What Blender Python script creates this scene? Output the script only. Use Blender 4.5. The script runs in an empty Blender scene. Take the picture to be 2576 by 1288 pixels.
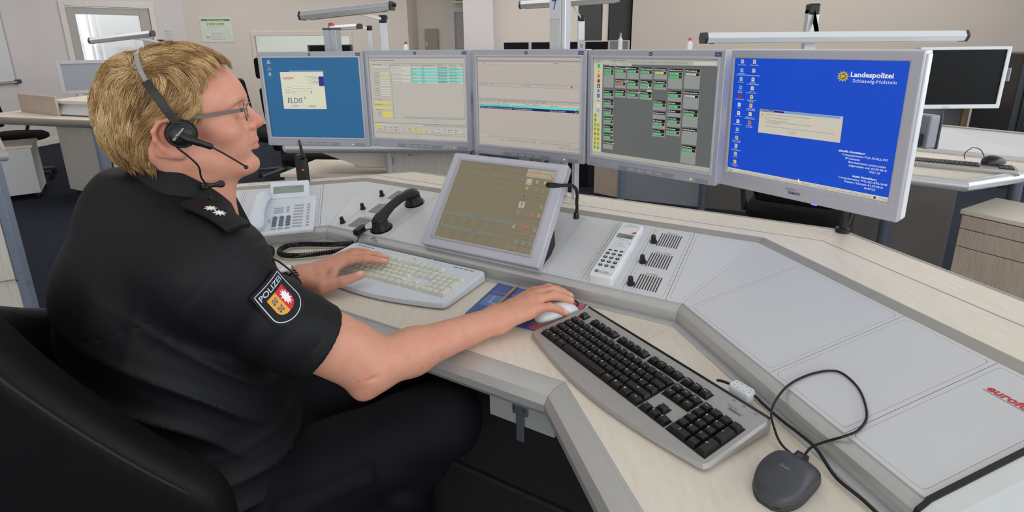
import bpy, bmesh, math, random
import numpy as np
from mathutils import Vector, Matrix
random.seed(7); np.random.seed(7)
SC = bpy.context.scene
COL = SC.collection
PI = math.pi

# ---------------------------------------------------------------- camera
CAM_H, PITCH, ROLL, FPX, CY = 1.37, .263, -.011, 1350., 471.
cam = bpy.data.cameras.new('camera'); cam_o = bpy.data.objects.new('camera', cam); COL.objects.link(cam_o)
cam.sensor_fit = 'HORIZONTAL'; cam.sensor_width = 36; cam.lens = 36*FPX/2576
cam.shift_y = -(644-CY)/2576; cam.clip_start = .02
_f = Vector((0, math.cos(PITCH), -math.sin(PITCH))); _u = Vector((0, math.sin(PITCH), math.cos(PITCH))); _r = Vector((1, 0, 0))
_x = _r*math.cos(ROLL)+_u*math.sin(ROLL); _y = -_r*math.sin(ROLL)+_u*math.cos(ROLL); _z = -_f
cam_o.matrix_world = Matrix(((_x.x, _y.x, _z.x, 0), (_x.y, _y.y, _z.y, 0), (_x.z, _y.z, _z.z, CAM_H), (0, 0, 0, 1)))
SC.camera = cam_o

# ---------------------------------------------------------------- world, lights, exposure
w = bpy.data.worlds.new('world'); SC.world = w; w.use_nodes = True
bg = w.node_tree.nodes['Background']; bg.inputs[0].default_value = (.93, .97, 1.0, 1); bg.inputs[1].default_value = 1.15
def area(name, loc, target, sx, sy, power, col):
    l = bpy.data.lights.new(name, 'AREA'); l.shape = 'RECTANGLE'; l.size = sx; l.size_y = sy; l.energy = power; l.color = col
    o = bpy.data.objects.new(name, l); COL.objects.link(o); o.location = loc
    o.rotation_euler = (Vector(target)-Vector(loc)).to_track_quat('-Z', 'Y').to_euler(); return o
area('fill_light_side', (6.5, .6, 2.0), (0, 1.4, .9), 7, 2.2, 180, (.90, .96, 1))  # unseen fill added for daylight from windows assumed at the right; none is built
area('fill_light_rear', (1.0, -4.6, 2.1), (0, 2, .9), 8, 2.2, 120, (1, .98, .95))  # unseen fill added behind the camera, standing in for assumed windows, none modelled
area('fill_light_far', (.5, 6.6, 3.05), (.5, 6.6, 0), 12, 4.5, 275, (1, .96, .91))  # unseen fill added overhead to brighten the back of the room
area('fill_light_near', (-.5, 1.2, 3.05), (-.5, 1.2, 0), 6, 4, 42, (1, .98, .95))  # unseen overhead fill added to lift the light on the desk
SC.view_settings.view_transform = 'Standard'; SC.view_settings.look = 'None'
SC.view_settings.exposure = -.08; SC.view_settings.gamma = 1.0; SC.view_settings.use_curve_mapping = False

# ---------------------------------------------------------------- materials
def lin(c):
    c = c/255.; return c/12.92 if c <= .04045 else ((c+.055)/1.055)**2.4
def rgb(r, g, b): return (lin(r), lin(g), lin(b), 1)
MATS = {}
def mat(name, col, rough=.5, metal=0., spec=.5, noise=0., nscale=40., bump=0., bscale=200., stretch=None, col2=None, coat=0., transm=0., emis=None, alpha=1., aniso=0., detail=4.):
    if name in MATS: return MATS[name]
    m = bpy.data.materials.new(name); m.use_nodes = True; nt = m.node_tree; b = nt.nodes['Principled BSDF']
    b.inputs['Base Color'].default_value = col; b.inputs['Roughness'].default_value = rough; b.inputs['Metallic'].default_value = metal
    b.inputs['Specular IOR Level'].default_value = spec; b.inputs['Coat Weight'].default_value = coat
    if transm: b.inputs['Transmission Weight'].default_value = transm
    if alpha < 1: b.inputs['Alpha'].default_value = alpha
    if emis: b.inputs['Emission Color'].default_value = emis[0]; b.inputs['Emission Strength'].default_value = emis[1]
    tc = nt.nodes.new('ShaderNodeTexCoord'); mp = nt.nodes.new('ShaderNodeMapping'); nt.links.new(tc.outputs['Object'], mp.inputs[0])
    if stretch: mp.inputs['Scale'].default_value = stretch
    nz = nt.nodes.new('ShaderNodeTexNoise'); nz.inputs['Scale'].default_value = nscale; nz.inputs['Detail'].default_value = detail
    nt.links.new(mp.outputs[0], nz.inputs[0])
    mx = nt.nodes.new('ShaderNodeMix'); mx.data_type = 'RGBA'
    c2 = col2 if col2 else tuple(min(1, x*(1-noise)) for x in col[:3])+(1,)
    mx.inputs[6].default_value = col; mx.inputs[7].default_value = c2
    rp = nt.nodes.new('ShaderNodeMapRange'); rp.inputs[1].default_value = .35; rp.inputs[2].default_value = .65
    nt.links.new(nz.outputs[0], rp.inputs[0]); nt.links.new(rp.outputs[0], mx.inputs[0])
    nt.links.new(mx.outputs[2], b.inputs['Base Color'])
    if bump:
        n2 = nt.nodes.new('ShaderNodeTexNoise'); n2.inputs['Scale'].default_value = bscale; nt.links.new(mp.outputs[0], n2.inputs[0])
        bp = nt.nodes.new('ShaderNodeBump'); bp.inputs['Strength'].default_value = bump; bp.inputs['Distance'].default_value = .002
        nt.links.new(n2.outputs[0], bp.inputs['Height']); nt.links.new(bp.outputs[0], b.inputs['Normal'])
    MATS[name] = m; return m
def attr_mat(name, emission=0., rough=.6, spec=.3):
    m = bpy.data.materials.new(name); m.use_nodes = True; nt = m.node_tree; b = nt.nodes['Principled BSDF']
    a = nt.nodes.new('ShaderNodeAttribute'); a.attribute_name = 'Col'
    b.inputs['Roughness'].default_value = rough; b.inputs['Specular IOR Level'].default_value = spec
    if emission:
        b.inputs['Base Color'].default_value = (.01, .01, .01, 1)
        nt.links.new(a.outputs[0], b.inputs['Emission Color']); b.inputs['Emission Strength'].default_value = emission
    else: nt.links.new(a.outputs[0], b.inputs['Base Color'])
    MATS[name] = m; return m
M_SCREEN = attr_mat('lit_screen', .9, .3, .2)
M_PRINT = attr_mat('print', 0, .6, .3)
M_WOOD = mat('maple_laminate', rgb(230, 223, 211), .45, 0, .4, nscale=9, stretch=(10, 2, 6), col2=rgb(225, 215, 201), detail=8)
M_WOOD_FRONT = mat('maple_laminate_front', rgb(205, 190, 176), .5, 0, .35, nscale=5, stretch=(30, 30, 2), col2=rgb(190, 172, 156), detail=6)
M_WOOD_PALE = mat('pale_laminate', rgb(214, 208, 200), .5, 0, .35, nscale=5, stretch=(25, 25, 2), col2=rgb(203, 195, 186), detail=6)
M_ALU = mat('brushed_aluminium', rgb(186, 186, 185), .36, .4, .5, noise=.03, nscale=80)
M_ALU_L = mat('anodised_aluminium', rgb(206, 208, 212), .35, .4, .5, noise=.05, nscale=60)
M_BEZEL_G = mat('console_trim_grey', rgb(170, 167, 160), .5, .25, .5, noise=.05)
M_PANEL = mat('console_panel_grey', rgb(212, 214, 218), .42, 0, .45, noise=.03, nscale=3)
M_GROOVE = mat('groove_dark', rgb(96, 98, 104), .7)
M_BLACK = mat('black_plastic', rgb(20, 20, 22), .45, 0, .5, noise=.2, bump=.15, bscale=600)
M_BLACK_G = mat('black_glossy', rgb(8, 8, 9), .18, 0, .5)
M_DARKGREY = mat('dark_grey_plastic', rgb(62, 64, 70), .42, 0, .5, noise=.08)
M_SILVER = mat('silver_plastic', rgb(172, 174, 184), .38, .2, .5, noise=.04)
M_SILVER_D = mat('silver_plastic_dull', rgb(146, 148, 158), .4, .2, .5, noise=.04)
M_SILVER_L = mat('light_silver_plastic', rgb(190, 190, 200), .4, .15, .5, noise=.03)
M_WHITE = mat('white_plastic', rgb(226, 230, 234), .4, 0, .5, noise=.02)
M_CREAM = mat('cream_keycap', rgb(222, 224, 214), .5, 0, .4, noise=.03)
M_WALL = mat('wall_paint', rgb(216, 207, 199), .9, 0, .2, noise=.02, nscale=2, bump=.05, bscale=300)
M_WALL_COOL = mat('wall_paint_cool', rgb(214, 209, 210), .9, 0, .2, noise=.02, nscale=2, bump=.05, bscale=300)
M_WALL_R = mat('wall_paint_shaded', rgb(196, 187, 179), .9, 0, .2, noise=.02, nscale=2, bump=.05, bscale=300)  # darker wall paint: the right wall's weaker light put into colour
M_CEIL = mat('ceiling_paint', rgb(235, 232, 226), .9, 0, .2)
M_CARPET = mat('carpet', rgb(50, 56, 68), .95, 0, .1, nscale=160, col2=rgb(33, 37, 46), bump=.6, bscale=500)
M_DOOR = mat('door_grey', rgb(176, 172, 170), .6, noise=.02)
M_DOORFRAME = mat('door_frame_white', rgb(222, 216, 210), .6, noise=.02)
M_METAL = mat('steel', rgb(170, 172, 178), .25, 1., .5, noise=.05)
M_BLUEPOLE = mat('anodised_pole', rgb(146, 156, 176), .3, .35, .5, noise=.05)
M_RED = mat('red_plastic', rgb(190, 40, 45), .35)
M_LEATHER = mat('black_leather', rgb(11, 11, 13), .58, 0, .22, noise=.2, nscale=30, bump=.15, bscale=350)
M_FABRIC_BLK = mat('black_fabric', rgb(17, 17, 19), .9, 0, .2, noise=.3, nscale=200, bump=.4, bscale=700)
M_CABLE = mat('black_cable', rgb(22, 22, 24), .45, 0, .4)
M_SHADE = mat('foot_space_shade', rgb(15, 16, 18), .9)

# ---------------------------------------------------------------- helpers
def link(o, parent=None):
    COL.objects.link(o)
    if parent is not None: o.parent = parent
    return o
def tag(o, label=None, cat=None, group=None, kind=None):
    if label: o['label'] = label
    if cat: o['category'] = cat
    if group: o['group'] = group
    if kind: o['kind'] = kind
    return o
def thing(name, label, cat, loc=(0, 0, 0), rz=0., group=None, mat4=None):
    o = bpy.data.objects.new(name, None); o.empty_display_size = .05; COL.objects.link(o)
    if mat4 is not None: o.matrix_world = mat4
    else: o.location = loc; o.rotation_euler = (0, 0, rz)
    return tag(o, label, cat, group)
def wm(o):
    m = o.matrix_basis.copy()
    return wm(o.parent) @ m if o.parent else m
class MB:
    def __init__(s): s.v = []; s.f = []
    def add(s, vs, fs):
        k = len(s.v); s.v += [tuple(map(float, p)) for p in vs]; s.f += [tuple(i+k for i in f) for f in fs]; return s
    def box(s, c, d, rz=0., m=None):
        x, y, z = d[0]/2, d[1]/2, d[2]/2
        vs = [Vector(p) for p in ((-x, -y, -z), (x, -y, -z), (x, y, -z), (-x, y, -z), (-x, -y, z), (x, -y, z), (x, y, z), (-x, y, z))]
        R = m if m is not None else Matrix.Rotation(rz, 3, 'Z')
        return s.add([R @ p+Vector(c) for p in vs], [(0, 3, 2, 1), (4, 5, 6, 7), (0, 1, 5, 4), (1, 2, 6, 5), (2, 3, 7, 6), (3, 0, 4, 7)])
    def b2(s, a, b): return s.box([(a[i]+b[i])/2 for i in range(3)], [abs(b[i]-a[i]) for i in range(3)])
    def prism(s, poly, z0, z1):
        n = len(poly); A = sum(poly[i][0]*poly[(i+1) % n][1]-poly[(i+1) % n][0]*poly[i][1] for i in range(n))
        if A < 0: poly = poly[::-1]
        return s.add([(p[0], p[1], z0) for p in poly]+[(p[0], p[1], z1) for p in poly],
                     [tuple(range(n))[::-1], tuple(range(n, 2*n))]+[(i, (i+1) % n, n+(i+1) % n, n+i) for i in range(n)])
    def loft(s, rings, closed=True, caps=True):
        n = len(rings[0]); k = len(s.v)
        for r in rings: s.v += [tuple(map(float, p)) for p in r]
        for a in range(len(rings)-1):
            for i in range(n if closed else n-1):
                j = (i+1) % n
                s.f.append((k+a*n+i, k+a*n+j, k+(a+1)*n+j, k+(a+1)*n+i))
        if caps and closed:
            s.f.append(tuple(k+i for i in range(n))[::-1]); s.f.append(tuple(k+(len(rings)-1)*n+i for i in range(n)))
        return s
    def tube(s, path, r, n=8, caps=True, flat=None):
        P = [Vector(p) for p in path]; R = r if isinstance(r, (list, tuple)) else [r]*len(P)
        T = [((P[min(i+1, len(P)-1)]-P[max(i-1, 0)]).normalized()) for i in range(len(P))]
        N = T[0].orthogonal().normalized(); rings = []
        for i, p in enumerate(P):
            N = (N-T[i]*N.dot(T[i]))
            if N.length < 1e-6: N = T[i].orthogonal()
            N.normalize(); B = T[i].cross(N)
            rings.append([p+(N*math.cos(a)+B*math.sin(a)*(flat or 1))*R[i] for a in [2*PI*k/n for k in range(n)]])
        return s.loft(rings, True, caps)
    def lathe(s, prof, n=20, c=(0, 0, 0), m=None):
        R = m if m is not None else Matrix.Identity(3)
        rings = [[R @ Vector((r*math.cos(2*PI*k/n), r*math.sin(2*PI*k/n), z))+Vector(c) for k in range(n)] for r, z in prof]
        return s.loft(rings)
    def sphere(s, c, r, n=12, sc=(1, 1, 1)):
        prof = [(max(1e-4, math.sin(PI*i/n)), -math.cos(PI*i/n)) for i in range(n+1)]
        rings = [[(c[0]+q*r*sc[0]*math.cos(2*PI*k/(2*n)), c[1]+q*r*sc[1]*math.sin(2*PI*k/(2*n)), c[2]+z*r*sc[2]) for k in range(2*n)] for q, z in prof]
        return s.loft(rings)
    def build(s, name, m, parent=None, smooth=False, bevel=0., seg=2, world=False, auto=None, loc=None, rot=None, mats=None):
        me = bpy.data.meshes.new(name); vs = s.v
        if world and parent is not None:
            inv = wm(parent).inverted(); vs = [tuple(inv @ Vector(p)) for p in vs]
        me.from_pydata(vs, [], s.f); me.update()
        if m is not None: me.materials.append(m)
        o = bpy.data.objects.new(name, me); link(o, parent)
        if loc is not None: o.location = loc
        if rot is not None: o.rotation_euler = rot
        if smooth: me.shade_smooth()
        if auto is not None: me.shade_smooth(); me.set_sharp_from_angle(angle=auto)
        if bevel:
            b = o.modifiers.new('bevel', 'BEVEL'); b.width = bevel; b.segments = seg; b.limit_method = 'ANGLE'; b.angle_limit = .6
            b.harden_normals = False
        return o
def box(name, c, d, m, parent=None, bevel=0., rz=0., world=False, seg=2): return MB().box(c, d, rz).build(name, m, parent, bevel=bevel, world=world, seg=seg)
def rrect(w, h, r, n=5, cx=0., cy=0.):
    P = []
    for (sx, sy, a0) in ((1, -1, -PI/2), (1, 1, 0), (-1, 1, PI/2), (-1, -1, PI)):
        for i in range(n+1):
            a = a0+PI/2*i/n; P.append((cx+sx*(w/2-r)+r*math.cos(a), cy+sy*(h/2-r)+r*math.sin(a)))
    return P
def spline(pts, n=8):
    P = [Vector(p) for p in pts]; out = []
    for i in range(len(P)-1):
        a, b, c, d = P[max(i-1, 0)], P[i], P[i+1], P[min(i+2, len(P)-1)]
        for k in range(n):
            t = k/n; out.append(.5*((2*b)+(c-a)*t+(2*a-5*b+4*c-d)*t*t+(3*b-a-3*c+d)*t**3))
    return out+[P[-1]]
_TXT = {}
def text2d(body, size=1., bold=0., shear=0., res=2):
    k = (body, bold, shear, res)
    if k not in _TXT:
        cu = bpy.data.curves.new('t', 'FONT'); cu.body = body; cu.size = 1; cu.offset = bold; cu.shear = shear; cu.resolution_u = res
        o = bpy.data.objects.new('t', cu); me = o.to_mesh()
        V = [(v.co.x, v.co.y) for v in me.vertices]; Fc = [tuple(p.vertices) for p in me.polygons]
        o.to_mesh_clear(); bpy.data.objects.remove(o); bpy.data.curves.remove(cu)
        xs = [p[0] for p in V] or [0]; _TXT[k] = (V, Fc, max(xs)-min(xs), min(xs))
    V, Fc, W, x0 = _TXT[k]
    return [((x-x0)*size, y*size) for x, y in V], Fc, W*size
class Print:
    """flat print in its own plane: x right, y DOWN, in units of a nominal size mapped to (w, h) metres"""
    def __init__(s, nw, nh, w, h): s.nw, s.nh, s.w, s.h = nw, nh, w, h; s.v = []; s.f = []; s.c = []; s.lay = 0
    def poly(s, pts, col, lay=None):
        k = len(s.v); L = s.lay if lay is None else lay
        s.v += [(p[0], p[1], L) for p in pts]; s.f.append(tuple(range(k, k+len(pts)))); s.c += [col]*len(pts)
    def rect(s, x, y, w, h, col, lay=None): s.poly([(x, y+h), (x+w, y+h), (x+w, y), (x, y)], col, lay)
    def frame(s, x, y, w, h, t, col, lay=None):
        for a in ((x, y, w, t), (x, y+h-t, w, t), (x, y+t, t, h-2*t), (x+w-t, y+t, t, h-2*t)): s.rect(*a, col, lay)
    def line(s, x0, y0, x1, y1, t, col, lay=None):
        d = math.hypot(x1-x0, y1-y0) or 1; nx, ny = -(y1-y0)/d*t/2, (x1-x0)/d*t/2
        s.poly([(x0-nx, y0-ny), (x1-nx, y1-ny), (x1+nx, y1+ny), (x0+nx, y0+ny)][::-1], col, lay)
    def disc(s, x, y, r, col, n=14, lay=None, ry=None): s.poly([(x+r*math.cos(-2*PI*i/n), y+(ry or r)*math.sin(-2*PI*i/n)) for i in range(n)], col, lay)
    def text(s, x, y, body, size, col, align='l', bold=0., shear=0., lay=None, rot=0., sq=1.):
        V, F, W = text2d(body, size, bold, shear)
        ox = {'l': 0, 'c': -W/2, 'r': -W}[align]*sq; k = len(s.v); L = s.lay if lay is None else lay
        ca, sa = math.cos(rot), math.sin(rot)
        for a, b in V:
            px, py = a*sq+ox, -b; s.v.append((x+px*ca-py*sa, y+px*sa+py*ca, L))
        s.f += [tuple(i+k for i in f) for f in F]; s.c += [col]*len(V)
    def build(s, name, parent, m, M=None, eps=.00025):
        """local frame: x right, z up, facing -y, origin at the centre of the area"""
        vs = [((x/s.nw-.5)*s.w, -L*eps, (.5-y/s.nh)*s.h) for x, y, L in s.v]
        if M is not None: vs = [tuple(M @ Vector(p)) for p in vs]
        me = bpy.data.meshes.new(name); me.from_pydata(vs, [], s.f)
        at = me.color_attributes.new('Col', 'FLOAT_COLOR', 'POINT')
        at.data.foreach_set('color', np.array([rgb(*c) for c in s.c], dtype=np.float32).ravel())
        me.materials.append(m); o = bpy.data.objects.new(name, me); return link(o, parent)
def copy_tree(o, parent=None):
    c = o.copy(); COL.objects.link(c)
    if parent is not None: c.parent = parent
    for ch in list(o.children): copy_tree(ch, c)
    return c
# ================================================================ the room
def struct(o): o['kind'] = 'structure'; return o
struct(MB().prism([(-8.2, -4.2), (10.2, -4.2), (10.2, 11.6), (-8.2, 11.6)], -.06, 0).build('floor', M_CARPET))
struct(MB().prism([(-8.2, -4.2), (10.2, -4.2), (10.2, 11.6), (-8.2, 11.6)], 3.1, 3.2).build('ceiling', M_CEIL))
def wallseg(name, a, b, m, z0=0., z1=3.1, t=.12, holes=()):
    """wall box whose inner face runs a->b, room on the right-hand side; holes = (s0, s1, z0, z1)"""
    a, b = Vector((a[0], a[1], 0)), Vector((b[0], b[1], 0)); d = (b-a); L = d.length; d.normalize(); n = Vector((-d.y, d.x, 0))
    mb = MB()
    def blk(s0, s1, q0, q1):
        if s1-s0 > 1e-4 and q1-q0 > 1e-4: mb.prism([tuple((a+d*s0))[:2], tuple((a+d*s1))[:2], tuple((a+d*s1+n*t))[:2], tuple((a+d*s0+n*t))[:2]], q0, q1)
    s = 0.
    for (h0, h1, q0, q1) in holes: blk(s, h0, z0, z1); blk(h0, h1, z0, q0); blk(h0, h1, q1, z1); s = h1
    blk(s, L, z0, z1)
    return struct(mb.build(name, m))
P0, P1, P2, P3 = (-7.4, 3.0), (-6.75, 8.0), (-5.45, 9.4), (-1.9, 10.4)
wallseg('wall_left', (-7.9, -.5), P1, M_WALL_COOL)
def frame_on(a, b):
    a = Vector((a[0], a[1], 0)); d = Vector((b[0], b[1], 0))-a; d.normalize()
    n = Vector((d.y, -d.x, 0))          # into the room
    return Matrix(((d.x, -n.x, 0, a.x), (d.y, -n.y, 0, a.y), (0, 0, 1, 0), (0, 0, 0, 1)))   # local x along wall, -y into the room
FB, FC = frame_on(P1, P2), frame_on(P2, P3)
wallseg('wall_back_left', P1, P2, M_WALL_COOL, holes=((.33, 1.45, 0, 1.99),))
wallseg('wall_back', P2, P3, M_WALL, holes=((1.05, 2.62, 1.0, 1.53),))
wallseg('wall_recess_side', P3, (-1.8, 10.9), M_WALL)
wallseg('wall_recess', (-1.8, 10.9), (-.7, 10.9), M_WALL, holes=((.6, 1.04, 0, 2.02),))
struct(MB().b2((-.80, 9.6, 0), (-.29, 11.0, 3.1)).build('wall_pillar', M_WALL_COOL))
wallseg('wall_middle', (-.29, 9.9), (1.2, 9.9), M_WALL)
struct(MB().b2((1.63, 9.9, 0), (1.73, 10.1, 3.1)).build('wall_jamb', M_WALL))
struct(MB().b2((1.1, 10.9, 0), (2.4, 11.0, 3.1)).build('wall_passage', mat('passage_dark', rgb(26, 26, 28), .8)))  # unlit room behind the openings, its darkness put into the colour
struct(MB().b2((1.74, 9.86, 0), (2.12, 9.98, 3.0)).build('doorway_3', mat('doorway_shade', rgb(38, 38, 41), .6)))  # near-black sheet across the opening, painting the dark inside
struct(MB().b2((1.21, 9.95, 0), (1.62, 10.02, 3.0)).build('doorway_4', mat('doorway_shade_deep', rgb(13, 13, 15), .3)))  # black sheet in the opening, painted for the unlit room behind
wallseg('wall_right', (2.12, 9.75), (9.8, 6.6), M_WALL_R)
for nm, a, b in (('baseboard_left', (-7.9, -.5), P1), ('baseboard_back', P2, P3)):
    F = frame_on(a, b); L = (Vector(a)-Vector(b)).length
    struct(MB().b2((0, -.015, 0), (L, -.001, .08)).build(nm, M_DOORFRAME)).matrix_world = F
F = frame_on(P1, P2); struct(MB().b2((0, -.015, 0), (.28, -.001, .08)).build('baseboard_back_left', M_DOORFRAME)).matrix_world = F
# glazed door in the angled back wall
d1 = struct(bpy.data.objects.new('door_1', None)); COL.objects.link(d1); d1.matrix_world = FB
mb = MB()
for a, b in (((.29, -.03, 0), (.36, .10, 2.03)), ((1.42, -.03, 0), (1.49, .10, 2.03)), ((.36, -.03, 1.96), (1.42, .10, 2.03))): mb.b2(a, b)
mb.build('door_frame', M_DOORFRAME, d1, bevel=.004)
mb = MB()
for a, b in (((.365, .0, .01), (.47, .05, 1.95)), ((1.28, .0, .01), (1.415, .05, 1.95)), ((.47, .0, 1.85), (1.28, .05, 1.95)), ((.47, .0, .01), (1.28, .05, 1.17))): mb.b2(a, b)
mb.build('door_leaf', M_DOOR, d1, bevel=.003)
M_GLASS = mat('clear_glass', (1, 1, 1, 1), .0, 0, .5, transm=1., alpha=.35)
MB().b2((.47, .02, 1.17), (1.28, .03, 1.85)).build('pane', M_GLASS, d1)
MB().box((.42, -.03, 1.02), (.09, .02, .02)).box((.385, -.015, 1.02), (.02, .04, .05)).build('door_handle', M_METAL, d1, bevel=.003)
# what is seen through that door: a sunlit room with a window
mb = MB()
for a_, b_ in (((.0, 1.6, .0), (.40, 1.66, 3.0)), ((.95, 1.6, .0), (2.1, 1.66, 3.0)), ((.40, 1.6, .0), (.95, 1.66, .95)), ((.40, 1.6, 2.6), (.95, 1.66, 3.0))): mb.b2(a_, b_)
struct(mb.build('wall_beyond', mat('sunlit_room', rgb(236, 240, 240), .9))).matrix_world = FB
wl = thing('sunlit_window', 'bright sunlit window frame seen through the glazed door', 'window', mat4=FB)
for i in range(3): MB().b2((.44+.22*i, 1.60, .95), (.47+.22*i, 1.64, 2.6)).build('mullion', M_DOORFRAME, wl)
for i in range(3): MB().b2((.41, 1.55, 1.0+.06*i), (1.0, 1.58, 1.022+.06*i)).build('blind_slat', M_WHITE, wl)
q = FB @ Vector((1.1, .9, 2.9)); area('neighbour_fill_left', q, q-Vector((0, 0, 1)), 1.2, .8, 14, (1, 1, 1))  # unseen fill light added to brighten the room behind the door
# pass-through window in the back wall
w1 = struct(bpy.data.objects.new('window_1', None)); COL.objects.link(w1); w1.matrix_world = FC
mb = MB()
for a, b in (((.99, -.02, 1.53), (2.68, .1, 1.60)), ((.99, -.02, .94), (2.68, .1, 1.0)), ((.99, -.02, 1.0), (1.05, .1, 1.53)), ((2.62, -.02, 1.0), (2.68, .1, 1.53))): mb.b2(a, b)
mb.build('window_frame', M_WALL, w1, bevel=.004)
MB().b2((1.05, .04, 1.0), (2.62, .05, 1.53)).build('pane', M_GLASS, w1)
struct(MB().b2((.4, 1.5, 0), (2.75, 1.56, 3.0)).build('wall_next_room', mat('next_room_pale', rgb(232, 240, 232), .9))).matrix_world = FC
struct(MB().b2((2.76, .7, 0), (3.6, .76, 3.0)).build('wall_next_room_side', mat('next_room_white', rgb(236, 236, 240), .9))).matrix_world = FC
q = FC @ Vector((1.9, .55, 2.9)); area('neighbour_fill', q, FC @ Vector((1.9, 1.2, 1.0)), 2.0, .6, 15, (1, 1, .98))  # unseen fill added to brighten the room behind the pass-through
# second door, in the recess
d2 = struct(bpy.data.objects.new('door_2', None)); COL.objects.link(d2); d2.location = (-1.8, 10.9, 0)
MB().b2((.59, -.02, 0), (.72, .11, 2.03)).b2((.72, -.02, 1.97), (1.05, .11, 2.03)).build('door_frame', M_WALL_COOL, d2, bevel=.004)
MB().b2((.725, .03, 0), (1.04, .07, 1.965)).build('door_leaf', M_DOOR, d2)
# whiteboard on the left wall
FA = frame_on((-7.9, -.5), P1); offA = (Vector(P1)-Vector((-7.9, -.5))).length-.47
wbd = thing('whiteboard', 'white marker board with grey metal frame on the left wall', 'whiteboard', mat4=FA)
MB().b2((offA-1.5, -.014, .94), (offA-.012, -.002, 2.1)).build('board', mat('board_white', rgb(214, 216, 222), .25), wbd)
mb = MB().b2((offA-1.5, -.02, 2.1), (offA, -.001, 2.115)).b2((offA-.012, -.02, .94), (offA, -.001, 2.1))
mb.build('frame', M_ALU, wbd)
MB().b2((offA-1.5, -.05, .91), (offA-.02, -.001, .935)).build('pen_tray', M_ALU, wbd, bevel=.003)
MB().b2((offA-.03, -.055, .90), (offA+.03, -.001, .955)).build('corner_cap', M_DARKGREY, wbd, bevel=.004)
# evacuation plan
ev = thing('evacuation_plan', 'framed evacuation plan with green heading on the back wall', 'poster', mat4=FC @ Matrix.Translation((.475, -.006, 1.635)))
MB().b2((-.245, -.004, -.2), (.245, .004, .2)).build('backing', mat('plan_paper', rgb(208, 214, 206), .3, coat=.5), ev, bevel=.002)
p = Print(100, 80, .47, .38); G = (70, 150, 84)
p.rect(3, 3, 94, 7, G); p.text(50, 8.4, 'Flucht- und Rettungsplan', 5.5, (235, 240, 235), 'c', lay=1)
for x, c in ((18, (170, 190, 120)), (28, (140, 180, 70)), (38, (200, 150, 90)), (48, (200, 180, 120)), (58, (140, 180, 70)), (68, (190, 130, 130))): p.rect(x, 17, 9, 5, c); p.rect(x+2, 22, 4, 5, (170, 200, 150))
p.line(22, 28, 75, 30, .6, (150, 165, 160)); p.line(78, 22, 82, 45, .8, (150, 175, 160)); p.line(12, 34, 60, 36, .5, (190, 196, 190))
p.frame(30, 50, 22, 24, 1, (206, 140, 130)); p.frame(54, 50, 22, 24, 1, (150, 190, 160)); p.rect(12, 62, 12, 7, (196, 170, 165)); p.line(86, 30, 90, 70, .8, (200, 150, 140))
for k in range(5): p.rect(33, 54+4*k, 15-k, 1, (200, 175, 165)); p.rect(57, 54+4*k, 14-k, 1, (165, 185, 170))
p.build('plan_print', ev, M_PRINT, Matrix.Translation((0, -.0045, 0)))
# small notice, fuse box, exit sign
nt = thing('notice_sheet', 'small white notice sheet pinned beside the glazed door', 'notice', mat4=FB @ Matrix.Translation((1.66, -.004, 1.565)))
MB().b2((-.07, -.002, -.075), (.07, .002, .075)).build('paper', mat('paper_white', rgb(206, 206, 210), .8), nt)
p = Print(10, 10, .13, .14)
for k in range(4): p.rect(1, 2+1.8*k, 7-(k % 2)*2, .35, (150, 150, 160))
p.rect(.8, .8, 1.6, .8, (110, 116, 128)); p.build('notice_print', nt, M_PRINT, Matrix.Translation((0, -.0025, 0)))
fb = thing('fuse_box', 'flat olive metal fuse box on the recess wall', 'fuse box', loc=(-1.53, 10.86, 0))
MB().b2((-.125, -.03, .9), (.125, .03, 1.65)).build('housing', mat('olive_metal', rgb(150, 146, 124), .5), fb, bevel=.006)
MB().b2((-.11, -.036, .915), (.11, -.03, 1.635)).build('lid', MATS['olive_metal'], fb, bevel=.002)
MB().b2((-.115, -.045, 1.33), (-.085, -.036, 1.40)).build('latch', M_METAL, fb, bevel=.003)
es = thing('exit_sign', 'green emergency exit sign hanging above the recess door', 'sign', loc=(-1.0, 10.7, 2.2))
MB().b2((-.09, -.02, -.09), (.13, .02, .09)).build('sign_body', mat('sign_cream', rgb(226, 226, 190), .5), es, bevel=.004)
p = Print(22, 18, .22, .18); p.rect(1, 1, 20, 14, (60, 140, 84)); p.rect(2.4, 9.5, 5, 4.5, (220, 232, 215), 1); p.disc(5, 7.3, 1.3, (220, 232, 215), lay=1); p.poly([(12, 4), (17, 4), (17, 11), (14.5, 14), (12, 11)][::-1], (220, 232, 215), 1)
p.build('sign_print', es, M_PRINT, Matrix.Translation((.02, -.0205, 0)))

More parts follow.
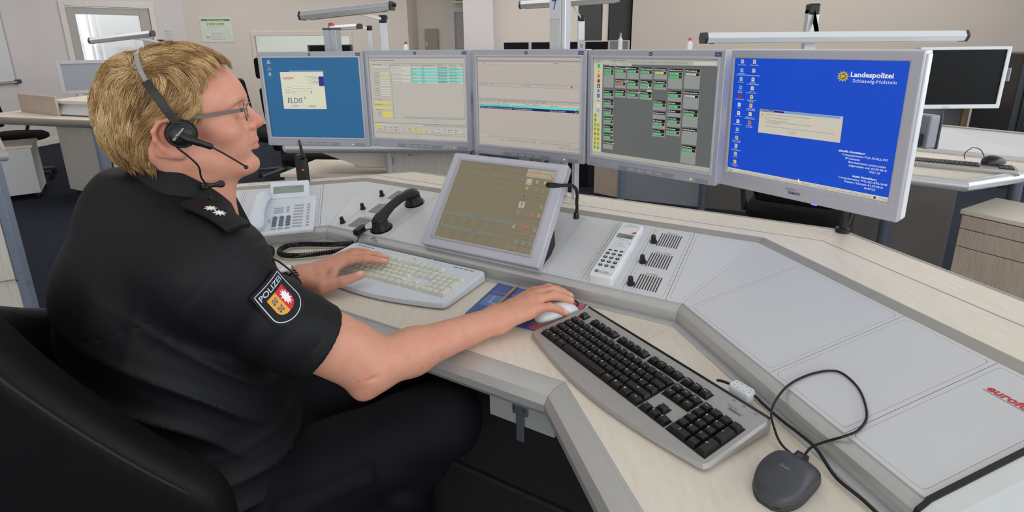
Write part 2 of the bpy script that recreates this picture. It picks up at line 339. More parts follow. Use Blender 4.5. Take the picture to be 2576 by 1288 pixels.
# ================================================================ background workstations
def poleobj(name, p, z0, z1, r, parent, m=None): return MB().tube([(p[0], p[1], z0), (p[0], p[1], z1)], r, 14).build(name, m or M_BLUEPOLE, parent, auto=.6, world=True)
def slab(name, poly, z0, z1, m, parent, bevel=.004): return MB().prism(poly, z0, z1).build(name, m, parent, bevel=bevel, world=True)
def panel(name, a, b, z0, z1, t, m, parent, bevel=.003):
    d = Vector((b[0]-a[0], b[1]-a[1])); d.normalize(); n = Vector((-d.y, d.x))*t
    return slab(name, [tuple(a), tuple(b), (b[0]+n.x, b[1]+n.y), (a[0]+n.x, a[1]+n.y)], z0, z1, m, parent, bevel)
def edge_bar(name, pts, z, r, parent, m=None):
    return MB().tube([(q[0], q[1], z) for q in pts], r, 14).build(name, m or M_ALU, parent, auto=.7, world=True)
def lamp(name, label, a, b, depth, post, postz, elbow, group=None, end=0, r=.045, mid=None, bar_m=None):
    """slim office luminaire: bar a->b, bent arm from elbow to the bar, post standing at post"""
    t = thing(name, label, 'lamp', loc=(post[0], post[1], postz))
    if group: t['group'] = group
    A, B = Vector(a), Vector(b); d = (B-A).normalized(); s = Vector((-d.y, d.x, 0)).normalized()*depth; up = Vector((0, 0, 1))
    prof = [(-1, -.1), (-.75, -.75), (.75, -.75), (1, -.1), (.7, .55), (-.7, .55)]
    MB().loft([[c+s*x*.5+up*z*r for x, z in prof] for c in (A, B)]).build('lamp_bar', bar_m or M_ALU_L, t, world=True, bevel=.003)
    MB().loft([[c+s*x*.36+up*(z*.004-.76*r) for x, z in ((-1, 0), (1, 0), (1, -1), (-1, -1))] for c in (A+d*.04, B-d*.04)]).build('louvre', mat('lamp_louvre', rgb(200, 192, 172), .5, noise=.25, nscale=90, stretch=(6, 6, 1)), t, world=True)
    for c, q in ((A, -1), (B, 1)):
        MB().loft([[c+d*q*o+s*x*.53+up*z*r*1.08 for x, z in prof] for o in (-.004, .012)]).build('end_cap', M_DARKGREY, t, world=True, bevel=.003)
    if end: MB().tube([B+d*.012, B+d*.035], .013, 12).build('knob', M_BLACK, t, world=True)
    E = Vector(elbow); Mid = Vector(mid) if mid else (A+B)/2
    MB().loft([[c+Vector((-d.y, d.x, 0))*.02*x+up*.012*z for x, z in ((-1, -1), (1, -1), (1, 1), (-1, 1))] for c in (Mid, E)]).build('arm', M_ALU_L, t, world=True, bevel=.003)
    MB().box(E, (.06, .05, .06)).build('elbow_joint', M_BLACK, t, world=True, bevel=.008)
    Pb = Vector((post[0], post[1], postz))
    MB().loft([[c+Vector((x*.03, y*.02, 0)) for x, y in ((-1, -1), (1, -1), (1, 1), (-1, 1))] for c in (Pb, E)]).build('post', M_ALU_L, t, world=True, bevel=.003)
    MB().box((post[0], post[1], postz+.006), (.11, .11, .012)).build('clamp', M_ALU, t, world=True, bevel=.003)
    return t

# --- mid-left workstation
t = thing('workstation', 'pale maple workstation at mid left with round blue-grey corner pole', 'desk', loc=(-4.1, 4.9, 0))
slab('worktop', [(-5.2, 5.1), (-3.57, 4.6), (-3.75, 5.35), (-5.0, 5.75)], .72, .75, M_WOOD, t)
edge_bar('front_edge', [(-5.3, 5.08), (-3.55, 4.57)], .735, .034, t, mat('trim_grey_brown', rgb(150, 144, 136), .45, .3))
MB().sphere((-3.55, 4.57, .735), .036, 8).build('edge_cap', M_ALU_L, t, smooth=True, world=True)
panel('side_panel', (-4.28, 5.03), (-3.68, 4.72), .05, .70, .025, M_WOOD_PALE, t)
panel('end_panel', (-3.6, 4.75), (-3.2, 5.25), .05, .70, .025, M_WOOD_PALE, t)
poleobj('pole', (-3.62, 4.68), .02, .71, .045, t)
slab('plinth', [(-4.25, 5.08), (-3.65, 4.78), (-3.3, 5.3), (-4.0, 5.6)], 0, .06, M_BLACK, t, .002)
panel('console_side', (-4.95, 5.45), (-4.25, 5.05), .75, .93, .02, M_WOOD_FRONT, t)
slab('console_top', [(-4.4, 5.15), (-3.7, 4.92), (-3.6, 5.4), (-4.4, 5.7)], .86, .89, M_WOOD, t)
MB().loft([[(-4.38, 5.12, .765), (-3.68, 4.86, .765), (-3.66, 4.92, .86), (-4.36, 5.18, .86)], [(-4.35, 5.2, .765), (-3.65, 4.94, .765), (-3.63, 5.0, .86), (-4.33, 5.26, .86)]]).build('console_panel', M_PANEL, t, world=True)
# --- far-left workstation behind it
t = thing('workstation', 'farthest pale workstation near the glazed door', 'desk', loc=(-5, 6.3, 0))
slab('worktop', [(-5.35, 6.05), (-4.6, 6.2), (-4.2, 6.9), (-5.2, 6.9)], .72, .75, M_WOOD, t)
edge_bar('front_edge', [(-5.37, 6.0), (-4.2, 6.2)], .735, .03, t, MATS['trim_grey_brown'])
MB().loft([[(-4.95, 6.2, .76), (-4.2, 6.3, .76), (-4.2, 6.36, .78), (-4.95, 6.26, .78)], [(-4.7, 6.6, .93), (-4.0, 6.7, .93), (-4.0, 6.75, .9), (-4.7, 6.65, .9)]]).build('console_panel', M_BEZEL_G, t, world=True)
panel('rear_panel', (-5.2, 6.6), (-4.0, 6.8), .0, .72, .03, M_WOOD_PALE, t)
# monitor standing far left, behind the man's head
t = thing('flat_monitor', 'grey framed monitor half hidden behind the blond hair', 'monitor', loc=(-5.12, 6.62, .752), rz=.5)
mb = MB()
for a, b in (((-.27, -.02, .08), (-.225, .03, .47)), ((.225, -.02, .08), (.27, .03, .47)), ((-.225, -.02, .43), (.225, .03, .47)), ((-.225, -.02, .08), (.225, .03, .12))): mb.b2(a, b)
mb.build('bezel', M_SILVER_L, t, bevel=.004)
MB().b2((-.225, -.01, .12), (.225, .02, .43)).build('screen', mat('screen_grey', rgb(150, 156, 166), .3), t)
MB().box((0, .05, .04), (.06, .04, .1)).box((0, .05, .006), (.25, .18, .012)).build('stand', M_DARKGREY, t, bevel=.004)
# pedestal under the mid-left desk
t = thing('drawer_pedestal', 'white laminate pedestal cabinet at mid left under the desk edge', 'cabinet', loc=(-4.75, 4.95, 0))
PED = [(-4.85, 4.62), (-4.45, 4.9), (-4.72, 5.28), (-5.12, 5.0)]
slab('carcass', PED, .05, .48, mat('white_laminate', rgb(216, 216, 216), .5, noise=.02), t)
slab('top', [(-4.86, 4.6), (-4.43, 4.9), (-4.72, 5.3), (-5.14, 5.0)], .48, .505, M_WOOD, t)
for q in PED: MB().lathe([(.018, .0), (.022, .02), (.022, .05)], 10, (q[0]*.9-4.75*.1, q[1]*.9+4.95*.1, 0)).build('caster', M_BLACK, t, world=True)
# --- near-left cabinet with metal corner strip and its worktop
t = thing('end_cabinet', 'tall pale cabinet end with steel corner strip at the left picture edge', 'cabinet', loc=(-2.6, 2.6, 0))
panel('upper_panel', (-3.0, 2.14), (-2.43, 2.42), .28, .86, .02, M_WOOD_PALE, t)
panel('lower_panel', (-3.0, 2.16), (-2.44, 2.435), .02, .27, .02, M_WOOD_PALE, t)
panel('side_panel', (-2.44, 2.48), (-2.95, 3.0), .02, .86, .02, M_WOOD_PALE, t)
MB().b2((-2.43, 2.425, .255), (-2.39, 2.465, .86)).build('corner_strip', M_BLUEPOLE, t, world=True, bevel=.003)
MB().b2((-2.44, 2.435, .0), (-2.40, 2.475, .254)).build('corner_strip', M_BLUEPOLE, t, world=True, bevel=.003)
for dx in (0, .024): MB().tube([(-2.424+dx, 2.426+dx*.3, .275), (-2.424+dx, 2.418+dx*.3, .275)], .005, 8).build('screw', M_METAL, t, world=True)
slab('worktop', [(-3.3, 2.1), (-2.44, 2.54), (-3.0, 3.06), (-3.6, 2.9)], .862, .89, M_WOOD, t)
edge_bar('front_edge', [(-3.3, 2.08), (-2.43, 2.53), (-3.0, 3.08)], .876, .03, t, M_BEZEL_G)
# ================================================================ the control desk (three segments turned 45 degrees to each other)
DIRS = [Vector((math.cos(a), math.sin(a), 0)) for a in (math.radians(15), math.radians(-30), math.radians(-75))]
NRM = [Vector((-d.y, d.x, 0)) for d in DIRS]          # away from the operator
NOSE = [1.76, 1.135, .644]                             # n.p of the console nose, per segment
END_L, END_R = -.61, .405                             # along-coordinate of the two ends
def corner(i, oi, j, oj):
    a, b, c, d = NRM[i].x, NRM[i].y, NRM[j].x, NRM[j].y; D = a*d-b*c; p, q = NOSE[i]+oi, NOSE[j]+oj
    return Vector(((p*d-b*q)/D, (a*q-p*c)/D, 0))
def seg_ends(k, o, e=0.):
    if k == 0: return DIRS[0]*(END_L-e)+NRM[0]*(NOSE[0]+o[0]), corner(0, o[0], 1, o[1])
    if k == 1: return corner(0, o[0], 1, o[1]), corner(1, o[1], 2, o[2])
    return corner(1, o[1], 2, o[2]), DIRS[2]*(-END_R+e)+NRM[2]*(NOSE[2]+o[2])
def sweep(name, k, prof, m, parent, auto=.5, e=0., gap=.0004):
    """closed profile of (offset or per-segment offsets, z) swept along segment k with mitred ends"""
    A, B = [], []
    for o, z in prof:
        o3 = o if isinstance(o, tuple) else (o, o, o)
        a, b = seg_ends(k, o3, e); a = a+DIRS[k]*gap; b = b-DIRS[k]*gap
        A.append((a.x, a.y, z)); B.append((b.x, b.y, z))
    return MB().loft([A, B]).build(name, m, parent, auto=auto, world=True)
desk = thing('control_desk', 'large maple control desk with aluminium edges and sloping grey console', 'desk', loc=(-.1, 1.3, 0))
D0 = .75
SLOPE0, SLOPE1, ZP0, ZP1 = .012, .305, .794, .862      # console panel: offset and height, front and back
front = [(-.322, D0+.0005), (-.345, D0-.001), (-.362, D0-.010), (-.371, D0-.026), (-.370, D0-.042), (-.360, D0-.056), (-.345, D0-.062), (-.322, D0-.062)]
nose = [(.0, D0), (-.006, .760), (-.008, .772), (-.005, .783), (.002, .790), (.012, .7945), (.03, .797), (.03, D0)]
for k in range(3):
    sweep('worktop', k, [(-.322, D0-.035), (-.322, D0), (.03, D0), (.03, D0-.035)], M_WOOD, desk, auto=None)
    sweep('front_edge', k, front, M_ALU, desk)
    sweep('front_edge_inlay', k, [(-.3275, D0+.001), (-.3265, D0+.001), (-.3265, D0), (-.3275, D0)], M_ALU_L, desk, auto=None)
    sweep('nose_lip', k, [(-.018, D0+.0006), (-.018, D0+.004), (.0, D0+.006), (.0, D0+.0006)], M_ALU_L, desk, auto=None)
    sweep('console_nose', k, nose, M_ALU, desk)
    sweep('console_body', k, [(.03, D0-.03), (.03, .7945), (SLOPE1, ZP1-.004), (SLOPE1, D0-.03)], M_GROOVE, desk, auto=None)
    sweep('rear_bezel', k, [(SLOPE1, D0), (SLOPE1, ZP1+.001), (SLOPE1+.002, ZP1+.003), (.326, .8735), (.330, .873), (.330, D0)], M_BEZEL_G, desk, auto=None)
    L5 = (.350, .374, .453); L6 = (.37, .486, .562)
    sweep('rear_shelf', k, [((.330,)*3, .84), ((.330,)*3, .8725), (L5, .8725), (L5, .84)], M_WOOD, desk, auto=None)
    sweep('seam_strip', k, [(L5, .84), (L5, .873), (tuple(x+.003 for x in L5), .873), (tuple(x+.003 for x in L5), .84)], mat('seam_blue_grey', rgb(140, 148, 166), .4), desk, auto=None)
    sweep('rear_shelf_back', k, [(tuple(x+.003 for x in L5), .84), (tuple(x+.003 for x in L5), .8725), (L6, .8725), (L6, .84)], M_WOOD, desk, auto=None)
    r6 = lambda d: tuple(x+d for x in L6)
    sweep('rear_edge', k, [(r6(0), .845), (r6(0), .8735), (r6(.008), .8738), (r6(.018), .869), (r6(.022), .857), (r6(.015), .845)], M_BEZEL_G, desk)
    sweep('modesty_panel', k, [((.28,)*3, .03), ((.28,)*3, .715), ((.30,)*3, .715), ((.30,)*3, .03)], M_WOOD_FRONT if k else M_WOOD_PALE, desk, auto=None)
    M_PB = mat('pale_board', rgb(150, 153, 152), .6, noise=.05, nscale=20)
# foot space under the desk: near-black sheet with the shade in its colour
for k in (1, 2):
    sweep('shade_panel', k, [((-.19,)*3, .03), ((-.19,)*3, .585), ((-.17,)*3, .585), ((-.17,)*3, .03)], M_SHADE, desk, auto=None)
    sweep('kick_rail', k, [((-.20,)*3, .30), ((-.20,)*3, .312), ((-.19,)*3, .312), ((-.19,)*3, .30)], mat('rail_dark', rgb(40, 42, 46), .5), desk, auto=None)
ra, rb_ = DIRS[1]*-.52+NRM[1]*(NOSE[1]-.335), corner(1, -.335, 2, -.335)-DIRS[1]*.01
MB().loft([[(q.x, q.y, .628), (q.x, q.y, .686), (q.x+NRM[1].x*.016, q.y+NRM[1].y*.016, .686), (q.x+NRM[1].x*.016, q.y+NRM[1].y*.016, .628)] for q in (ra, rb_)]).build('under_rail', M_PB, desk, world=True)
# steel bracket under the front edge near the corner
cb = corner(1, -.33, 2, -.33)
b0 = cb-DIRS[1]*.085-NRM[1]*.010
MB().box((b0.x, b0.y, .645), (.018, .005, .10), m=Matrix.Rotation(math.radians(-30), 3, 'Z')).box((b0.x, b0.y, .672), (.034, .006, .03), m=Matrix.Rotation(math.radians(-30), 3, 'Z')).build('bracket', mat('bracket_steel', rgb(120, 126, 134), .4, .7), desk, world=True, bevel=.002)
for s_ in (-1, 1):
    q = b0+DIRS[1]*.011*s_-NRM[1]*.004; MB().lathe([(.003, 0), (.0025, .002)], 8, (q.x, q.y, .672), Matrix.Rotation(PI/2, 3, 'X')).build('screw', M_METAL, desk, world=True)
# legs (metal columns) hidden in the foot space
for k, al in ((0, -.5), (1, -.9), (1, .1), (2, -.5)):
    base = DIRS[k]*al+NRM[k]*(NOSE[k]+.2); MB().tube([(base.x, base.y, 0), (base.x, base.y, .72)], .035, 14).build('leg', M_ALU, desk, auto=.6, world=True)
# right-hand end cheek with black edging
def cheek(off0, off1, name, m, prof, t0, t1):
    A, B = [], []
    for o, z in prof:
        for L, s_ in ((A, t0), (B, t1)):
            p = DIRS[2]*(-END_R+s_)+NRM[2]*(NOSE[2]+o); L.append((p.x, p.y, z))
    return MB().loft([A, B]).build(name, m, desk, world=True)
cp = [(-.012, .72), (-.014, .765), (-.006, .79), (.012, .801), (.305, .869), (.330, .880), (.575, .880), (.575, .72)]
cheek(0, 0, 'end_cheek', M_BLACK, cp, .0005, .007)
cheek(0, 0, 'end_cheek_face', mat('cheek_white', rgb(222, 226, 228), .4, noise=.02), [(o, z-.002) for o, z in cp], .007, .03)

# ---- console module plates: tile ring with rounded opening, plate inside, real grooves between
def cpt(k, al, q, h=0.):
    """point on console panel of segment k: along, fraction up the slope, height above it"""
    o = SLOPE0+(SLOPE1-SLOPE0)*q; z = ZP0+(ZP1-ZP0)*q
    sl = math.atan2(ZP1-ZP0, SLOPE1-SLOPE0); p = DIRS[k]*al+NRM[k]*(NOSE[k]+o-math.sin(sl)*h)
    return Vector((p.x, p.y, z+math.cos(sl)*h))
SLEN = math.hypot(SLOPE1-SLOPE0, ZP1-ZP0); SANG = math.atan2(ZP1-ZP0, SLOPE1-SLOPE0)
def console_frame(k, al, q, h=0.):
    """matrix: local x along the desk, y up the slope, z off the panel"""
    o = cpt(k, al, q, h); x = DIRS[k]; y = NRM[k]*math.cos(SANG)+Vector((0, 0, math.sin(SANG))); z = x.cross(y)
    return Matrix(((x.x, y.x, z.x, o.x), (x.y, y.y, z.y, o.y), (x.z, y.z, z.z, o.z), (0, 0, 0, 1)))
def mitre_al(k, q, side):
    o = SLOPE0+(SLOPE1-SLOPE0)*q; p = corner(0, o, 1, o) if side == 'L' else corner(1, o, 2, o)
    return p.dot(DIRS[k])
def plate(k, a0, a1, round_=True, hole=None, q0=0., q1=1.):
    """tile from a0 to a1 (numbers, or 'L'/'R' for the mitre line)"""
    g = .0006
    def al(e, q): return mitre_al(k, q, e) if isinstance(e, str) else e
    outer = [cpt(k, al(a0, 0)+g, .0+.002), cpt(k, al(a1, 0)-g, .002), cpt(k, al(a1, 1)-g, .998), cpt(k, al(a0, 1)+g, .998)]
    if min((outer[1]-outer[0]).length, (outer[2]-outer[3]).length) < .035:
        F = console_frame(k, 0, 0); hz = F.to_3x3() @ Vector((0, 0, .0035))
        MB().loft([outer, [p_+hz for p_ in outer]]).build('module_plate', M_PANEL, desk, world=True); return
    F = console_frame(k, 0, 0); inv = F.inverted(); P2 = [(inv @ p)[:2] for p in outer]
    def inset(P, d, r):
        n = len(P); out = []
        for i in range(n):
            a, b, c = Vector(P[i-1]), Vector(P[i]), Vector(P[(i+1) % n]); u, v = (b-a).normalized(), (c-b).normalized()
            nu, nv = Vector((-u.y, u.x)), Vector((-v.y, v.x)); bis = (nu+nv).normalized(); p = b+bis*d/max(.2, bis.dot(nu))
            if r: q0_, q1_ = p-u*r, p+v*r; out += [q0_*(1-t)**2+p*2*t*(1-t)+q1_*t*t for t in (0, .25, .5, .75, 1)]
            else: out += [p]*5
        return out
    ring_o = inset(P2, .0, 0); ring_i = inset(P2, .007, .008); pl = inset(P2, .0076, .008)
    mb = MB(); n = len(ring_o)
    H = .0035
    V = [F @ Vector((p[0], p[1], H)) for p in ring_o]+[F @ Vector((p[0], p[1], H)) for p in ring_i]+[F @ Vector((p[0], p[1], 0)) for p in ring_o]+[F @ Vector((p[0], p[1], 0)) for p in ring_i]
    fs = []
    for i in range(n):
        j = (i+1) % n
        fs += [(i, j, n+j, n+i), (2*n+i, 2*n+j, j, i), (n+i, n+j, 3*n+j, 3*n+i)]
    V, fs = [tuple(v) for v in V], fs
    MB().add(V, fs).build('module_surround', M_PANEL, desk, world=True)
    mb = MB(); V = [F @ Vector((p[0], p[1], 0)) for p in pl]+[F @ Vector((p[0], p[1], H)) for p in pl]
    mb.add(V, [tuple(range(n, 2*n))]+[(i, (i+1) % n, n+(i+1) % n, n+i) for i in range(n)])
    mb.build('module_plate', M_PANEL, desk, world=True)
PH = .0035

for k, lst in ((0, ((-.608, -.445), (-.445, -.178), (-.178, 'L'))), (1, (('L', -1.325), (-1.325, -1.232), (-1.232, -1.118), (-1.118, -.578), (-.578, -.468), (-.468, -.362), (-.362, -.258), (-.258, 'R'))), (2, (('R', -.945), (-.945, -.690), (-.690, -.530), (-.530, -.407)))):
    for a0, a1 in lst: plate(k, a0, a1)
# ================================================================ monitors on the control desk
MW, MH = .397, .3385
def ring(w, h, iw, ih, icx=0., icz=0.):
    """outer and inner corner lists (x, z)"""
    o = [(-w/2, -h/2), (w/2, -h/2), (w/2, h/2), (-w/2, h/2)]; i = [(icx-iw/2, icz-ih/2), (icx+iw/2, icz-ih/2), (icx+iw/2, icz+ih/2), (icx-iw/2, icz+ih/2)]
    return o, i
def bezel(name, w, h, iw, ih, icz, d0, d1, m, parent, bev=.003, inset=.004, back=True):
    o, i = ring(w, h, iw, ih, 0, icz); mb = MB(); V = []
    for L, y in ((o, d0), (i, d0), (i, d0+inset), (o, d1)): V += [(x, y, z) for x, z in L]
    F = []
    for a in range(4):
        b = (a+1) % 4
        F += [(a, b, 4+b, 4+a), (4+a, 4+b, 8+b, 8+a), (b, a, 12+a, 12+b)]
    if back: F.append((15, 14, 13, 12))
    else: F += [(8+a, 8+(a+1) % 4, 12+(a+1) % 4, 12+a) for a in range(4)]
    return mb.add(V, F).build(name, m, parent, bevel=bev, seg=2)
def screen_area(P, parent, y, icz, m=None, name='screen'):
    return P.build(name, parent, m or M_SCREEN, Matrix.Translation((0, y, icz)))
LB = (214, 214, 208)
def fake_text(p, x, y, w, h, col, lay=None, dash=None):
    """illegible small print: a row of short dashes"""
    e = x+w
    while x < e-h*.4:
        l = random.uniform(.5, 2.2)*h; l = min(l, e-x); p.rect(x, y, l, h*.55, col, lay); x += l+h*.45
def scr_login(w, h):
    p = Print(100, 80, w, h); p.rect(0, 0, 100, 80, (40, 104, 152)); p.lay = 1
    for i, c in enumerate(((190, 210, 220), (190, 130, 90), (200, 215, 225))):
        p.rect(4.6, 2.6+6*i, 2.2, 2.4, c); p.rect(5.2, 3.2+6*i, 1, 1, (60, 70, 110), 2); fake_text(p, 3.2, 5.6+6*i, 5, .6, (210, 225, 235))
    x, y, W, H = 16.5, 12.5, 45.5, 38.5
    p.rect(x, y, W, H, (226, 224, 200)); p.lay = 2
    p.rect(x, y, W, 1.4, (110, 150, 190)); p.rect(x, y, 10, 1.4, (50, 80, 150), 3)
    p.text(x+3, y+8.2, 'eurofunk', 3.0, (190, 40, 60), bold=.02, shear=.25); p.rect(x+3, y+8.8, 8.2, .25, (190, 40, 60))
    for i in range(7): fake_text(p, x+26+(i % 3)*3+i*.4, y+5.6+1.25*i, 13-(i % 3)*3-i*.2, .7, (120, 122, 130))
    p.rect(x+40, y+6, 5.5, 9, (36, 46, 140)); p.rect(x+40, y+15, 5.5, .7, (200, 60, 60))
    p.text(x+9.5, y+17.4, 'Name', 1.5, (70, 70, 80), 'r'); p.text(x+9.5, y+20, 'Passwort', 1.5, (70, 70, 80), 'r'); p.text(x+9.5, y+22.4, 'Datenbank', 1.5, (70, 70, 80), 'r')
    for i in range(3): p.frame(x+11, y+16.2+2.4*i, 21, 1.7, .18, (130, 130, 125)); p.rect(x+11.2, y+16.4+2.4*i, 20.6, 1.3, (236, 234, 214), 3)
    p.text(x+11.8, y+22.3, 'Eldis', 1.1, (60, 60, 70), lay=4); p.rect(x+30.8, y+21.2, 1.1, 1.2, (120, 120, 120), 4)
    p.text(x+5, y+32.5, 'ELDIS', 7.6, (44, 60, 140), shear=.12, sq=.88); p.text(x+22.6, y+28.6, '3', 4.2, (44, 60, 140))
    pts = [(x+.3+k*1.5, y+36.2+1.2*math.sin(k*.28+1.2)) for k in range(31)]
    for a, b in zip(pts[:-1], pts[1:]): p.line(a[0], a[1], b[0], b[1], .22, (170, 178, 176))
    for bx, s in ((9, 'OK'), (27, 'Abbrechen')): p.rect(x+bx, y+34.6, 7.2, 1.9, (206, 204, 190), 3); p.frame(x+bx, y+34.6, 7.2, 1.9, .2, (130, 130, 120), 4); p.text(x+bx+3.6, y+36, s, 1.2, (60, 60, 60), 'c', lay=4)
    return p
def scr_table(w, h):
    p = Print(100, 80, w, h); p.rect(0, 0, 100, 80, (193, 188, 178)); p.lay = 1; K = (90, 90, 95)
    p.rect(0, .6, 100, 1.4, (150, 150, 150)); fake_text(p, 1.5, 3.4, 26, .9, K)
    fake_text(p, 4, 7.4, 9, .8, K); p.frame(2.5, 8.6, 19, 2.6, .2, (140, 140, 136)); p.rect(2.7, 8.8, 18.6, 2.2, (205, 201, 190), 2)
    lab = ['Name', 'Vorname', 'Telefon', 'Organisation', 'Ortsname', 'Kontaktart', 'Bemerkung', 'Zusatz', 'Ort', 'Info']
    for i in range(10):
        y = 15.2+2.3*i+(1 if i > 5 else 0); fake_text(p, 4, y+.5, 6, .7, K); c = (225, 214, 90) if i == 1 else (214, 210, 200)
        p.rect(10.5, y, 11, 1.6, c); p.frame(10.5, y, 11, 1.6, .12, (150, 150, 140), 2)
    p.frame(10.5, 37.6, 4, 1.4, .15, (130, 130, 125)); p.frame(15, 37.6, 4, 1.4, .15, (130, 130, 125))
    for y in (43.6, 48.8): fake_text(p, 3.4, y-2.4, 9, .8, K); p.rect(3, y, 18.5, 1.9, (226, 214, 80))
    fake_text(p, 4, 51.6, 8, .8, K)
    for i in range(3): fake_text(p, 6, 54.2+1.9*i, 4, .7, K); p.rect(11, 53.6+1.9*i, 10.5, 1.5, (226, 214, 80))
    # table
    x = 23.2; p.frame(x, 7, 74.6, 52.5, .25, (120, 120, 120)); cols = [x+.5, 44.6, 54, 71.5, 83, 95]
    for cx, s in zip(cols, ('Bezeichnung', 'Benutzungen', 'Vermittlung/Kontakt', 'Telefonnr.', 'Kontakttyp', 'Ort')): p.text(cx, 8.9, s, 1.7, K)
    names = ('POL Dienst Privat', 'POL Gemeinden Direktion', 'POL Labenz Jörg', 'POL Pol. Mediharm', 'POL Schmidt N.N.')
    for i in range(11):
        y = 9.8+1.42*i; c = (86, 220, 206) if i % 2 else (206, 202, 192); p.rect(44.2, y, 53, 1.34, c, 1)
        p.text(45, y+1.1, ('PS', 'PS. Handy', 'PW')[i % 3], 1.3, (60, 70, 75), lay=2); p.text(55, y+1.1, '0.%d' % (3387+i*3), 1.3, (60, 70, 75), lay=2)
        fake_text(p, 72, y+.35, 9.5, .85, (70, 80, 85), 2); p.text(83.5, y+1.1, ('Telefon privat', 'Telefon dienstlich', 'Handy privat')[i % 3], 1.35, (60, 70, 75), lay=2)
    for i, n in enumerate(names): p.rect(x+.6, 9.8+(0, 2.4, 5.2, 9, 12.6)[i], 20, 2.2, (212, 208, 198), 1); p.text(x+1.4, 11.6+(0, 2.4, 5.2, 9, 12.6)[i], n, 1.35, (60, 60, 66), lay=2)
    p.rect(23.6, 57.5, 74, 1.5, (176, 172, 164)); p.rect(24.8, 57.7, 9, 1.1, (205, 201, 192), 2)
    for bx, s in ((40, 'Suchen'), (64, 'Schließen')): p.rect(bx, 60.6, 8.6, 2, (204, 200, 190)); p.frame(bx, 60.6, 8.6, 2, .18, (130, 130, 126), 2); p.text(bx+4.3, 62.1, s, 1.3, K, 'c', lay=2)
    # lower bar
    p.rect(0, 64.6, 100, .4, (120, 120, 120)); p.rect(2.5, 65.8, 26, 1.8, (210, 206, 196)); p.frame(2.5, 65.8, 26, 1.8, .15, (130, 130, 126), 2); p.rect(47, 65.5, 52, 1.6, (176, 172, 164)); p.rect(47.5, 65.7, 7, 1.2, (205, 201, 192), 2)
    ys = (68.6, 71.0)
    for r in range(2):
        for i in range(7):
            bx = 2.6+6.6*i; c = (230, 216, 70) if (i, r) in ((0, 0), (6, 0)) else (204, 200, 190); p.rect(bx, ys[r], 6.2, 1.9, c); p.frame(bx, ys[r], 6.2, 1.9, .12, (140, 140, 134), 2); fake_text(p, bx+2, ys[r]+.6, 3.4, .8, K, 2)
        for i in range(8):
            bx = 48+6.4*i
            if r == 0 and i < 3: continue
            c = (230, 216, 70) if (i, r) == (0, 1) else (204, 200, 190); p.rect(bx, ys[r]+.4, 6, 1.9, c); fake_text(p, bx+1.6, ys[r]+1, 3.6, .8, K, 2)
        p.rect(23.4, ys[r]+.5, 1, 1, (200, 60, 50), 3); p.rect(80.2, ys[r]+.9, .9, .9, (200, 60, 50), 3); p.rect(87, ys[r]+.9, .9, .9, (60, 90, 180), 3)
    p.rect(1.5, 73.8, 97, .3, (130, 130, 128)); p.rect(47, 73.8, .3, 5.5, (130, 130, 128)); p.rect(1.5, 75.2, 97, .5, (160, 160, 158))
    return p
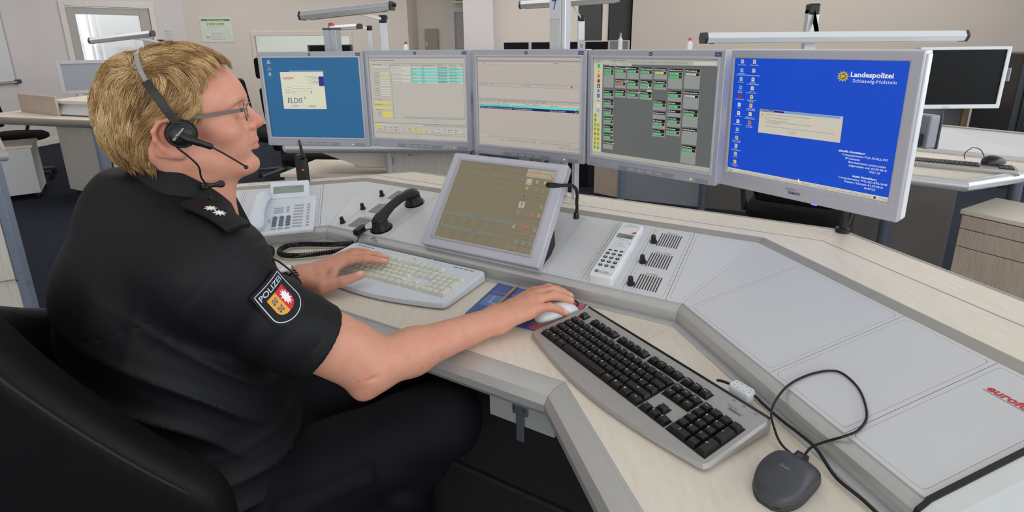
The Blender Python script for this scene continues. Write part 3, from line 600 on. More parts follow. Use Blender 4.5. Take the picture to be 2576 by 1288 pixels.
def scr_list(w, h):
    p = Print(100, 80, w, h); p.rect(0, 0, 100, 80, (190, 180, 172)); p.lay = 1; K = (90, 86, 88)
    p.rect(0, 0, 100, 1.2, (150, 148, 148)); fake_text(p, 95, .3, 4, .9, K, 2); p.rect(0, 3.4, 100, 1.2, (150, 146, 144)); p.rect(1, 5.4, 97, 1.6, (198, 190, 182)); p.frame(1, 5.4, 97, 1.6, .15, (150, 146, 140), 2)
    fake_text(p, 6, 5.8, 4, .8, K, 2); fake_text(p, 75, 5.9, 5, .8, K, 2); p.rect(73.5, 5.4, .2, 1.6, K, 2)
    p.rect(0, 23.4, 100, .3, (150, 146, 140)); p.frame(1.6, 24, 9, 1.6, .15, (130, 128, 124)); p.text(16, 25.4, 'Neu', 1.5, K, 'c'); p.text(27, 25.4, 'Abschluss', 1.4, (140, 136, 134), 'c')
    p.text(45, 25.4, 'Leitst.Vorgänge:', 1.4, K)
    for i in range(4):
        p.rect(54+11.4*i, 24, 10.8, 2, (196, 188, 180)); p.frame(54+11.4*i, 24, 10.8, 2, .12, (160, 156, 150), 2); fake_text(p, 57+11.4*i, 24.7, 7, .8, (150, 146, 144), 2)
    p.disc(91.4, 25.1, .9, (214, 50, 44), lay=3)
    p.frame(1.4, 26.4, 97.4, 10.8, .2, (150, 146, 142)); p.rect(1.6, 26.6, 97, 10.4, (194, 185, 177), 2)
    p.rect(0, 37.8, 100, .35, (130, 126, 124))
    for i in range(11): p.frame(1+6.2*i, 38.6, 5.9, 1.7, .12, (150, 146, 142)); fake_text(p, 1.8+6.2*i, 39.2, 3.6, .7, K)
    p.rect(1.6, 40.6, 96.6, 1.6, (204, 198, 190)); hx = (2, 8, 13, 18, 26, 48, 55, 72)
    for cx, s in zip(hx, ('Nummer', 'Alarm', 'St/Sn', 'Einsatzart', 'Einsatzziele', 'Ortsteil', 'Suchmerkmal', 'Einsatzmittel')): p.text(cx, 41.9, s, 1.4, K, lay=2)
    p.rect(1.6, 42.3, 96.6, 2.0, (110, 222, 206)); p.text(2, 43.9, '10:8016: 11:44:13 0: 3:9: Eckernförde: 30 Einsatzplatz -> Ort: Eckardt, Verkehrs', 1.5, (40, 70, 76), lay=2)
    p.rect(1.6, 44.3, 96.6, 2.2, (22, 34, 96)); p.text(2, 46, '03-8019: 11:45:07 0: 3:A: Ostseestraße: 30 Augsberg -> Ort: Osterrönfeld Rüsselsee', 1.55, (216, 220, 232), lay=2); p.text(72, 46, 'Lotse 16/11 Lotse 22/11', 1.5, (216, 220, 232), lay=2)
    p.rect(95.4, 42.3, .2, 4.2, (190, 200, 200), 3); p.text(96, 43.9, 'WS', 1.4, (40, 70, 76), lay=3); p.text(96, 46, 'PV', 1.4, (216, 220, 232), lay=3)
    p.rect(.6, 71.2, 98.5, 1.4, (180, 172, 164)); p.rect(.8, 71.4, 7, 1.0, (200, 192, 184), 2)
    for i, s in enumerate(('Buchen', 'Zuständigkeit', 'Einsatz beenden', 'Folgenden', 'Nummern', 'Tabelle öffnen', 'Einsatz melden')):
        p.frame(20+10.4*i, 73.2, 9.8, 2, .12, (160, 154, 148)); p.text(24.9+10.4*i, 74.7, s, 1.25, K, 'c')
    p.text(98, 78.4, '03.09.2010  11:48:27 47 38:37:33', 1.3, K, 'r'); p.rect(80, 76.2, 19.5, .2, K)
    return p
UNITS = [  # column, row top, name, height, state
 (0, 4.5, 'PR Rendsburg', 13.5, 'gg'), (1, 4.6, 'PZSt Hohenwestedt', 7.5, 'g'), (2, 4.7, 'PZSt Nortorf', 7.3, 'g'), (3, 4.8, 'PZSt Bordesholm', 6.8, 'g'), (4, 4.9, 'PZSt Kronshagen', 6.6, 'y'), (5, 5.2, 'PZSt Eckernförde', 11.5, 'gg'), (6, 5.2, 'KPSt Rendsburg', 11, 'w'),
 (1, 12.2, 'PSt. Hanerau-Hadem', 5.5, 'r'), (2, 12.2, 'PSt Aukrug', 5.5, 'g'), (3, 12.2, 'PSt Molfsee', 5.2, 'g'), (4, 12.2, 'PSt Achterwehr', 5.2, 'g'),
 (1, 18.6, 'PSt Jevenstedt', 4.8, 'g'), (2, 18.6, 'PSt Groß Wittensee', 4.8, 'g'), (3, 18.7, 'PSt Flintbek', 5.0, 'g'), (5, 17.5, 'PSt Gettorf', 6.2, 'g'), (6, 17.3, 'KPASt Eckernförde', 10.0, 'w'),
 (0, 19.2, 'PSt Hohn', 5.0, 'g'), (0, 24.9, 'PSt Fockbek', 5.0, 'g'), (0, 30.6, 'PSt Owschlag', 4.8, 'g'), (0, 36.0, 'PSt Büdelsdorf', 4.6, 'g'), (0, 41.2, 'PSt Schacht', 4.6, 'g'), (0, 46.3, 'PSt Osterrönfeld', 4.6, 'g'), (0, 51.6, 'PSt Schacht-Audorf', 5.0, ''),
 (4, 23.4, 'PZSt Gettorf', 6, 'g'), (4, 30, 'PSt Schwedeneck', 4.4, ''), (4, 34.6, 'PSt Altenholz', 5.6, 'g'), (4, 40.6, 'PSt Strande', 4.4, 'g'), (5, 23.6, 'PSt Waabs', 5.4, 'g'), (5, 28.2, 'PSt Rieseby', 4.2, ''), (5, 32.5, 'PSt Ascheffel', 5.8, 'g'), (5, 38.6, 'PSt Fleckeby', 4.8, 'g'),
 (6, 27.6, 'PSt Neumünster', 10, 'g'), (6, 38, 'WSPSt Rendsburg', 9.6, ''), (6, 48, 'PSt Rendsburg', 11, 'g')]
def scr_units(w, h):
    p = Print(100, 70, w, h); p.rect(0, 0, 100, 70, (102, 106, 104)); p.lay = 1; K = (110, 108, 106)
    p.rect(0, 0, 100, 4.4, (178, 178, 168)); p.rect(0, 0, 100, 1.2, (140, 142, 140), 2); fake_text(p, 1, 1.6, 28, .9, (120, 120, 118), 2); fake_text(p, 94, .2, 5, .8, K, 3)
    p.rect(0, 2.6, 8.4, 64.4, (204, 203, 184)); p.rect(0, 67, 100, 3, (178, 176, 166)); fake_text(p, 1.4, 3, 5, .8, K, 2)
    for i, s in enumerate(('Kiel', 'Plön', 'Kiel / Plön', 'Neumünster', 'Rendsburg', 'WWG / RD', 'Fremdfahrzeuge', 'Wachverlegte')):
        p.frame(15+7.9*i, 1.9, 7.7, 1.9, .1, (150, 150, 146), 2); p.text(18.8+7.9*i, 3.2, s, 1.25, (60, 70, 170) if i == 4 else K, 'c', lay=2)
    for r in range(2):
        for i in range(3): p.rect(9.6+2*i, 1.9+1.7*r, 1.6, 1.4, (188, 198, 176), 3); p.text(10.4+2*i, 3+1.7*r, '<>>'[i], 1.1, (60, 130, 60), 'c', lay=4)
    p.rect(14, 3.8, 20, 1.7, (190, 190, 180), 2); p.text(19, 5.1, 'Rendsburg', 1.2, (60, 70, 170), 'c', lay=3); p.text(29, 5.1, 'Kdt Sitrut II', 1.2, K, 'c', lay=3); p.rect(82, 2.0, 16, 1.9, (206, 206, 196), 2)
    cx = [9.3, 19.7, 30.3, 41.3, 52.5, 64, 76]; cw = [9.2, 9.6, 9.8, 10, 10.3, 10.6, 11.4]
    ST = {'g': (96, 214, 130), 'y': (226, 220, 110), 'r': (226, 120, 96), 'w': (206, 206, 202)}
    for c, y, n, hh, s in UNITS:
        x, ww = cx[c]+.2*(y/10), cw[c]; y = y*1.12+.8; hh *= 1.08
        p.rect(x, y, ww, hh, (150, 154, 150)); p.rect(x+.3, y, ww-.6, 1.9, (14, 14, 14), 2); p.text(x+.7, y+1.4, n, 1.25, (236, 236, 230), bold=.015, lay=3)
        for q, st in enumerate(s):
            p.rect(x+.6, y+2.3+1.9*q, ww-1.2, 1.6, (14, 14, 14), 2); p.rect(x+.9, y+2.45+1.9*q, ww*.66, 1.25, ST[st], 3); p.text(x+1.2, y+3.45+1.9*q, 'Lotse %d/%d' % (random.randint(10, 60), random.randint(10, 14)), 1.05, (14, 60, 30), lay=4); p.rect(x+ww-1.9, y+2.45+1.9*q, .9, 1.25, (90, 24, 24), 3)
    p.rect(47.5, 20.6, 4, 1.2, (206, 204, 180), 5); p.poly([(48.6, 18), (49.6, 19.2), (48.6, 19.4)][::-1], (240, 240, 240), 5)
    for i, (s, c) in enumerate((('1', (80, 190, 90)), ('2', (230, 220, 60)), ('3', (230, 130, 90)), ('4', (220, 60, 50)), ('6', (60, 66, 70)), ('8', (160, 164, 160)), ('1', (60, 80, 170)), ('+=', (200, 200, 190)), ('', (220, 220, 215)), ('', (170, 170, 166)))):
        y = 4.6+3.45*i; p.rect(3.6, y, 2.6, 2.6, c, 2); p.text(4.9, y+2, s, 2.2, (20, 30, 30) if i not in (4, 6) else (230, 230, 230), 'c', bold=.02, lay=3)
    for i in range(8):
        y = 39.3+3.35*i
        for j, s in enumerate(('AECFHJLP'[i], '  cdhouU'[i])):
            if s == ' ': continue
            p.rect(1.2+3*j, y, 2.6, 2.8, (190, 194, 70), 2); p.text(2.5+3*j, y+2.1, s, 2.4, (30, 34, 20), 'c', bold=.02, lay=3)
    return p
def star(p, x, y, r, c, n=12, lay=1, q=.62):
    for k in range(n):
        a = 2*PI*k/n; p.poly([(x+r*math.cos(a), y+r*math.sin(a)), (x+r*q*math.cos(a+PI/n), y+r*q*math.sin(a+PI/n)), (x, y), (x+r*q*math.cos(a-PI/n), y+r*q*math.sin(a-PI/n))], c, lay)
def scr_police(w, h):
    p = Print(100, 80, w, h); p.rect(0, 0, 100, 80, (20, 78, 208)); p.lay = 1; Wt = (236, 240, 250)
    star(p, 68, 9.4, 3.4, (206, 196, 70)); p.disc(68, 9.4, 1.9, (120, 130, 60), lay=2); p.rect(67, 8.4, 1, 2, (210, 190, 60), 3); p.rect(68, 8.4, 1.1, 2, (206, 40, 50), 3); p.rect(68.3, 8.7, .5, 1.2, (240, 240, 240), 4)
    p.text(72, 9.4, 'Landespolizei', 4.0, Wt, bold=.03); p.text(73.4, 12.6, 'Schleswig-Holstein', 2.9, Wt)
    L = [('Eigene Dateien', (190, 200, 200)), ('jochen.hahn an POL-KI-RLS-W7', (150, 190, 230)), ('Papierkorb', (170, 210, 190)), ('Internet Explorer', (90, 180, 230)), ('Adobe Reader 8', (200, 40, 40)), ('Artus', (220, 226, 240)), ('Artus-Fiwos', (220, 226, 240)), ('Artus-Recherche', (220, 226, 240)), ('Explorer', (150, 190, 230)), ('Microsoft Office Outlook 2003', (226, 190, 110)), ('Neues Office-Dokument', (226, 210, 190)), ('Verknüpf.', (226, 214, 110)), ('Verknüpfung 2 Print', (226, 214, 110))]
    R = [('Gruppenablage', (206, 206, 200)), ('Heimat-Gruppenablage', (206, 206, 200)), ('Kopie (2) von ABBOS Megatings', (216, 226, 210)), ('Kopie von Neu Microsoft Wo...', (216, 226, 210)), ('Verknüpfung mit Tägl Lage', (226, 214, 110)), ('Verknüpfung (2) mit ELDT-Ablage', (226, 214, 110)), ('Verknüpfung mit SM Dokumentation', (216, 226, 210)), ('Windows Media Player', (226, 130, 60))]
    for j, lst in enumerate((L, R)):
        for i, (s, c) in enumerate(lst):
            x, y = 5+8.4*j, .8+5.85*i; p.poly([(x-1, y), (x+.7, y), (x+1.1, y+.6), (x+1.1, y+2.6), (x-1, y+2.6)][::-1], c); p.rect(x-.4, y+.8, .8, .8, tuple(int(v*.55) for v in c), 2)
            ws = s.split(); half = s if len(s) < 17 else ' '.join(ws[:len(ws)//2]); p.text(x, y+3.8, half, .95, Wt, 'c')
            if half != s: p.text(x, y+4.8, ' '.join(ws[len(ws)//2:]), .95, Wt, 'c')
    x, y, W, H = 20, 33, 51, 16
    p.rect(x, y, W, H, (212, 206, 190)); p.frame(x, y, W, H, .15, (226, 190, 120), 2); p.rect(x+.2, y+.2, W-.4, 1.3, (120, 165, 216), 2); p.rect(x+.2, y+.2, 16, 1.3, (24, 50, 130), 3); p.text(x+.5, y+1.2, 'Eigene Dateien voll', 1.15, Wt, lay=4)
    p.rect(x+W-1.5, y+.35, 1.1, 1.0, (206, 204, 196), 4)
    p.poly([(x+.9, y+4.6), (x+3, y+4.6), (x+1.95, y+2.5)][::1], (236, 200, 40), 2); p.rect(x+1.8, y+3.2, .28, .8, (60, 50, 20), 3)
    for i, s in enumerate(('Sie haben 731,496 in den Eigenen Dateien. Sie dürfen maximal 40MB darin haben.', 'Bitte räumen Sie in den Eigenen Dateien auf!', '- Löschen Sie nicht mehr benötigte Dateien.', '- Verschieben Sie dienstliche Dateien ohne persönlichen Bezug in die Gruppenablage.', '- Leeren Sie den Papierkorb.', 'Wenn nach dem Aufräumen diese Meldung noch weiter erscheint, wenden Sie sich an Ihren zuständigen Anwenderbetreuer.')):
        p.text(x+4, y+(3.4, 5.4, 7.1, 8.1, 9.1, 11.3)[i], s, .86, (60, 60, 66), lay=2)
    p.rect(x+20, y+12.4, 5, 1.6, (214, 210, 198), 2); p.frame(x+20, y+12.4, 5, 1.6, .14, (90, 90, 90), 3); p.text(x+22.5, y+13.6, 'OK', 1, (40, 40, 40), 'c', lay=3)
    for i, (s, b) in enumerate((('aktuelle Anmeldung:', 1), ('Computername: POL-KI-RLS-W7', 0), ('IP-Adresse:', 0), ('Benutzername: jochen.hahn', 0), ('angemeldet seit: 03.09.2010', 0), ('10:51:16', 0), None or ('', 0), ('letzte Anmeldung:', 1), ('Computername: POL-RD-KPS-W43', 0), ('Datum / Uhrzeit: 01.09.2010', 0), ('06:07:22', 0))):
        if s: p.text((97.2, 97, 83, 96.4, 97, 94, 0, 93, 98.4, 96.5, 93)[i]-(12 if i == 0 else 0), 54.2+2.05*i, s, 1.75, Wt, 'r', bold=.03 if b else .008)
    p.rect(0, 77.2, 100, 2.8, (212, 206, 190)); p.rect(0, 77.2, 100, .25, (236, 234, 226), 2)
    p.rect(.3, 77.6, 4.6, 2, (202, 198, 184), 2); p.text(1, 79.2, 'Start', 1.4, (40, 40, 40), bold=.02, lay=3)
    for i, s in enumerate(('Posteingang - Micro', 'E-Mail schreiben an', 'Die Landespolizei S', 'Meine Dateien, Rei', 'Megatings RLS', 'Eigene Dateien', 'Kopie von Neu Micr', 'Eigene Dateien voll')):
        x0 = 8+10.4*i; p.frame(x0, 77.6, 10, 2.1, .12, (150, 146, 136), 2); p.rect(x0+.4, 78, 1.1, 1.2, (226, 206, 110) if i in (0, 3, 4) else (180, 196, 220), 3); p.text(x0+2, 79.1, s, 1.05, (70, 66, 60), lay=3)
    p.rect(92.6, 77.9, 1.2, 1.5, (40, 60, 120), 3); p.text(99.4, 79.2, '13:35', 1.15, (50, 50, 50), 'r', lay=3); p.rect(95.2, 78.1, 1, 1, (226, 206, 110), 3)
    p.poly([(49.4, 75.6), (51, 77.6), (50.2, 77.8), (49.6, 78.4)], (240, 240, 240), 5)
    return p

def hp_monitor(label, top, yaw, tilt, screen, group='row of silver monitors above the desk'):
    T = Matrix.Translation(top) @ Matrix.Rotation(yaw, 4, 'Z') @ Matrix.Rotation(-tilt, 4, 'X') @ Matrix.Translation((0, 0, -MH/2))
    t = thing('flat_monitor', label, 'monitor', mat4=T, group=group)
    iw, ih, icz = .363, .2855, .006
    bezel('bezel', MW, MH, iw, ih, icz, -.012, .028, M_SILVER, t)
    o, i = ring(iw+.012, ih+.012, iw, ih, 0, icz)
    bezel('inner_trim', iw+.010, ih+.010, iw-.001, ih-.001, 0, -.0145, -.0115, M_SILVER_L, t, bev=.0008, inset=.003, back=False).location = (0, 0, icz)
    s = screen_area(screen(iw, ih), t, -.0065, icz)
    MB().loft([[(x*f, y, z*f) for x, z in ((-.18, -.15), (.18, -.15), (.18, .15), (-.18, .15))] for f, y in ((1, .028), (.86, .040), (.5, .048))]).build('back_cover', M_SILVER_D, t, bevel=.004)
    st = MB().b2((-.085, -.0135, -.166), (.085, -.0118, -.1545)).build('button_strip', M_SILVER_D, t, bevel=.0008)
    for k in range(4): MB().b2((-.055+.028*k, -.0148, -.1635), (-.033+.028*k, -.0134, -.157)).build('button', M_SILVER, st, bevel=.0008)
    MB().b2((.145, -.0136, -.166), (.180, -.0118, -.156)).build('power_button', M_SILVER_D, t, bevel=.001)
    MB().b2((.131, -.0128, -.162), (.134, -.0118, -.159)).build('power_light', mat('amber_led', rgb(240, 230, 120), .4, emis=(rgb(230, 225, 90), .9)), t)
    MB().lathe([(.0055, 0), (.005, .0012)], 16, (0, -.0118, .159), Matrix.Rotation(PI/2, 3, 'X')).build('logo_badge', M_DARKGREY, t)
    p = Print(10, 10, .010, .010); p.text(5, 7, 'hp', 6.5, (214, 216, 220), 'c', shear=.2); p.build('logo_print', t, M_PRINT, Matrix.Translation((0, -.0132, .159)))
    MB().b2((.172, -.0128, .1535), (.188, -.0118, .164)).build('badge', mat('badge_blue', rgb(52, 56, 108), .3), t)
    p = Print(10, 10, .014, .009); p.text(5, 7, 'HD', 6, (206, 210, 220), 'c'); p.build('badge_print', t, M_PRINT, Matrix.Translation((.18, -.013, .1588)))
    p = Print(20, 5, .03, .007); p.text(0, 4, 'LP1965', 4, (110, 112, 120)); p.build('model_print', t, M_PRINT, Matrix.Translation((-.17, -.0122, -.161)))
    MB().b2((-.04, .048, -.05), (.04, .058, .05)).build('mount_plate', M_DARKGREY, t, bevel=.003)
    return t
m1 = hp_monitor('silver monitor with blue login screen and cream dialog box', (-.71, 1.965, 1.3475), -.14, 0., scr_login)
m2 = hp_monitor('silver monitor showing grey form with yellow fields and turquoise table', (-.322, 1.887, 1.3495), -.295, 0., scr_table)
m3 = hp_monitor('silver monitor with pale grey list and dark blue selected row', (.053, 1.696, 1.350), -.52, 0., scr_list)
m4 = hp_monitor('silver monitor showing dark grey board of small black unit boxes', (.377, 1.463, 1.348), -.74, -.02, scr_units)
# wide monitor on the right
T = Matrix.Translation((.742, 1.346, 1.346)) @ Matrix.Rotation(-.938, 4, 'Z') @ Matrix.Rotation(.04, 4, 'X') @ Matrix.Translation((0, 0, -.192))
t = thing('flat_monitor', 'large pale silver monitor with bright blue desktop at the right', 'monitor', mat4=T)
W5, H5, iw, ih, icz = .46, .384, .408, .318, .010
bezel('bezel', W5, H5, iw, ih, icz, -.014, .030, M_SILVER_L, t, bev=.006)
screen_area(scr_police(iw, ih), t, -.008, icz)
MB().loft([[(x*f, y, z*f) for x, z in ((-.20, -.165), (.20, -.165), (.20, .165), (-.20, .165))] for f, y in ((1, .03), (.9, .055), (.5, .07))]).build('back_cover', M_SILVER_L, t, bevel=.006)
mb = MB().b2((W5/2-.001, -.004, -.185), (W5/2+.004, .02, .185)); mb.build('side_rim', M_WHITE, t, bevel=.003)
p = Print(30, 12, .06, .024); p.text(6, 5, 'FUJITSU', 4.2, (90, 92, 100), sq=.85); p.rect(19, 5.4, 8, .25, (110, 112, 120)); p.text(9, 9.4, 'SIEMENS', 4.2, (60, 62, 70), bold=.02)
p.build('maker_print', t, M_PRINT, Matrix.Translation((-.01, -.0146, -.169)))
MB().b2((.04, -.016, -.1925), (.053, -.010, -.1895)).build('power_light', mat('blue_led', rgb(120, 110, 255), .3, emis=(rgb(110, 100, 255), 1.5)), t)
MB().b2((-.05, .07, -.06), (.05, .095, .06)).build('mount_plate', M_DARKGREY, t, bevel=.003)
M5_T = T
# ---- supports behind the monitors
SHZ = .8738
def at_seg(k, al, off): p = DIRS[k]*al+NRM[k]*(NOSE[k]+off); return p.x, p.y
def profile_bar(name, c0, c1, w, d, ax, m, parent):
    """extruded square profile with a slot, from c0 up to c1; ax = direction of its width"""
    c0, c1 = Vector(c0), Vector(c1); ax = Vector(ax).normalized(); ay = Vector((0, 0, 1)).cross(ax) if abs(ax.z) < .9 else Vector((0, 1, 0))
    P = [(-w/2, -d/2), (-w*.08, -d/2), (-w*.08, -d/2+.004), (w*.08, -d/2+.004), (w*.08, -d/2), (w/2, -d/2), (w/2, d/2), (-w/2, d/2)]
    return MB().loft([[c+ax*x+ay*y for x, y in P] for c in (c0, c1)]).build(name, m, parent, world=True, bevel=.0015)
A30 = math.radians(-30)
x, y = at_seg(1, -.735, .445)
t7 = thing('support_post', 'tall aluminium support post bearing a paper sheet with number 7', 'post', loc=(x, y, SHZ), rz=A30)
MB().prism([(-.023, -.025), (.014, -.025), (.014, .025), (-.023, .025)], 0, 1.33).build('profile', mat('post_paint', rgb(196, 198, 196), .5, .1), t7, bevel=.002)
MB().b2((.0142, -.02, .0), (.028, .02, 1.33)).build('side_rail', M_ALU_L, t7, bevel=.002)
MB().b2((-.0225, -.0268, .565), (.0135, -.0256, .72)).build('paper', MATS['paper_white'], t7)
p = Print(6, 16, .036, .155); B7 = (36, 60, 160)
for a in ((1.4, 8.6, 4.4, 8.2), (4.4, 8.2, 2.3, 13.2), (1.6, 10.6, 5.2, 10.0)): p.line(*a, .5, B7)
p.build('handwritten_number', t7, M_PRINT, Matrix.Translation((-.0045, -.0272, .6425)))
for dx, w_, m_ in ((-.075, .03, M_SILVER_D), (-.118, .045, M_SILVER), (.062, .012, M_ALU_L)):
    MB().b2((dx-w_/2, -.015, 0), (dx+w_/2, .02, .36)).build('side_profile', m_, t7, bevel=.002)
# cross rail, arms and the signal lamp carried by it
rail = thing('monitor_rail', 'aluminium cross rail behind the row of four silver monitors', 'rail', loc=(x, y, 1.19), rz=A30)
pts = [wm(o) @ Vector((0, .125, 0)) for o in (m1, m2, m3, m4)]
for q in pts: q.z = 1.19
for a, b in zip(pts[:-1], pts[1:]):
    d = (b-a).normalized(); s = Vector((-d.y, d.x, 0))*.012; u_ = Vector((0, 0, .02))
    MB().loft([[c-s-u_, c+s-u_, c+s+u_, c-s+u_] for c in (a, b)]).build('rail_section', M_ALU, rail, world=True, bevel=.002)
for o, q in zip((m1, m2, m3, m4), pts):
    e = wm(o) @ Vector((0, .059, 0)); e.z = 1.19; d = (q-e).normalized()
    MB().tube([e, q-d*.013], .014, 12).build('bracket_arm', M_DARKGREY, rail, world=True)
q = pts[0]+Vector((.012, .045, 0)); sp = profile_bar('signal_post', q-Vector((0, 0, .03)), Vector((q.x, q.y, 1.425)), .05, .045, (math.cos(-.14), math.sin(-.14), 0), M_SILVER, rail)
MB().box((q.x, q.y, 1.428), (.053, .048, .006), -.14).build('post_cap', M_DARKGREY, sp, world=True)
MB().lathe([(.009, 0), (.009, .008)], 14, (q.x, q.y, 1.431)).build('lamp_socket', M_WHITE, sp, world=True)
MB().lathe([(.011, 0), (.011, .009), (.007, .012)], 14, (q.x, q.y, 1.439)).build('signal_lamp', M_RED, sp, world=True)
# black pole arm of the wide monitor
t = thing('monitor_stand', 'black pole with clamp knob holding the wide blue-screen monitor', 'monitor stand', loc=(.88, 1.35, SHZ))
bx, by = .88, 1.35
MB().lathe([(.017, 0), (.017, .010), (.012, .013)], 18, (bx, by, SHZ)).build('base', M_BLACK, t, world=True)
MB().tube([(bx, by, SHZ), (bx, by, 1.22)], .010, 14).build('pole', M_BLACK, t, world=True, auto=.6)
MB().tube([(bx, by, 1.0), (bx+.05, by-.03, 1.0)], .014, 12).build('clamp_knob', M_BLACK, t, world=True)
e = M5_T @ Vector((0, .097, 0)); MB().tube([(bx, by, 1.17), ((bx+e.x)/2, (by+e.y)/2, 1.165), e], .015, 12).build('arm', M_BLACK, t, world=True)
# more distant signal posts of other desks
def far_post(label, x, y, z1, w_, red, z0=0.):
    t = thing('signal_post', label, 'post', loc=(x, y, 0))
    MB().b2((-w_/2, -w_/2, z0), (w_/2, w_/2, z1)).build('profile', M_WHITE, t, bevel=.003)
    MB().lathe([(w_*.25, 0), (w_*.25, .02)], 12, (0, 0, z1)).build('lamp_socket', M_WHITE, t)
    MB().lathe([(w_*.3, 0), (w_*.3, .022), (w_*.2, .03)], 12, (0, 0, z1+.02)).build('signal_lamp', M_RED if red else M_SILVER_D, t)
far_post('distant white signal post with red lamp above the form monitor', -1.318, 7.0, 1.35, .055, True, .751)
far_post('distant white signal post with red lamp above the unit board monitor', 1.938, 6.0, 1.352, .05, True)
far_post('distant white signal post with grey lamp against the dark doorway', 0.989, 5.0, 1.395, .035, False, .781)
# ================================================================ things built into or standing on the console
def local(F): return F
# ---- touch screen leaning out of the console
TW, TH_ = .380, .298
Tt = Matrix.Translation((-.005, 1.535, 1.0385)) @ Matrix.Rotation(-.521, 4, 'Z') @ Matrix.Rotation(-.668, 4, 'X') @ Matrix.Translation((0, 0, -TH_/2))
touch = thing('touch_monitor', 'silver framed touch screen leaning back in the centre console', 'monitor', mat4=Tt)
def scr_touch(w, h):
    p = Print(100, 76, w, h); base = (132, 122, 98); p.rect(0, 0, 100, 76, base); p.lay = 1; ln = (116, 108, 90); K = (84, 80, 70); bl = (122, 128, 122)
    for y in (5.5, 12, 18, 24, 29.4): p.rect(0, y, 72, .3, ln)
    p.rect(0, 10, 72, 1.2, bl); p.text(36, 11, 'Vorgang', 1.1, K, 'c', lay=2); p.rect(0, 29.4, 72, 1.0, bl)
    for x in (11, 24, 37, 50, 63): p.rect(x, 12, .25, 17.4, ln)
    p.text(38, 4, 'Notrufabfrage', 1.4, K, 'c')
    p.rect(72.6, 0, 27.4, 7.5, (176, 166, 142)); p.text(74, 4, 'eurofunk', 3.6, (196, 66, 66), bold=.02, shear=.2); p.text(97, 4.2, 'MPV 007', 2.3, (90, 84, 76), 'r'); p.text(74, 6.6, 'Freitag 03. September 2010', 1.4, K); p.text(95, 6.6, '12:40:21', 1.4, K, 'r'); p.line(96.4, 5, 99, 7, .8, (196, 60, 60), 2)
    def btn(x, y, w_, h_, c, ic=None, tx=None):
        p.rect(x, y, w_, h_, c); p.frame(x, y, w_, h_, .22, (104, 98, 84), 2); p.rect(x, y, w_, .2, (160, 152, 128), 3)
        if ic: p.poly([(x+w_*.34, y+h_*.18), (x+w_*.62, y+h_*.18), (x+w_*.68, y+h_*.55), (x+w_*.4, y+h_*.62)][::-1], ic, 3)
        if tx: p.text(x+w_/2, y+h_*.88, tx, 1.25, K, 'c', lay=3)
    hi = (178, 170, 140); b2 = (136, 126, 102)
    btn(74, 9, 6.2, 6.2, hi, (206, 196, 120), 'Neu'); btn(82, 9, 6, 6, b2, (190, 176, 110), 'Vorgang'); btn(89.5, 9, 6, 6, b2, (190, 176, 110), 'Liste')
    btn(74, 16.4, 6, 5.6, b2, (190, 170, 96), 'Letzter'); btn(90, 17, 5, 5.4, b2, (130, 128, 118), 'Lupe'); btn(84, 17, 5, 5.4, b2, (130, 128, 118), 'Karte')
    btn(74, 23.4, 6, 5.8, b2, (100, 92, 84), 'Mikro'); btn(86, 23.4, 5.2, 5.6, b2, (110, 100, 90), 'Buch'); btn(92.4, 23.4, 5.2, 5.6, b2, (120, 116, 112), 'Chat')
    btn(74, 31, 6, 6, (186, 178, 156), (120, 120, 180), 'Fax'); btn(93, 31.4, 6, 5.6, b2, (150, 140, 160), 'SMS')
    for i, c in enumerate(((126, 140, 160), (100, 120, 170), (190, 110, 80), (216, 150, 70))): btn(73+6.7*i, 39, 6, 6, b2, c, ('Halten', 'Abfr.', 'Trenn', 'Konf')[i])
    for i, c in enumerate(((150, 170, 190), (196, 90, 70), (196, 76, 66), (150, 140, 150))): btn(73+6.7*i, 52, 6.1, 6, b2, c, ('Funk', 'Alarm', 'Pers', 'Speich')[i])
    for i in range(3): btn(79.7+6.7*i, 58.6, 6.2, 5.6, b2, (116, 110, 98) if i < 2 else None, ('Suche', 'Tel.buch', 'mehr')[i])
    for i in range(3): btn(79.7+6.7*i, 64.6, 6.2, 5.6, b2, (110, 140, 190), ('Gast', 'Wechsel', 'Parken')[i])
    for i in range(2): btn(73+13.4*i, 70.6, 12.8, 5, b2, None, ('1 Ruf abwerfen', 'Speichern')[i])
    p.rect(71.6, 8, .3, 68, ln); p.rect(0, 50.4, 72, 2.2, bl); p.text(40, 52, 'TELEFON', 1.5, K, 'c', lay=2); p.rect(0, 63.4, 72, 2.2, bl); p.text(40, 65, 'FUNK', 1.5, K, 'c', lay=2)
    for r in range(2):
        for i in range(5):
            x, y = 5+12.6*i, 54+12.8*r; p.frame(x, y, 11.6, 8, .2, (110, 102, 86)); p.frame(x+1, y+.8, 1.8, 4.4, .2, (100, 94, 80), 2); p.text(x+5.6, y+7.2, (('Amtsleitung', 'Amtsleitung', 'Nebenstelle', 'Notruf', 'MPSST'), ('Kanal 1', 'Kanal 2', 'Relais', 'Gast', 'Leitstelle'))[r][i], 1.15, (118, 96, 84), 'c', lay=2)
    return p
iw, ih, icz = .318, .246, .003
bezel('bezel', TW, TH_, iw, ih, icz, -.012, .02, M_SILVER_L, touch, bev=.003, inset=.007)
bezel('inner_trim', iw+.012, ih+.012, iw-.001, ih-.001, 0, -.0145, -.0115, M_SILVER, touch, bev=.0008, inset=.003, back=False).location = (0, 0, icz)
screen_area(scr_touch(iw, ih), touch, -.006, icz)
MB().loft([[(x*f, y, z) for x, z in ((-.18, -.1), (.18, -.1), (.18, .135), (-.18, .135))] for f, y in ((1, .02), (.97, .05))]).build('back_housing', M_BLACK, touch, bevel=.004)
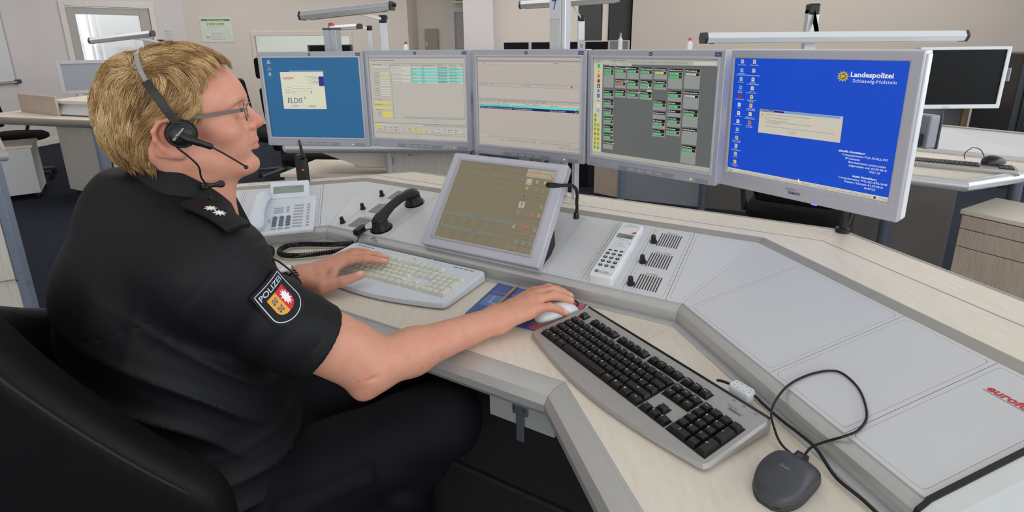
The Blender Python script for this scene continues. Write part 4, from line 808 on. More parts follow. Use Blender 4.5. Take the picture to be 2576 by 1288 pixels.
MB().add([(sx*.186, y, z) for sx in (-1, 1) for y, z in ((.02, -.145), (.02, -.02), (.062, -.06), (.052, -.10))], [(0, 1, 2, 3), (7, 6, 5, 4), (0, 4, 5, 1), (1, 5, 6, 2), (2, 6, 7, 3), (3, 7, 4, 0)]).build('side_cheek', M_BLACK, touch)
# ---- gooseneck microphone
F = console_frame(1, -.598, .93, PH)
t = thing('gooseneck_microphone', 'black gooseneck microphone bent over the touch screen corner', 'microphone', loc=F.translation)
o = F.translation
MB().lathe([(.009, 0), (.0085, .012), (.006, .02)], 14, (0, 0, 0)).build('base', M_BLACK, t)
U = DIRS[1]
# heads left in the photo, i.e. along -x towards the operator
neck = [Vector(q)-o for q in spline([o+Vector((0, 0, .015)), (.191, 1.512, .900), (.186, 1.482, .925), (.184, 1.458, .950), (.178, 1.440, .975), (.164, 1.418, .991), (.142, 1.388, 1.000), (.122, 1.366, 1.005)], 6)]
MB().tube(neck, .0048, 10).build('neck', mat('rubber_black', rgb(26, 27, 28), .7, bump=.3, bscale=900), t, auto=.7)
MB().tube([Vector(q)-o for q in ((.126, 1.370, 1.004), (.115, 1.359, 1.0075), (.100, 1.346, 1.012), (.092, 1.339, 1.0145))], [.0054, .0072, .0076, .0068], 14).build('mic_head', M_BLACK, t, auto=.7)
# ---- speaker grilles and knobs
def speaker_module(k, a_c, side, words, knob_al, skew=0.):
    for i, (q0, q1) in enumerate(((.055, .25), (.37, .575), (.695, .905))):
        g = thing('speaker_grille', '', 'speaker', mat4=console_frame(k, a_c, (q0+q1)/2, PH))
        hgt = (q1-q0)*SLEN
        bk = MB().b2((-.030, -hgt/2, -.0002), (.030, hgt/2, .0002)).build('grille_plate', M_PANEL, g)
        for s_ in range(9): MB().prism(rrect(.0024, hgt, .0011, 3), .0002, .0009).build('slot', M_BLACK, g, loc=(-.0255+.0064*s_, 0, 0))
        p = Print(60, 8, .06, .008); p.text(30, 6, words[i], 6, (60, 62, 68), 'c'); p.build('grille_lettering', g, M_PRINT, Matrix.Translation((0, hgt/2+.006, .0006)) @ Matrix.Rotation(-PI/2, 4, 'X'))
        g['label'] = {'L': 'slotted speaker grille left of the black handset, ', 'R': 'slotted speaker grille right of the white handset, '}[side]+('nearest the operator', 'middle of three', 'farthest from the operator')[i]; g['group'] = 'console speaker grilles'
        kn = thing('volume_knob', {'L': 'black volume knob beside the black handset speakers, ', 'R': 'black volume knob beside the white handset speakers, '}[side]+('nearest the operator', 'middle of three', 'farthest from the operator')[i], 'knob', mat4=console_frame(k, knob_al, (q0+q1)/2-.06, PH), group='console volume knobs')
        MB().lathe([(.0095, 0), (.0095, .004), (.0072, .0055)], 18).build('skirt', M_BLACK, kn, auto=.6)
        MB().lathe([(.0070, .005), (.0062, .020), (.0055, .0215)], 14).build('grip', M_BLACK, kn, bevel=.0005)
        MB().b2((-.0005, .004, .0212), (.0005, .0062, .0218)).build('pointer', M_DARKGREY, kn)
speaker_module(1, -1.262, 'L', ('MITHÖREN', 'BUTTON', 'EMS'), -1.322)
speaker_module(1, -.312, 'R', ('MITHÖREN', 'AUDIO / DOKU', 'EMS / 2.0SP'), -.349)
for al, wd in ((-.312, 1),): pass
# ---- white intercom handset recessed in the console
F = console_frame(1, -.418, .45, PH)
ic = thing('intercom_handset', 'white slim intercom handset with keypad lying in the console', 'telephone', mat4=F)
IL, IW = .262, .060
MB().loft([[(x*a, y*b, z) for x, y in rrect(IW, IL, .006, 4)] for a, b, z in ((1, 1, 0), (1, 1, .012), (.97, .99, .020), (.90, .97, .0225))]).build('shell', M_WHITE, ic, auto=.6)
TZ = .0228
p = Print(60, 262, IW, IL); LAY = Matrix.Translation((0, 0, TZ)) @ Matrix.Rotation(-PI/2, 4, 'X')
for i in range(8): p.line(12+i*5.6, 34-i*2.6-6+i*1.6, 24+i*4, 8+i*1.2, 1.2, (176, 182, 186))
p.build('earpiece_slit_lettering', ic, M_PRINT, LAY)
p = Print(60, 262, IW, IL); p.poly([(40, 54), (52, 42), (53, 54)][::-1], (190, 40, 50)); p.build('red_mark', ic, M_PRINT, LAY)
p = Print(60, 262, IW, IL); p.rect(9, 62, 43, 20, (132, 146, 128)); p.frame(9, 62, 43, 20, .8, (100, 110, 104), 1); p.text(49, 79, '---246', 14, (40, 52, 44), 'r', lay=1)
p.build('display_lettering', ic, M_PRINT, LAY)
p = Print(60, 262, IW, IL); p.rect(10, 86, 42, 48, (232, 234, 238))
for i in range(9): fake_text(p, 12+(i % 2)*12, 89+5*i, 34-(i % 3)*9, 2.6, (140, 146, 156), 1)
p.build('card_lettering', ic, M_PRINT, LAY)
p = Print(60, 262, IW, IL); p.frame(10, 238, 32, 10, .6, (60, 62, 68)); p.rect(11, 239, 8, 8, (36, 44, 90), 1); p.text(15, 246, 'd', 8, (230, 232, 236), 'c', lay=2); p.text(20, 245.5, 'commend', 6.4, (50, 52, 58), lay=1)
for i in range(3): p.line(44+4*i, 252-i, 48+4*i, 244-i, .8, (150, 156, 160))
p.build('maker_lettering', ic, M_PRINT, LAY)
def yrow(v): return (.5-v/262)*IL
def round_key(x, v, s, r=.0052, ry=None):
    k_ = MB().loft([[(r*a*math.cos(2*PI*i/14), (ry or r)*a*math.sin(2*PI*i/14), z) for i in range(14)] for a, z in ((1, 0), (1, .0012), (.8, .0018))]).build('key', M_DARKGREY, ic, loc=((x/60-.5)*IW, yrow(v), TZ-.0003), auto=.5)
    if s:
        q = Print(10, 10, .008, .008); q.text(5, 7.6, s, 8, (236, 238, 240), 'c', bold=.02); q.build('key_legend', k_, M_PRINT, Matrix.Translation((0, 0, .0019)) @ Matrix.Rotation(-PI/2, 4, 'X'))
for j, x in enumerate((15, 30, 45)): round_key(x, 146, '', .0052, .0026)
for i, row in enumerate(('123', '456', '789', 'T0X')):
    for j, s_ in enumerate(row): round_key((14, 30, 46)[j], 162+18*i, s_)
# ---- black handset on its cradle
F = console_frame(1, -1.165, .42, PH)
hs = thing('black_handset', 'black curved telephone handset resting in the left console', 'telephone', mat4=F)
ax = Vector((-.02, 1, 0)).normalized()   # handset axis up the slope, slightly skewed
HL = .215
def hp(s_, z): return Vector((.004*(1-s_*2)*0, 0, 0))+ax*(s_*HL-HL/2)+Vector((0, 0, z))
rings = []
for s_, wd, th, z in ((0, .010, .010, .030), (.03, .020, .016, .029), (.12, .024, .019, .032), (.25, .019, .014, .040), (.4, .017, .013, .047), (.6, .017, .013, .049), (.75, .019, .014, .045), (.87, .025, .018, .040), (.96, .022, .017, .034), (1, .010, .010, .034)):
    c = hp(s_, z); sx = Vector((1, .02, 0)); rings.append([c+sx*wd*math.cos(a)+Vector((0, 0, 1))*th*math.sin(a) for a in [2*PI*i/16 for i in range(16)]])
MB().loft(rings).build('grip', M_BLACK, hs, smooth=True)
for s_, z0 in ((.1, .003), (.9, .003)):
    c = hp(s_, 0); MB().lathe([(.031, .001), (.031, .006), (.027, .012), (.024, .03)], 22, (c.x, c.y, 0)).build('ear_cup', M_BLACK, hs, auto=.6)
    MB().lathe([(.036, 0), (.036, .0012)], 24, (c.x, c.y, 0)).build('cradle_well', M_BLACK_G, hs)
MB().lathe([(.007, 0), (.007, .002), (.004, .003)], 16, (.02, -.145, 0)).build('lock', M_METAL, hs)
# push-to-talk button and coiled cords
e0 = F @ (hp(0, .028)); LF = console_frame(1, -1.20, .07, PH)
MB().loft([[(x*a, y*b-.128, z) for x, y in rrect(.024, .04, .008, 3, -.052)] for a, b, z in ((1, 1, .0), (1, 1, .014), (.85, .9, .02))]).build('talk_switch', M_BLACK, hs, auto=.6)
def coil(name, label, path, r=.0068, wire=.0019, pitch=.0048, tail0=(), tail1=()):
    P = spline(path, 10); d = [0.]
    for a, b in zip(P[:-1], P[1:]): d.append(d[-1]+(b-a).length)
    n = int(d[-1]/pitch*9); out = []; N = Vector((0, 0, 1)); j = 0
    for i in range(n+1):
        s_ = d[-1]*i/n
        while j < len(d)-2 and d[j+1] < s_: j += 1
        t_ = (s_-d[j])/max(1e-9, d[j+1]-d[j]); c = P[j].lerp(P[j+1], t_); T = (P[j+1]-P[j]).normalized()
        N = (N-T*N.dot(T)).normalized(); B = T.cross(N); a = 2*PI*i/9
        out.append(c+(N*math.cos(a)+B*math.sin(a))*r)
    pts = [Vector(q) for q in tail0]+out+[Vector(q) for q in tail1]
    o = MB().tube(pts, wire, 5).build(name, M_CABLE, None, auto=.9); return tag(o, label, 'cord')
def W3(k, al, q, h=0.): return cpt(k, al, q, h)
P_ = lambda *a: Vector(a)
coil('coiled_cord', 'black coiled cord looping on the maple top beside the white keyboard', [(-.505, 1.59, .764), (-.569, 1.585, .764), (-.653, 1.589, .764), (-.702, 1.578, .764), (-.712, 1.536, .764), (-.69, 1.503, .764), (-.645, 1.494, .764), (-.584, 1.508, .764), (-.52, 1.532, .764), (-.492, 1.551, .770)],
     tail0=[F @ (hp(0, .028)), F @ (hp(-.06, .02)), (-.470, 1.612, .800), (-.492, 1.60, .775)], tail1=[(-.478, 1.575, .79), F @ Vector((-.052, -.15, .012))])
coil('coiled_cord', 'dark coiled cord running from the white phone to the officer', [(-.838, 1.60, .764), (-.80, 1.585, .764), (-.751, 1.56, .764), (-.727, 1.517, .764), (-.722, 1.476, .764), (-.735, 1.42, .764), (-.76, 1.37, .764)], r=.0055, tail0=[cpt(0, -.352, -.02, .016), (-.842, 1.612, .79)])
# ---- white desk telephone on the left wing
FP = console_frame(0, -.297, .2, PH)
ph = thing('desk_telephone', 'white desk telephone with handset on the left console wing', 'telephone', mat4=FP)
M_PHONE = mat('phone_white', rgb(222, 228, 238), .4, 0, .5, noise=.02)
PWd, PLn = .205, .195
MB().add([(x, y, z) for x, y, z in ((-PWd/2, -PLn/2, 0), (PWd/2, -PLn/2, 0), (PWd/2, PLn/2, 0), (-PWd/2, PLn/2, 0), (-PWd/2, -PLn/2, .014), (PWd/2, -PLn/2, .014), (PWd/2, PLn/2, .034), (-PWd/2, PLn/2, .034))],
         [(0, 3, 2, 1), (4, 5, 6, 7), (0, 1, 5, 4), (1, 2, 6, 5), (2, 3, 7, 6), (3, 0, 4, 7)]).build('phone_body', M_PHONE, ph, bevel=.005, seg=3)
SF = Matrix.Translation((0, 0, .0245)) @ Matrix.Rotation(math.atan2(.020, PLn), 4, 'X')
# display hood tilted up at the rear
DF = Matrix.Translation((.02, .112, .052)) @ Matrix.Rotation(.75, 4, 'X')
dh = MB().box((0, 0, 0), (.125, .062, .014)).build('display_hood', M_PHONE, ph, bevel=.004, seg=3); dh.matrix_local = DF
MB().box((-.004, 0, .0071), (.098, .026, .0012)).build('display', mat('lcd_grey', rgb(146, 152, 146), .2), dh)
p = Print(100, 26, .098, .026); p.text(6, 10, '13:39', 6, (96, 102, 98)); p.text(94, 10, 'FR 03.09.10', 6, (96, 102, 98), 'r'); p.text(6, 20, '?', 6, (96, 102, 98)); p.build('display_text', dh, M_PRINT, Matrix.Translation((-.004, 0, .0079)) @ Matrix.Rotation(-PI/2, 4, 'X'))
def phone_part(name, mb, m, x, y, z=0.): o = mb.build(name, m, ph, bevel=.0008); o.matrix_local = SF @ Matrix.Translation((x, y, z)); return o
M_PKEY = mat('phone_key_blue_grey', rgb(98, 104, 128), .45); M_PLAB = mat('phone_label_grey', rgb(170, 176, 186), .5)
for i in range(4):
    for j in range(3):
        o = phone_part('key', MB().lathe([(.0072, 0), (.007, .0024), (.005, .0032)], 14), M_PKEY, -.018+.0205*j, -.022-.0135*i)
        q = Print(10, 10, .008, .008); q.text(5, 7.4, '123456789*0#'[i*3+j], 7, (226, 230, 240), 'c'); q.build('key_legend', o, M_PRINT, Matrix.Translation((0, 0, .0034)) @ Matrix.Rotation(-PI/2, 4, 'X'))
for j in range(3): phone_part('function_key', MB().box((0, 0, .001), (.015, .007, .003)), M_SILVER, -.018+.0205*j, -.081)
for i in range(3): phone_part('label_strip', MB().box((0, 0, .0004), (.030, .0062, .0012)), M_PLAB, -.010, .032-.0125*i); phone_part('line_key', MB().lathe([(.0045, 0), (.004, .0018)], 10), M_SILVER, .018, .034-.0125*i)
for i in range(8): phone_part('label_strip', MB().box((0, 0, .0004), (.030, .0068, .0012)), M_PLAB, .052, .040-.0165*i); phone_part('line_key', MB().lathe([(.0048, 0), (.0042, .0018)], 10), M_SILVER, .083, .041-.0165*i)
for i in range(2): phone_part('volume_key', MB().lathe([(.0035, 0), (.003, .0016)], 10), M_SILVER, -.034, -.030-.011*i)
rings = []
for s_, wd, th, z in ((0, .010, .010, .034), (.03, .024, .015, .034), (.14, .027, .017, .036), (.3, .023, .013, .047), (.5, .022, .013, .052), (.7, .023, .013, .052), (.86, .027, .017, .046), (.97, .024, .015, .046), (1, .010, .010, .046)):
    c = Vector((-.068+.004*s_, -.102+.205*s_, z+.002)); rings.append([c+Vector((wd*math.cos(a), 0, th*math.sin(a))) for a in [2*PI*i/16 for i in range(16)]])
MB().loft(rings).build('handset', M_PHONE, ph, smooth=True)
# ---- handheld radio standing on the rear shelf of the left wing
rd = thing('handheld_radio', 'black handheld radio with stub antenna behind the left console', 'radio', loc=(-.788, 1.965, .8738), rz=-.35)
MB().loft([[(x*a+dx, y*b, z) for x, y in rrect(.034, .026, .007, 4)] for a, b, z, dx in ((1, 1, 0, .008), (1, 1, .072, .008), (.9, .9, .085, .008))]).build('body', M_BLACK, rd, auto=.6)
MB().loft([[(x*a-.012, y*b+.012, z) for x, y in rrect(.036, .03, .010, 4)] for a, b, z in ((1, 1, 0), (1.05, 1.05, .088), (.9, .9, .098), (.5, .5, .101))]).build('charger_cup', M_BLACK, rd, auto=.6)
MB().tube([(.010, 0, .08), (.009, 0, .105), (.005, .0, .145), (.003, 0, .158)], [.0068, .0062, .004, .003], 10).build('antenna', M_BLACK, rd, smooth=True)
MB().box((.017, -.0135, .048), (.007, .002, .004)).build('status_light', mat('red_led', rgb(255, 40, 60), .3, emis=(rgb(255, 40, 70), 2.5)), rd)
# ---- lettering on the far right console module
p = Print(100, 20, .10, .020); p.text(2, 15, 'eurofunk', 20, (206, 66, 72), bold=.03, shear=.2); p.rect(0, 17.2, 100, 1.4, (150, 140, 140))
p.build('maker_print', desk, M_PRINT, wm(desk).inverted() @ console_frame(2, -.452, .79, PH+.0004) @ Matrix.Rotation(-PI/2, 4, 'X'))
# ================================================================ keyboards, mice, cables and pad
UK = .01905
ROWS = [  # x start (u), y row, list of (width, legend)
 (0, 0, [(1, '^'), (1, '1'), (1, '2'), (1, '3'), (1, '4'), (1, '5'), (1, '6'), (1, '7'), (1, '8'), (1, '9'), (1, '0'), (1, 'ß'), (1, '´'), (2, '←')]),
 (0, 1, [(1.5, '⇥'), (1, 'Q'), (1, 'W'), (1, 'E'), (1, 'R'), (1, 'T'), (1, 'Z'), (1, 'U'), (1, 'I'), (1, 'O'), (1, 'P'), (1, 'Ü'), (1, '+'), (1.5, '')]),
 (0, 2, [(1.75, '⇩'), (1, 'A'), (1, 'S'), (1, 'D'), (1, 'F'), (1, 'G'), (1, 'H'), (1, 'J'), (1, 'K'), (1, 'L'), (1, 'Ö'), (1, 'Ä'), (1, '#'), (1.25, '↵')]),
 (0, 3, [(1.25, '⇧'), (1, '<'), (1, 'Y'), (1, 'X'), (1, 'C'), (1, 'V'), (1, 'B'), (1, 'N'), (1, 'M'), (1, ';'), (1, ':'), (1, '_'), (2.75, '⇧')]),
 (0, 4, [(1.25, 'Strg'), (1.25, '⊞'), (1.25, 'Alt'), (6.25, ''), (1.25, 'Alt Gr'), (1.25, '⊞'), (1.25, '▤'), (1.25, 'Strg')]),
 (0, -1.42, [(1, 'Esc')]), (2, -1.42, [(1, 'F1'), (1, 'F2'), (1, 'F3'), (1, 'F4')]), (6.5, -1.42, [(1, 'F5'), (1, 'F6'), (1, 'F7'), (1, 'F8')]), (11, -1.42, [(1, 'F9'), (1, 'F10'), (1, 'F11'), (1, 'F12')]),
 (15.25, -1.42, [(1, 'Druck'), (1, 'Rollen'), (1, 'Pause')]), (15.25, 0, [(1, 'Einfg'), (1, 'Pos1'), (1, 'Bild')]), (15.25, 1, [(1, 'Entf'), (1, 'Ende'), (1, 'Bild')]),
 (16.25, 3, [(1, '↑')]), (15.25, 4, [(1, '←'), (1, '↓'), (1, '→')]),
 (18.5, 0, [(1, 'Num'), (1, '/'), (1, '*'), (1, '-')]), (18.5, 1, [(1, '7'), (1, '8'), (1, '9')]), (18.5, 2, [(1, '4'), (1, '5'), (1, '6')]), (18.5, 3, [(1, '1'), (1, '2'), (1, '3')]), (18.5, 4, [(2, '0'), (1, ',')])]
TALL = [(21.5, 1, '+'), (21.5, 3, '↵')]
def key_mesh(w, h, m, zt, base=.0, dish=.0):
    mb = MB(); g = .0009; a, b = w*UK/2-g, h*UK/2-g; t = .0026
    mb.loft([[(x*(a-i), y*(b-i)+dy, z) for x, y in ((-1, -1), (1, -1), (1, 1), (-1, 1))] if False else [(x*(a-i), y*(b-i)+dy, z) for x, y in ((-1, -1), (1, -1), (1, 1), (-1, 1))] for i, dy, z in ((0, 0, 0), (.0006, .0002, zt*.35), (t, .0008, zt-.0005), (t+.0005, .0008, zt))])
    me = bpy.data.meshes.new('key'); me.from_pydata(mb.v, [], mb.f); me.materials.append(m); return me
def add_keys(root, mk, zt, legends, ox=0., oy=0., oz=0., lsize=.0052, lcol=(226, 230, 236), skip_num=None):
    cache = {}
    P = Print(1, 1, 1, 1)
    def put(x, y, w, h, s, L=True):
        if (w, h) not in cache: cache[(w, h)] = key_mesh(w, h, mk, zt)
        o = bpy.data.objects.new('key', cache[(w, h)]); link(o, root); cx, cy = ox+(x+w/2)*UK, oy-(y+h/2)*UK; o.location = (cx, cy, oz)
        if s and legends:
            sz = lsize if len(s) < 2 else lsize*.58
            P.text(.5+cx-(.0042 if len(s) < 3 and w <= 1.3 else 0), .5-cy-.0006, s, sz, lcol, 'c', bold=.012)
    for x0, y0, ks in ROWS:
        x = x0
        for w_, s in ks: put(x, y0, w_, 1, s); x += w_
    for x, y, s in TALL: put(x, y, 1, 2, s)
    if legends: P.build('key_legends', root, M_PRINT, Matrix.Translation((0, 0, oz+zt+.0002)) @ Matrix.Rotation(-PI/2, 4, 'X'))
def kb_matrix(o, yaw, tilt): return Matrix.Translation(o) @ Matrix.Rotation(yaw, 4, 'Z') @ Matrix.Rotation(tilt, 4, 'X')
# ---- silver and black keyboard on the right
KB = kb_matrix((.139, 1.086, .780), -1.016, .093)
kb = thing('keyboard', 'silver keyboard with black keys on the right of the desk', 'keyboard', mat4=KB)
M_KBSIL = mat('keyboard_silver', rgb(176, 174, 172), .4, .45, .5, noise=.04)
M_KBLK = mat('key_black', rgb(21, 21, 23), .38, 0, .5, noise=.1)
def outline(x0, x1, y0, y1, bow, n=20, r=.012):
    P = [(x0+r*.3, y1), (x0, y1-r*.6)][::-1]
    P = [(x0, y1-.008), (x0+.008, y1), (x1-.008, y1), (x1, y1-.008)]
    P += [(x1, y0+r)] + [(x1-r*.3, y0+r*.3), (x1-r, y0)]
    for i in range(1, n): t_ = i/n; P.append((x1-r+(x0+r-(x1-r))*t_, y0-bow*math.sin(PI*t_)))
    P += [(x0+r, y0), (x0+r*.3, y0+r*.3), (x0, y0+r)]
    return P
OUT = outline(-.021, .441, -.112, .058, .029)
cxm, cym = .21, -.03
def shell(levels): return [[(cxm+(x-cxm)*sx, cym+(y-cym)*sy, z) for x, y in OUT] for sx, sy, z in levels]
def base_z(y): return -.0285+.0935*(-(y))*0
mb = MB(); rb = [(x, y, -.0290+.0932*(-y)) for x, y in OUT]     # underside follows the desk
mb.loft([[(cxm+(x-cxm)*.985, cym+(y-cym)*.97, z+.001) for x, y, z in rb], [(x, y, z+.004) for x, y, z in rb], [(x, y, -.0115 if y > -.09 else -.0125) for x, y in OUT], [(cxm+(x-cxm)*.985, cym+(y-cym)*.965, -.0075) for x, y in OUT]])
mb.build('casing', M_KBSIL, kb, auto=.5)
for x0, x1, y0, y1 in ((0, 15, 0, 5), (15.25, 18.25, 0, 2), (15.25, 18.25, 4, 5), (16.25, 17.25, 3, 4), (18.5, 22.5, 0, 5), (0, 1, -1.42, -.42), (2, 6, -1.42, -.42), (6.5, 10.5, -1.42, -.42), (11, 15, -1.42, -.42), (15.25, 18.25, -1.42, -.42)):
    MB().b2((x0*UK-.0012, -y1*UK-.0012, -.0079), (x1*UK+.0012, -y0*UK+.0012, -.0070)).build('key_well', M_BLACK, kb)
add_keys(kb, M_KBLK, .0075, True, oz=-.0072)
MB().b2((-.017, .0487, -.0080), (.4385, .0545, -.0070)).build('black_stripe', M_BLACK_G, kb)
p = Print(30, 12, .042, .0168); p.text(2, 5, 'FUJITSU', 4.6, (110, 108, 106), sq=.85); p.rect(17, 5.4, 9, .3, (120, 118, 116)); p.text(6, 9.8, 'SIEMENS', 4.6, (70, 70, 70), bold=.02)
p.build('maker_print', kb, M_PRINT, Matrix.Translation((.395, .024, -.0073)) @ Matrix.Rotation(-PI/2, 4, 'X'))
p = Print(100, 10, .05, .005)
for x, s in ((4, '1'), (44, 'A'), (88, '↓')): p.frame(x, 0, 9, 10, 1, (110, 108, 104)); p.text(x+4.5, 8, s, 7, (110, 108, 104), 'c')
p.build('indicator_print', kb, M_PRINT, Matrix.Translation((.397, .0435, -.0073)) @ Matrix.Rotation(-PI/2, 4, 'X'))
# ---- cream white keyboard in the centre
wk_yaw, wk_t = -.515, .07
c_ = Vector((-.332, 1.352, .0)); KW = Matrix.Translation((c_.x, c_.y, .7745)) @ Matrix.Rotation(wk_yaw, 4, 'Z') @ Matrix.Rotation(wk_t, 4, 'X')
wk = thing('keyboard', 'cream white keyboard under the left hand in the desk centre', 'keyboard', mat4=KW)
M_WKB = mat('keyboard_white', rgb(218, 226, 236), .42, 0, .45, noise=.02)
OUT = outline(-.238, .238, -.085, .108, .034, r=.02); cxm, cym = 0, 0
rb = [(x, y, -.0235-.0701*y) for x, y in OUT]
MB().loft([[(x*.985, y*.97, z+.001) for x, y, z in rb], [(x, y, z+.004) for x, y, z in rb], [(x, y, -.006 if y > -.07 else -.010) for x, y in OUT], [(x*.985, y*.965, -.002) for x, y in OUT]]).build('casing', M_WKB, wk, auto=.5)
add_keys(wk, M_CREAM, .0085, True, ox=-.213, oy=.040, oz=-.0018, lcol=(150, 150, 140), lsize=.004)
for i in range(4): MB().prism(rrect(.013, .004, .0015, 3), 0, .001).build('media_key', M_SILVER_D, wk, loc=(-.205+.017*i, .093, -.0022)); MB().prism(rrect(.013, .004, .0015, 3), 0, .001).build('media_key', M_SILVER_D, wk, loc=(.15+.017*i, .093, -.0022))
for i in range(3): MB().prism(rrect(.0012, .003, .0004, 2), 0, .0008).build('indicator', M_DARKGREY, wk, loc=(.075+.012*i, .092, -.0022))
p = Print(30, 10, .03, .01); p.disc(6, 3.6, 2.2, (60, 70, 80)); p.disc(6.8, 3.2, 1.3, (218, 226, 236), lay=1); p.text(3, 9, 'Logitech', 4, (110, 116, 126)); p.build('maker_print', wk, M_PRINT, Matrix.Translation((.02, .088, -.0017)) @ Matrix.Rotation(-PI/2, 4, 'X'))
p = Print(100, 6, .13, .008); p.line(0, 3, 66, 3, .5, (180, 186, 192)); p.line(66, 3, 67, 0, .5, (180, 186, 192)); p.build('trim_line', wk, M_PRINT, Matrix.Translation((-.045, .092, -.0017)) @ Matrix.Rotation(-PI/2, 4, 'X'))
o = MB().tube(spline([wm(wk) @ Vector((.06, .106, -.008)), (-.235, 1.478, .768), (-.19, 1.452, .765), (-.139, 1.398, .758), (-.105, 1.372, .757), (-.06, 1.352, .756)], 8), .0022, 8).build('keyboard_cable', mat('white_cable', rgb(206, 210, 216), .5), None, auto=.8)
tag(o, 'white cable curving behind the cream white keyboard', 'cable')
# ---- charcoal mouse
def mouse(name, label, M, m_top, m_side, L=.112, W_=.070, H=.036, logo=None):
    t = thing(name, label, 'mouse', mat4=M); nu, nv = 22, 12
    def sec(s_):
        e_ = 2.3 if s_ < .5 else 4.0; w_ = max(.06, (1-(abs(2*s_-1)*.985)**e_))**(1/e_)*W_/2; h_ = H*(.52+.62*math.sin(PI*min(1, (1-s_)*.92+.06))**1.0-.14*s_)
        if s_ > .93: h_ *= 1-.25*((s_-.93)/.07)
        if s_ < .10: h_ *= (.45+.55*math.sin(PI/2*s_/.10))
        return w_, h_
    top, low = [], []
    for i in range(nu+1):
        s_ = .0+i/nu; w_, h_ = sec(min(.9995, max(.0005, s_))); y = (s_-.5)*L
        low.append([(x*w_, y*1.0, z) for x, z in ((-.94, 0), (-1, .006), (-.97, h_*.40), (.97, h_*.40), (1, .006), (.94, 0))])
        top.append([(w_*1.0*math.cos(a)*.985, y*.99, h_*.40+(h_*.6)*max(0, math.sin(a))**.75+.0004) for a in [PI*k/nv for k in range(nv+1)]])
    MB().loft(low).build('lower_shell', m_side, t, auto=.7)
    MB().loft(top).build('upper_shell', m_top, t, auto=.9)
    return t, sec
mz = math.atan2(.675-.595, .43-.352)
mo, sec = mouse('computer_mouse', 'charcoal computer mouse at the front right of the desk', Matrix.Translation((.387, .633, D0)) @ Matrix.Rotation(math.radians(-52), 4, 'Z'), mat('mouse_charcoal', rgb(64, 66, 72), .42, 0, .45, noise=.06), mat('mouse_side', rgb(50, 51, 56), .5))
MB().b2((-.009, .024, .018), (.009, .0525, .0284)).build('wheel_well', M_BLACK, mo, bevel=.002)
MB().tube([(-.004, .040, .0240), (.004, .040, .0240)], .0075, 16).build('scroll_wheel', M_DARKGREY, mo)
p = Print(30, 10, .026, .009); p.text(15, 4.5, 'FUJITSU', 4, (150, 152, 158), 'c'); p.text(16, 8.6, 'SIEMENS', 4, (150, 152, 158), 'c', bold=.02)
p.build('maker_print', mo, M_PRINT, Matrix.Translation((0, -.008, .0385)) @ Matrix.Rotation(-PI/2, 4, 'X') @ Matrix.Rotation(0, 4, 'X'))
def cst(al, q, h=.003): return cpt(2, al, q, PH+h)
mend = wm(mo) @ Vector((0, .056, .012))
cab = [mend, (.436, .676, .760), (.455, .690, .766), (.474, .684, .782), cst(-.523, -.02, .004), cst(-.524, .07), cst(-.54, .174), cst(-.583, .28), cst(-.624, .31), cst(-.642, .263), cst(-.65, .136), cst(-.643, -.02, .004), (.421, .752, .786), (.414, .722, .770), (.418, .700, .7585), (.432, .672, .7575)]
tag(MB().tube(spline(cab, 8), .0019, 8).build('mouse_cable', M_CABLE, None, auto=.8), 'thin black cable looping from the charcoal mouse over the right console', 'cable')
kc = [(.372, .858, .768), (.385, .848, .770), (.417, .813, .770), (.428, .79, .766), (.442, .756, .762), (.453, .722, .764), (.459, .684, .768), (.464, .64, .758), (.478, .60, .7575), (.487, .56, .7575)]
tag(MB().tube(spline(kc, 8), .0026, 8).build('keyboard_cable', M_CABLE, None, auto=.8), 'black cable from the silver keyboard running along the console nose', 'cable')
ub = thing('cable_adapter', 'small white cable adapter block behind the silver keyboard', 'adapter', mat4=Matrix.Translation((.4035, .824, D0+.0105)) @ Matrix.Rotation(-1.0, 4, 'Z'))
MB().loft([[(x*a, y*a, z) for x, y in rrect(.042, .024, .006, 3)] for a, z in ((.94, 0), (1, .004), (1, .013), (.92, .017))]).build('shell', M_WHITE, ub, auto=.6)
p = Print(42, 24, .04, .022)
for x, y in ((6, 6), (14, 4), (24, 4), (34, 6), (36, 16), (28, 20), (16, 20), (7, 17)): p.rect(x, y, 3.4, 1, (70, 72, 76))
p.build('adapter_marks', ub, M_PRINT, Matrix.Translation((0, 0, .0173)) @ Matrix.Rotation(-PI/2, 4, 'X'))
# ---- mouse pad, pencil
MPD = Matrix.Translation((.036, 1.178, D0)) @ Matrix.Rotation(-.433, 4, 'Z')
mp = thing('mouse_pad', 'blue and red printed mouse pad beneath the right hand', 'mouse pad', mat4=MPD)
MB().prism(rrect(.25, .19, .008, 4), 0, .0025).build('pad', mat('pad_blue', rgb(88, 112, 168), .6, col2=rgb(70, 92, 150), nscale=9), mp)
p = Print(250, 190, .25, .19); p.rect(8, 8, 120, 60, (98, 108, 170)); p.rect(8, 70, 110, 60, (110, 140, 190)); p.poly([(20, 180), (60, 120), (90, 100), (120, 180)][::-1], (150, 180, 214), 1); p.text(24, 116, 'LLO', 60, (150, 178, 214), lay=2); p.rect(170, 2, 78, 186, (206, 110, 116)); p.rect(160, 2, 10, 186, (140, 110, 150)); fake_text(p, 12, 52, 100, 5, (150, 160, 200), 1)
p.build('pad_print', mp, M_PRINT, Matrix.Translation((0, 0, .0028)) @ Matrix.Rotation(-PI/2, 4, 'X'))
pa, pb = Vector((-.045, 1.168, .7575)), Vector((.014, 1.292, .7575)); pd = (pb-pa).normalized()
pc = thing('pencil', 'natural wood pencil lying on the mouse pad behind the hand', 'pencil', mat4=Matrix.Translation(pa) @ pd.to_track_quat('Z', 'Y').to_matrix().to_4x4())
PLN = (pb-pa).length
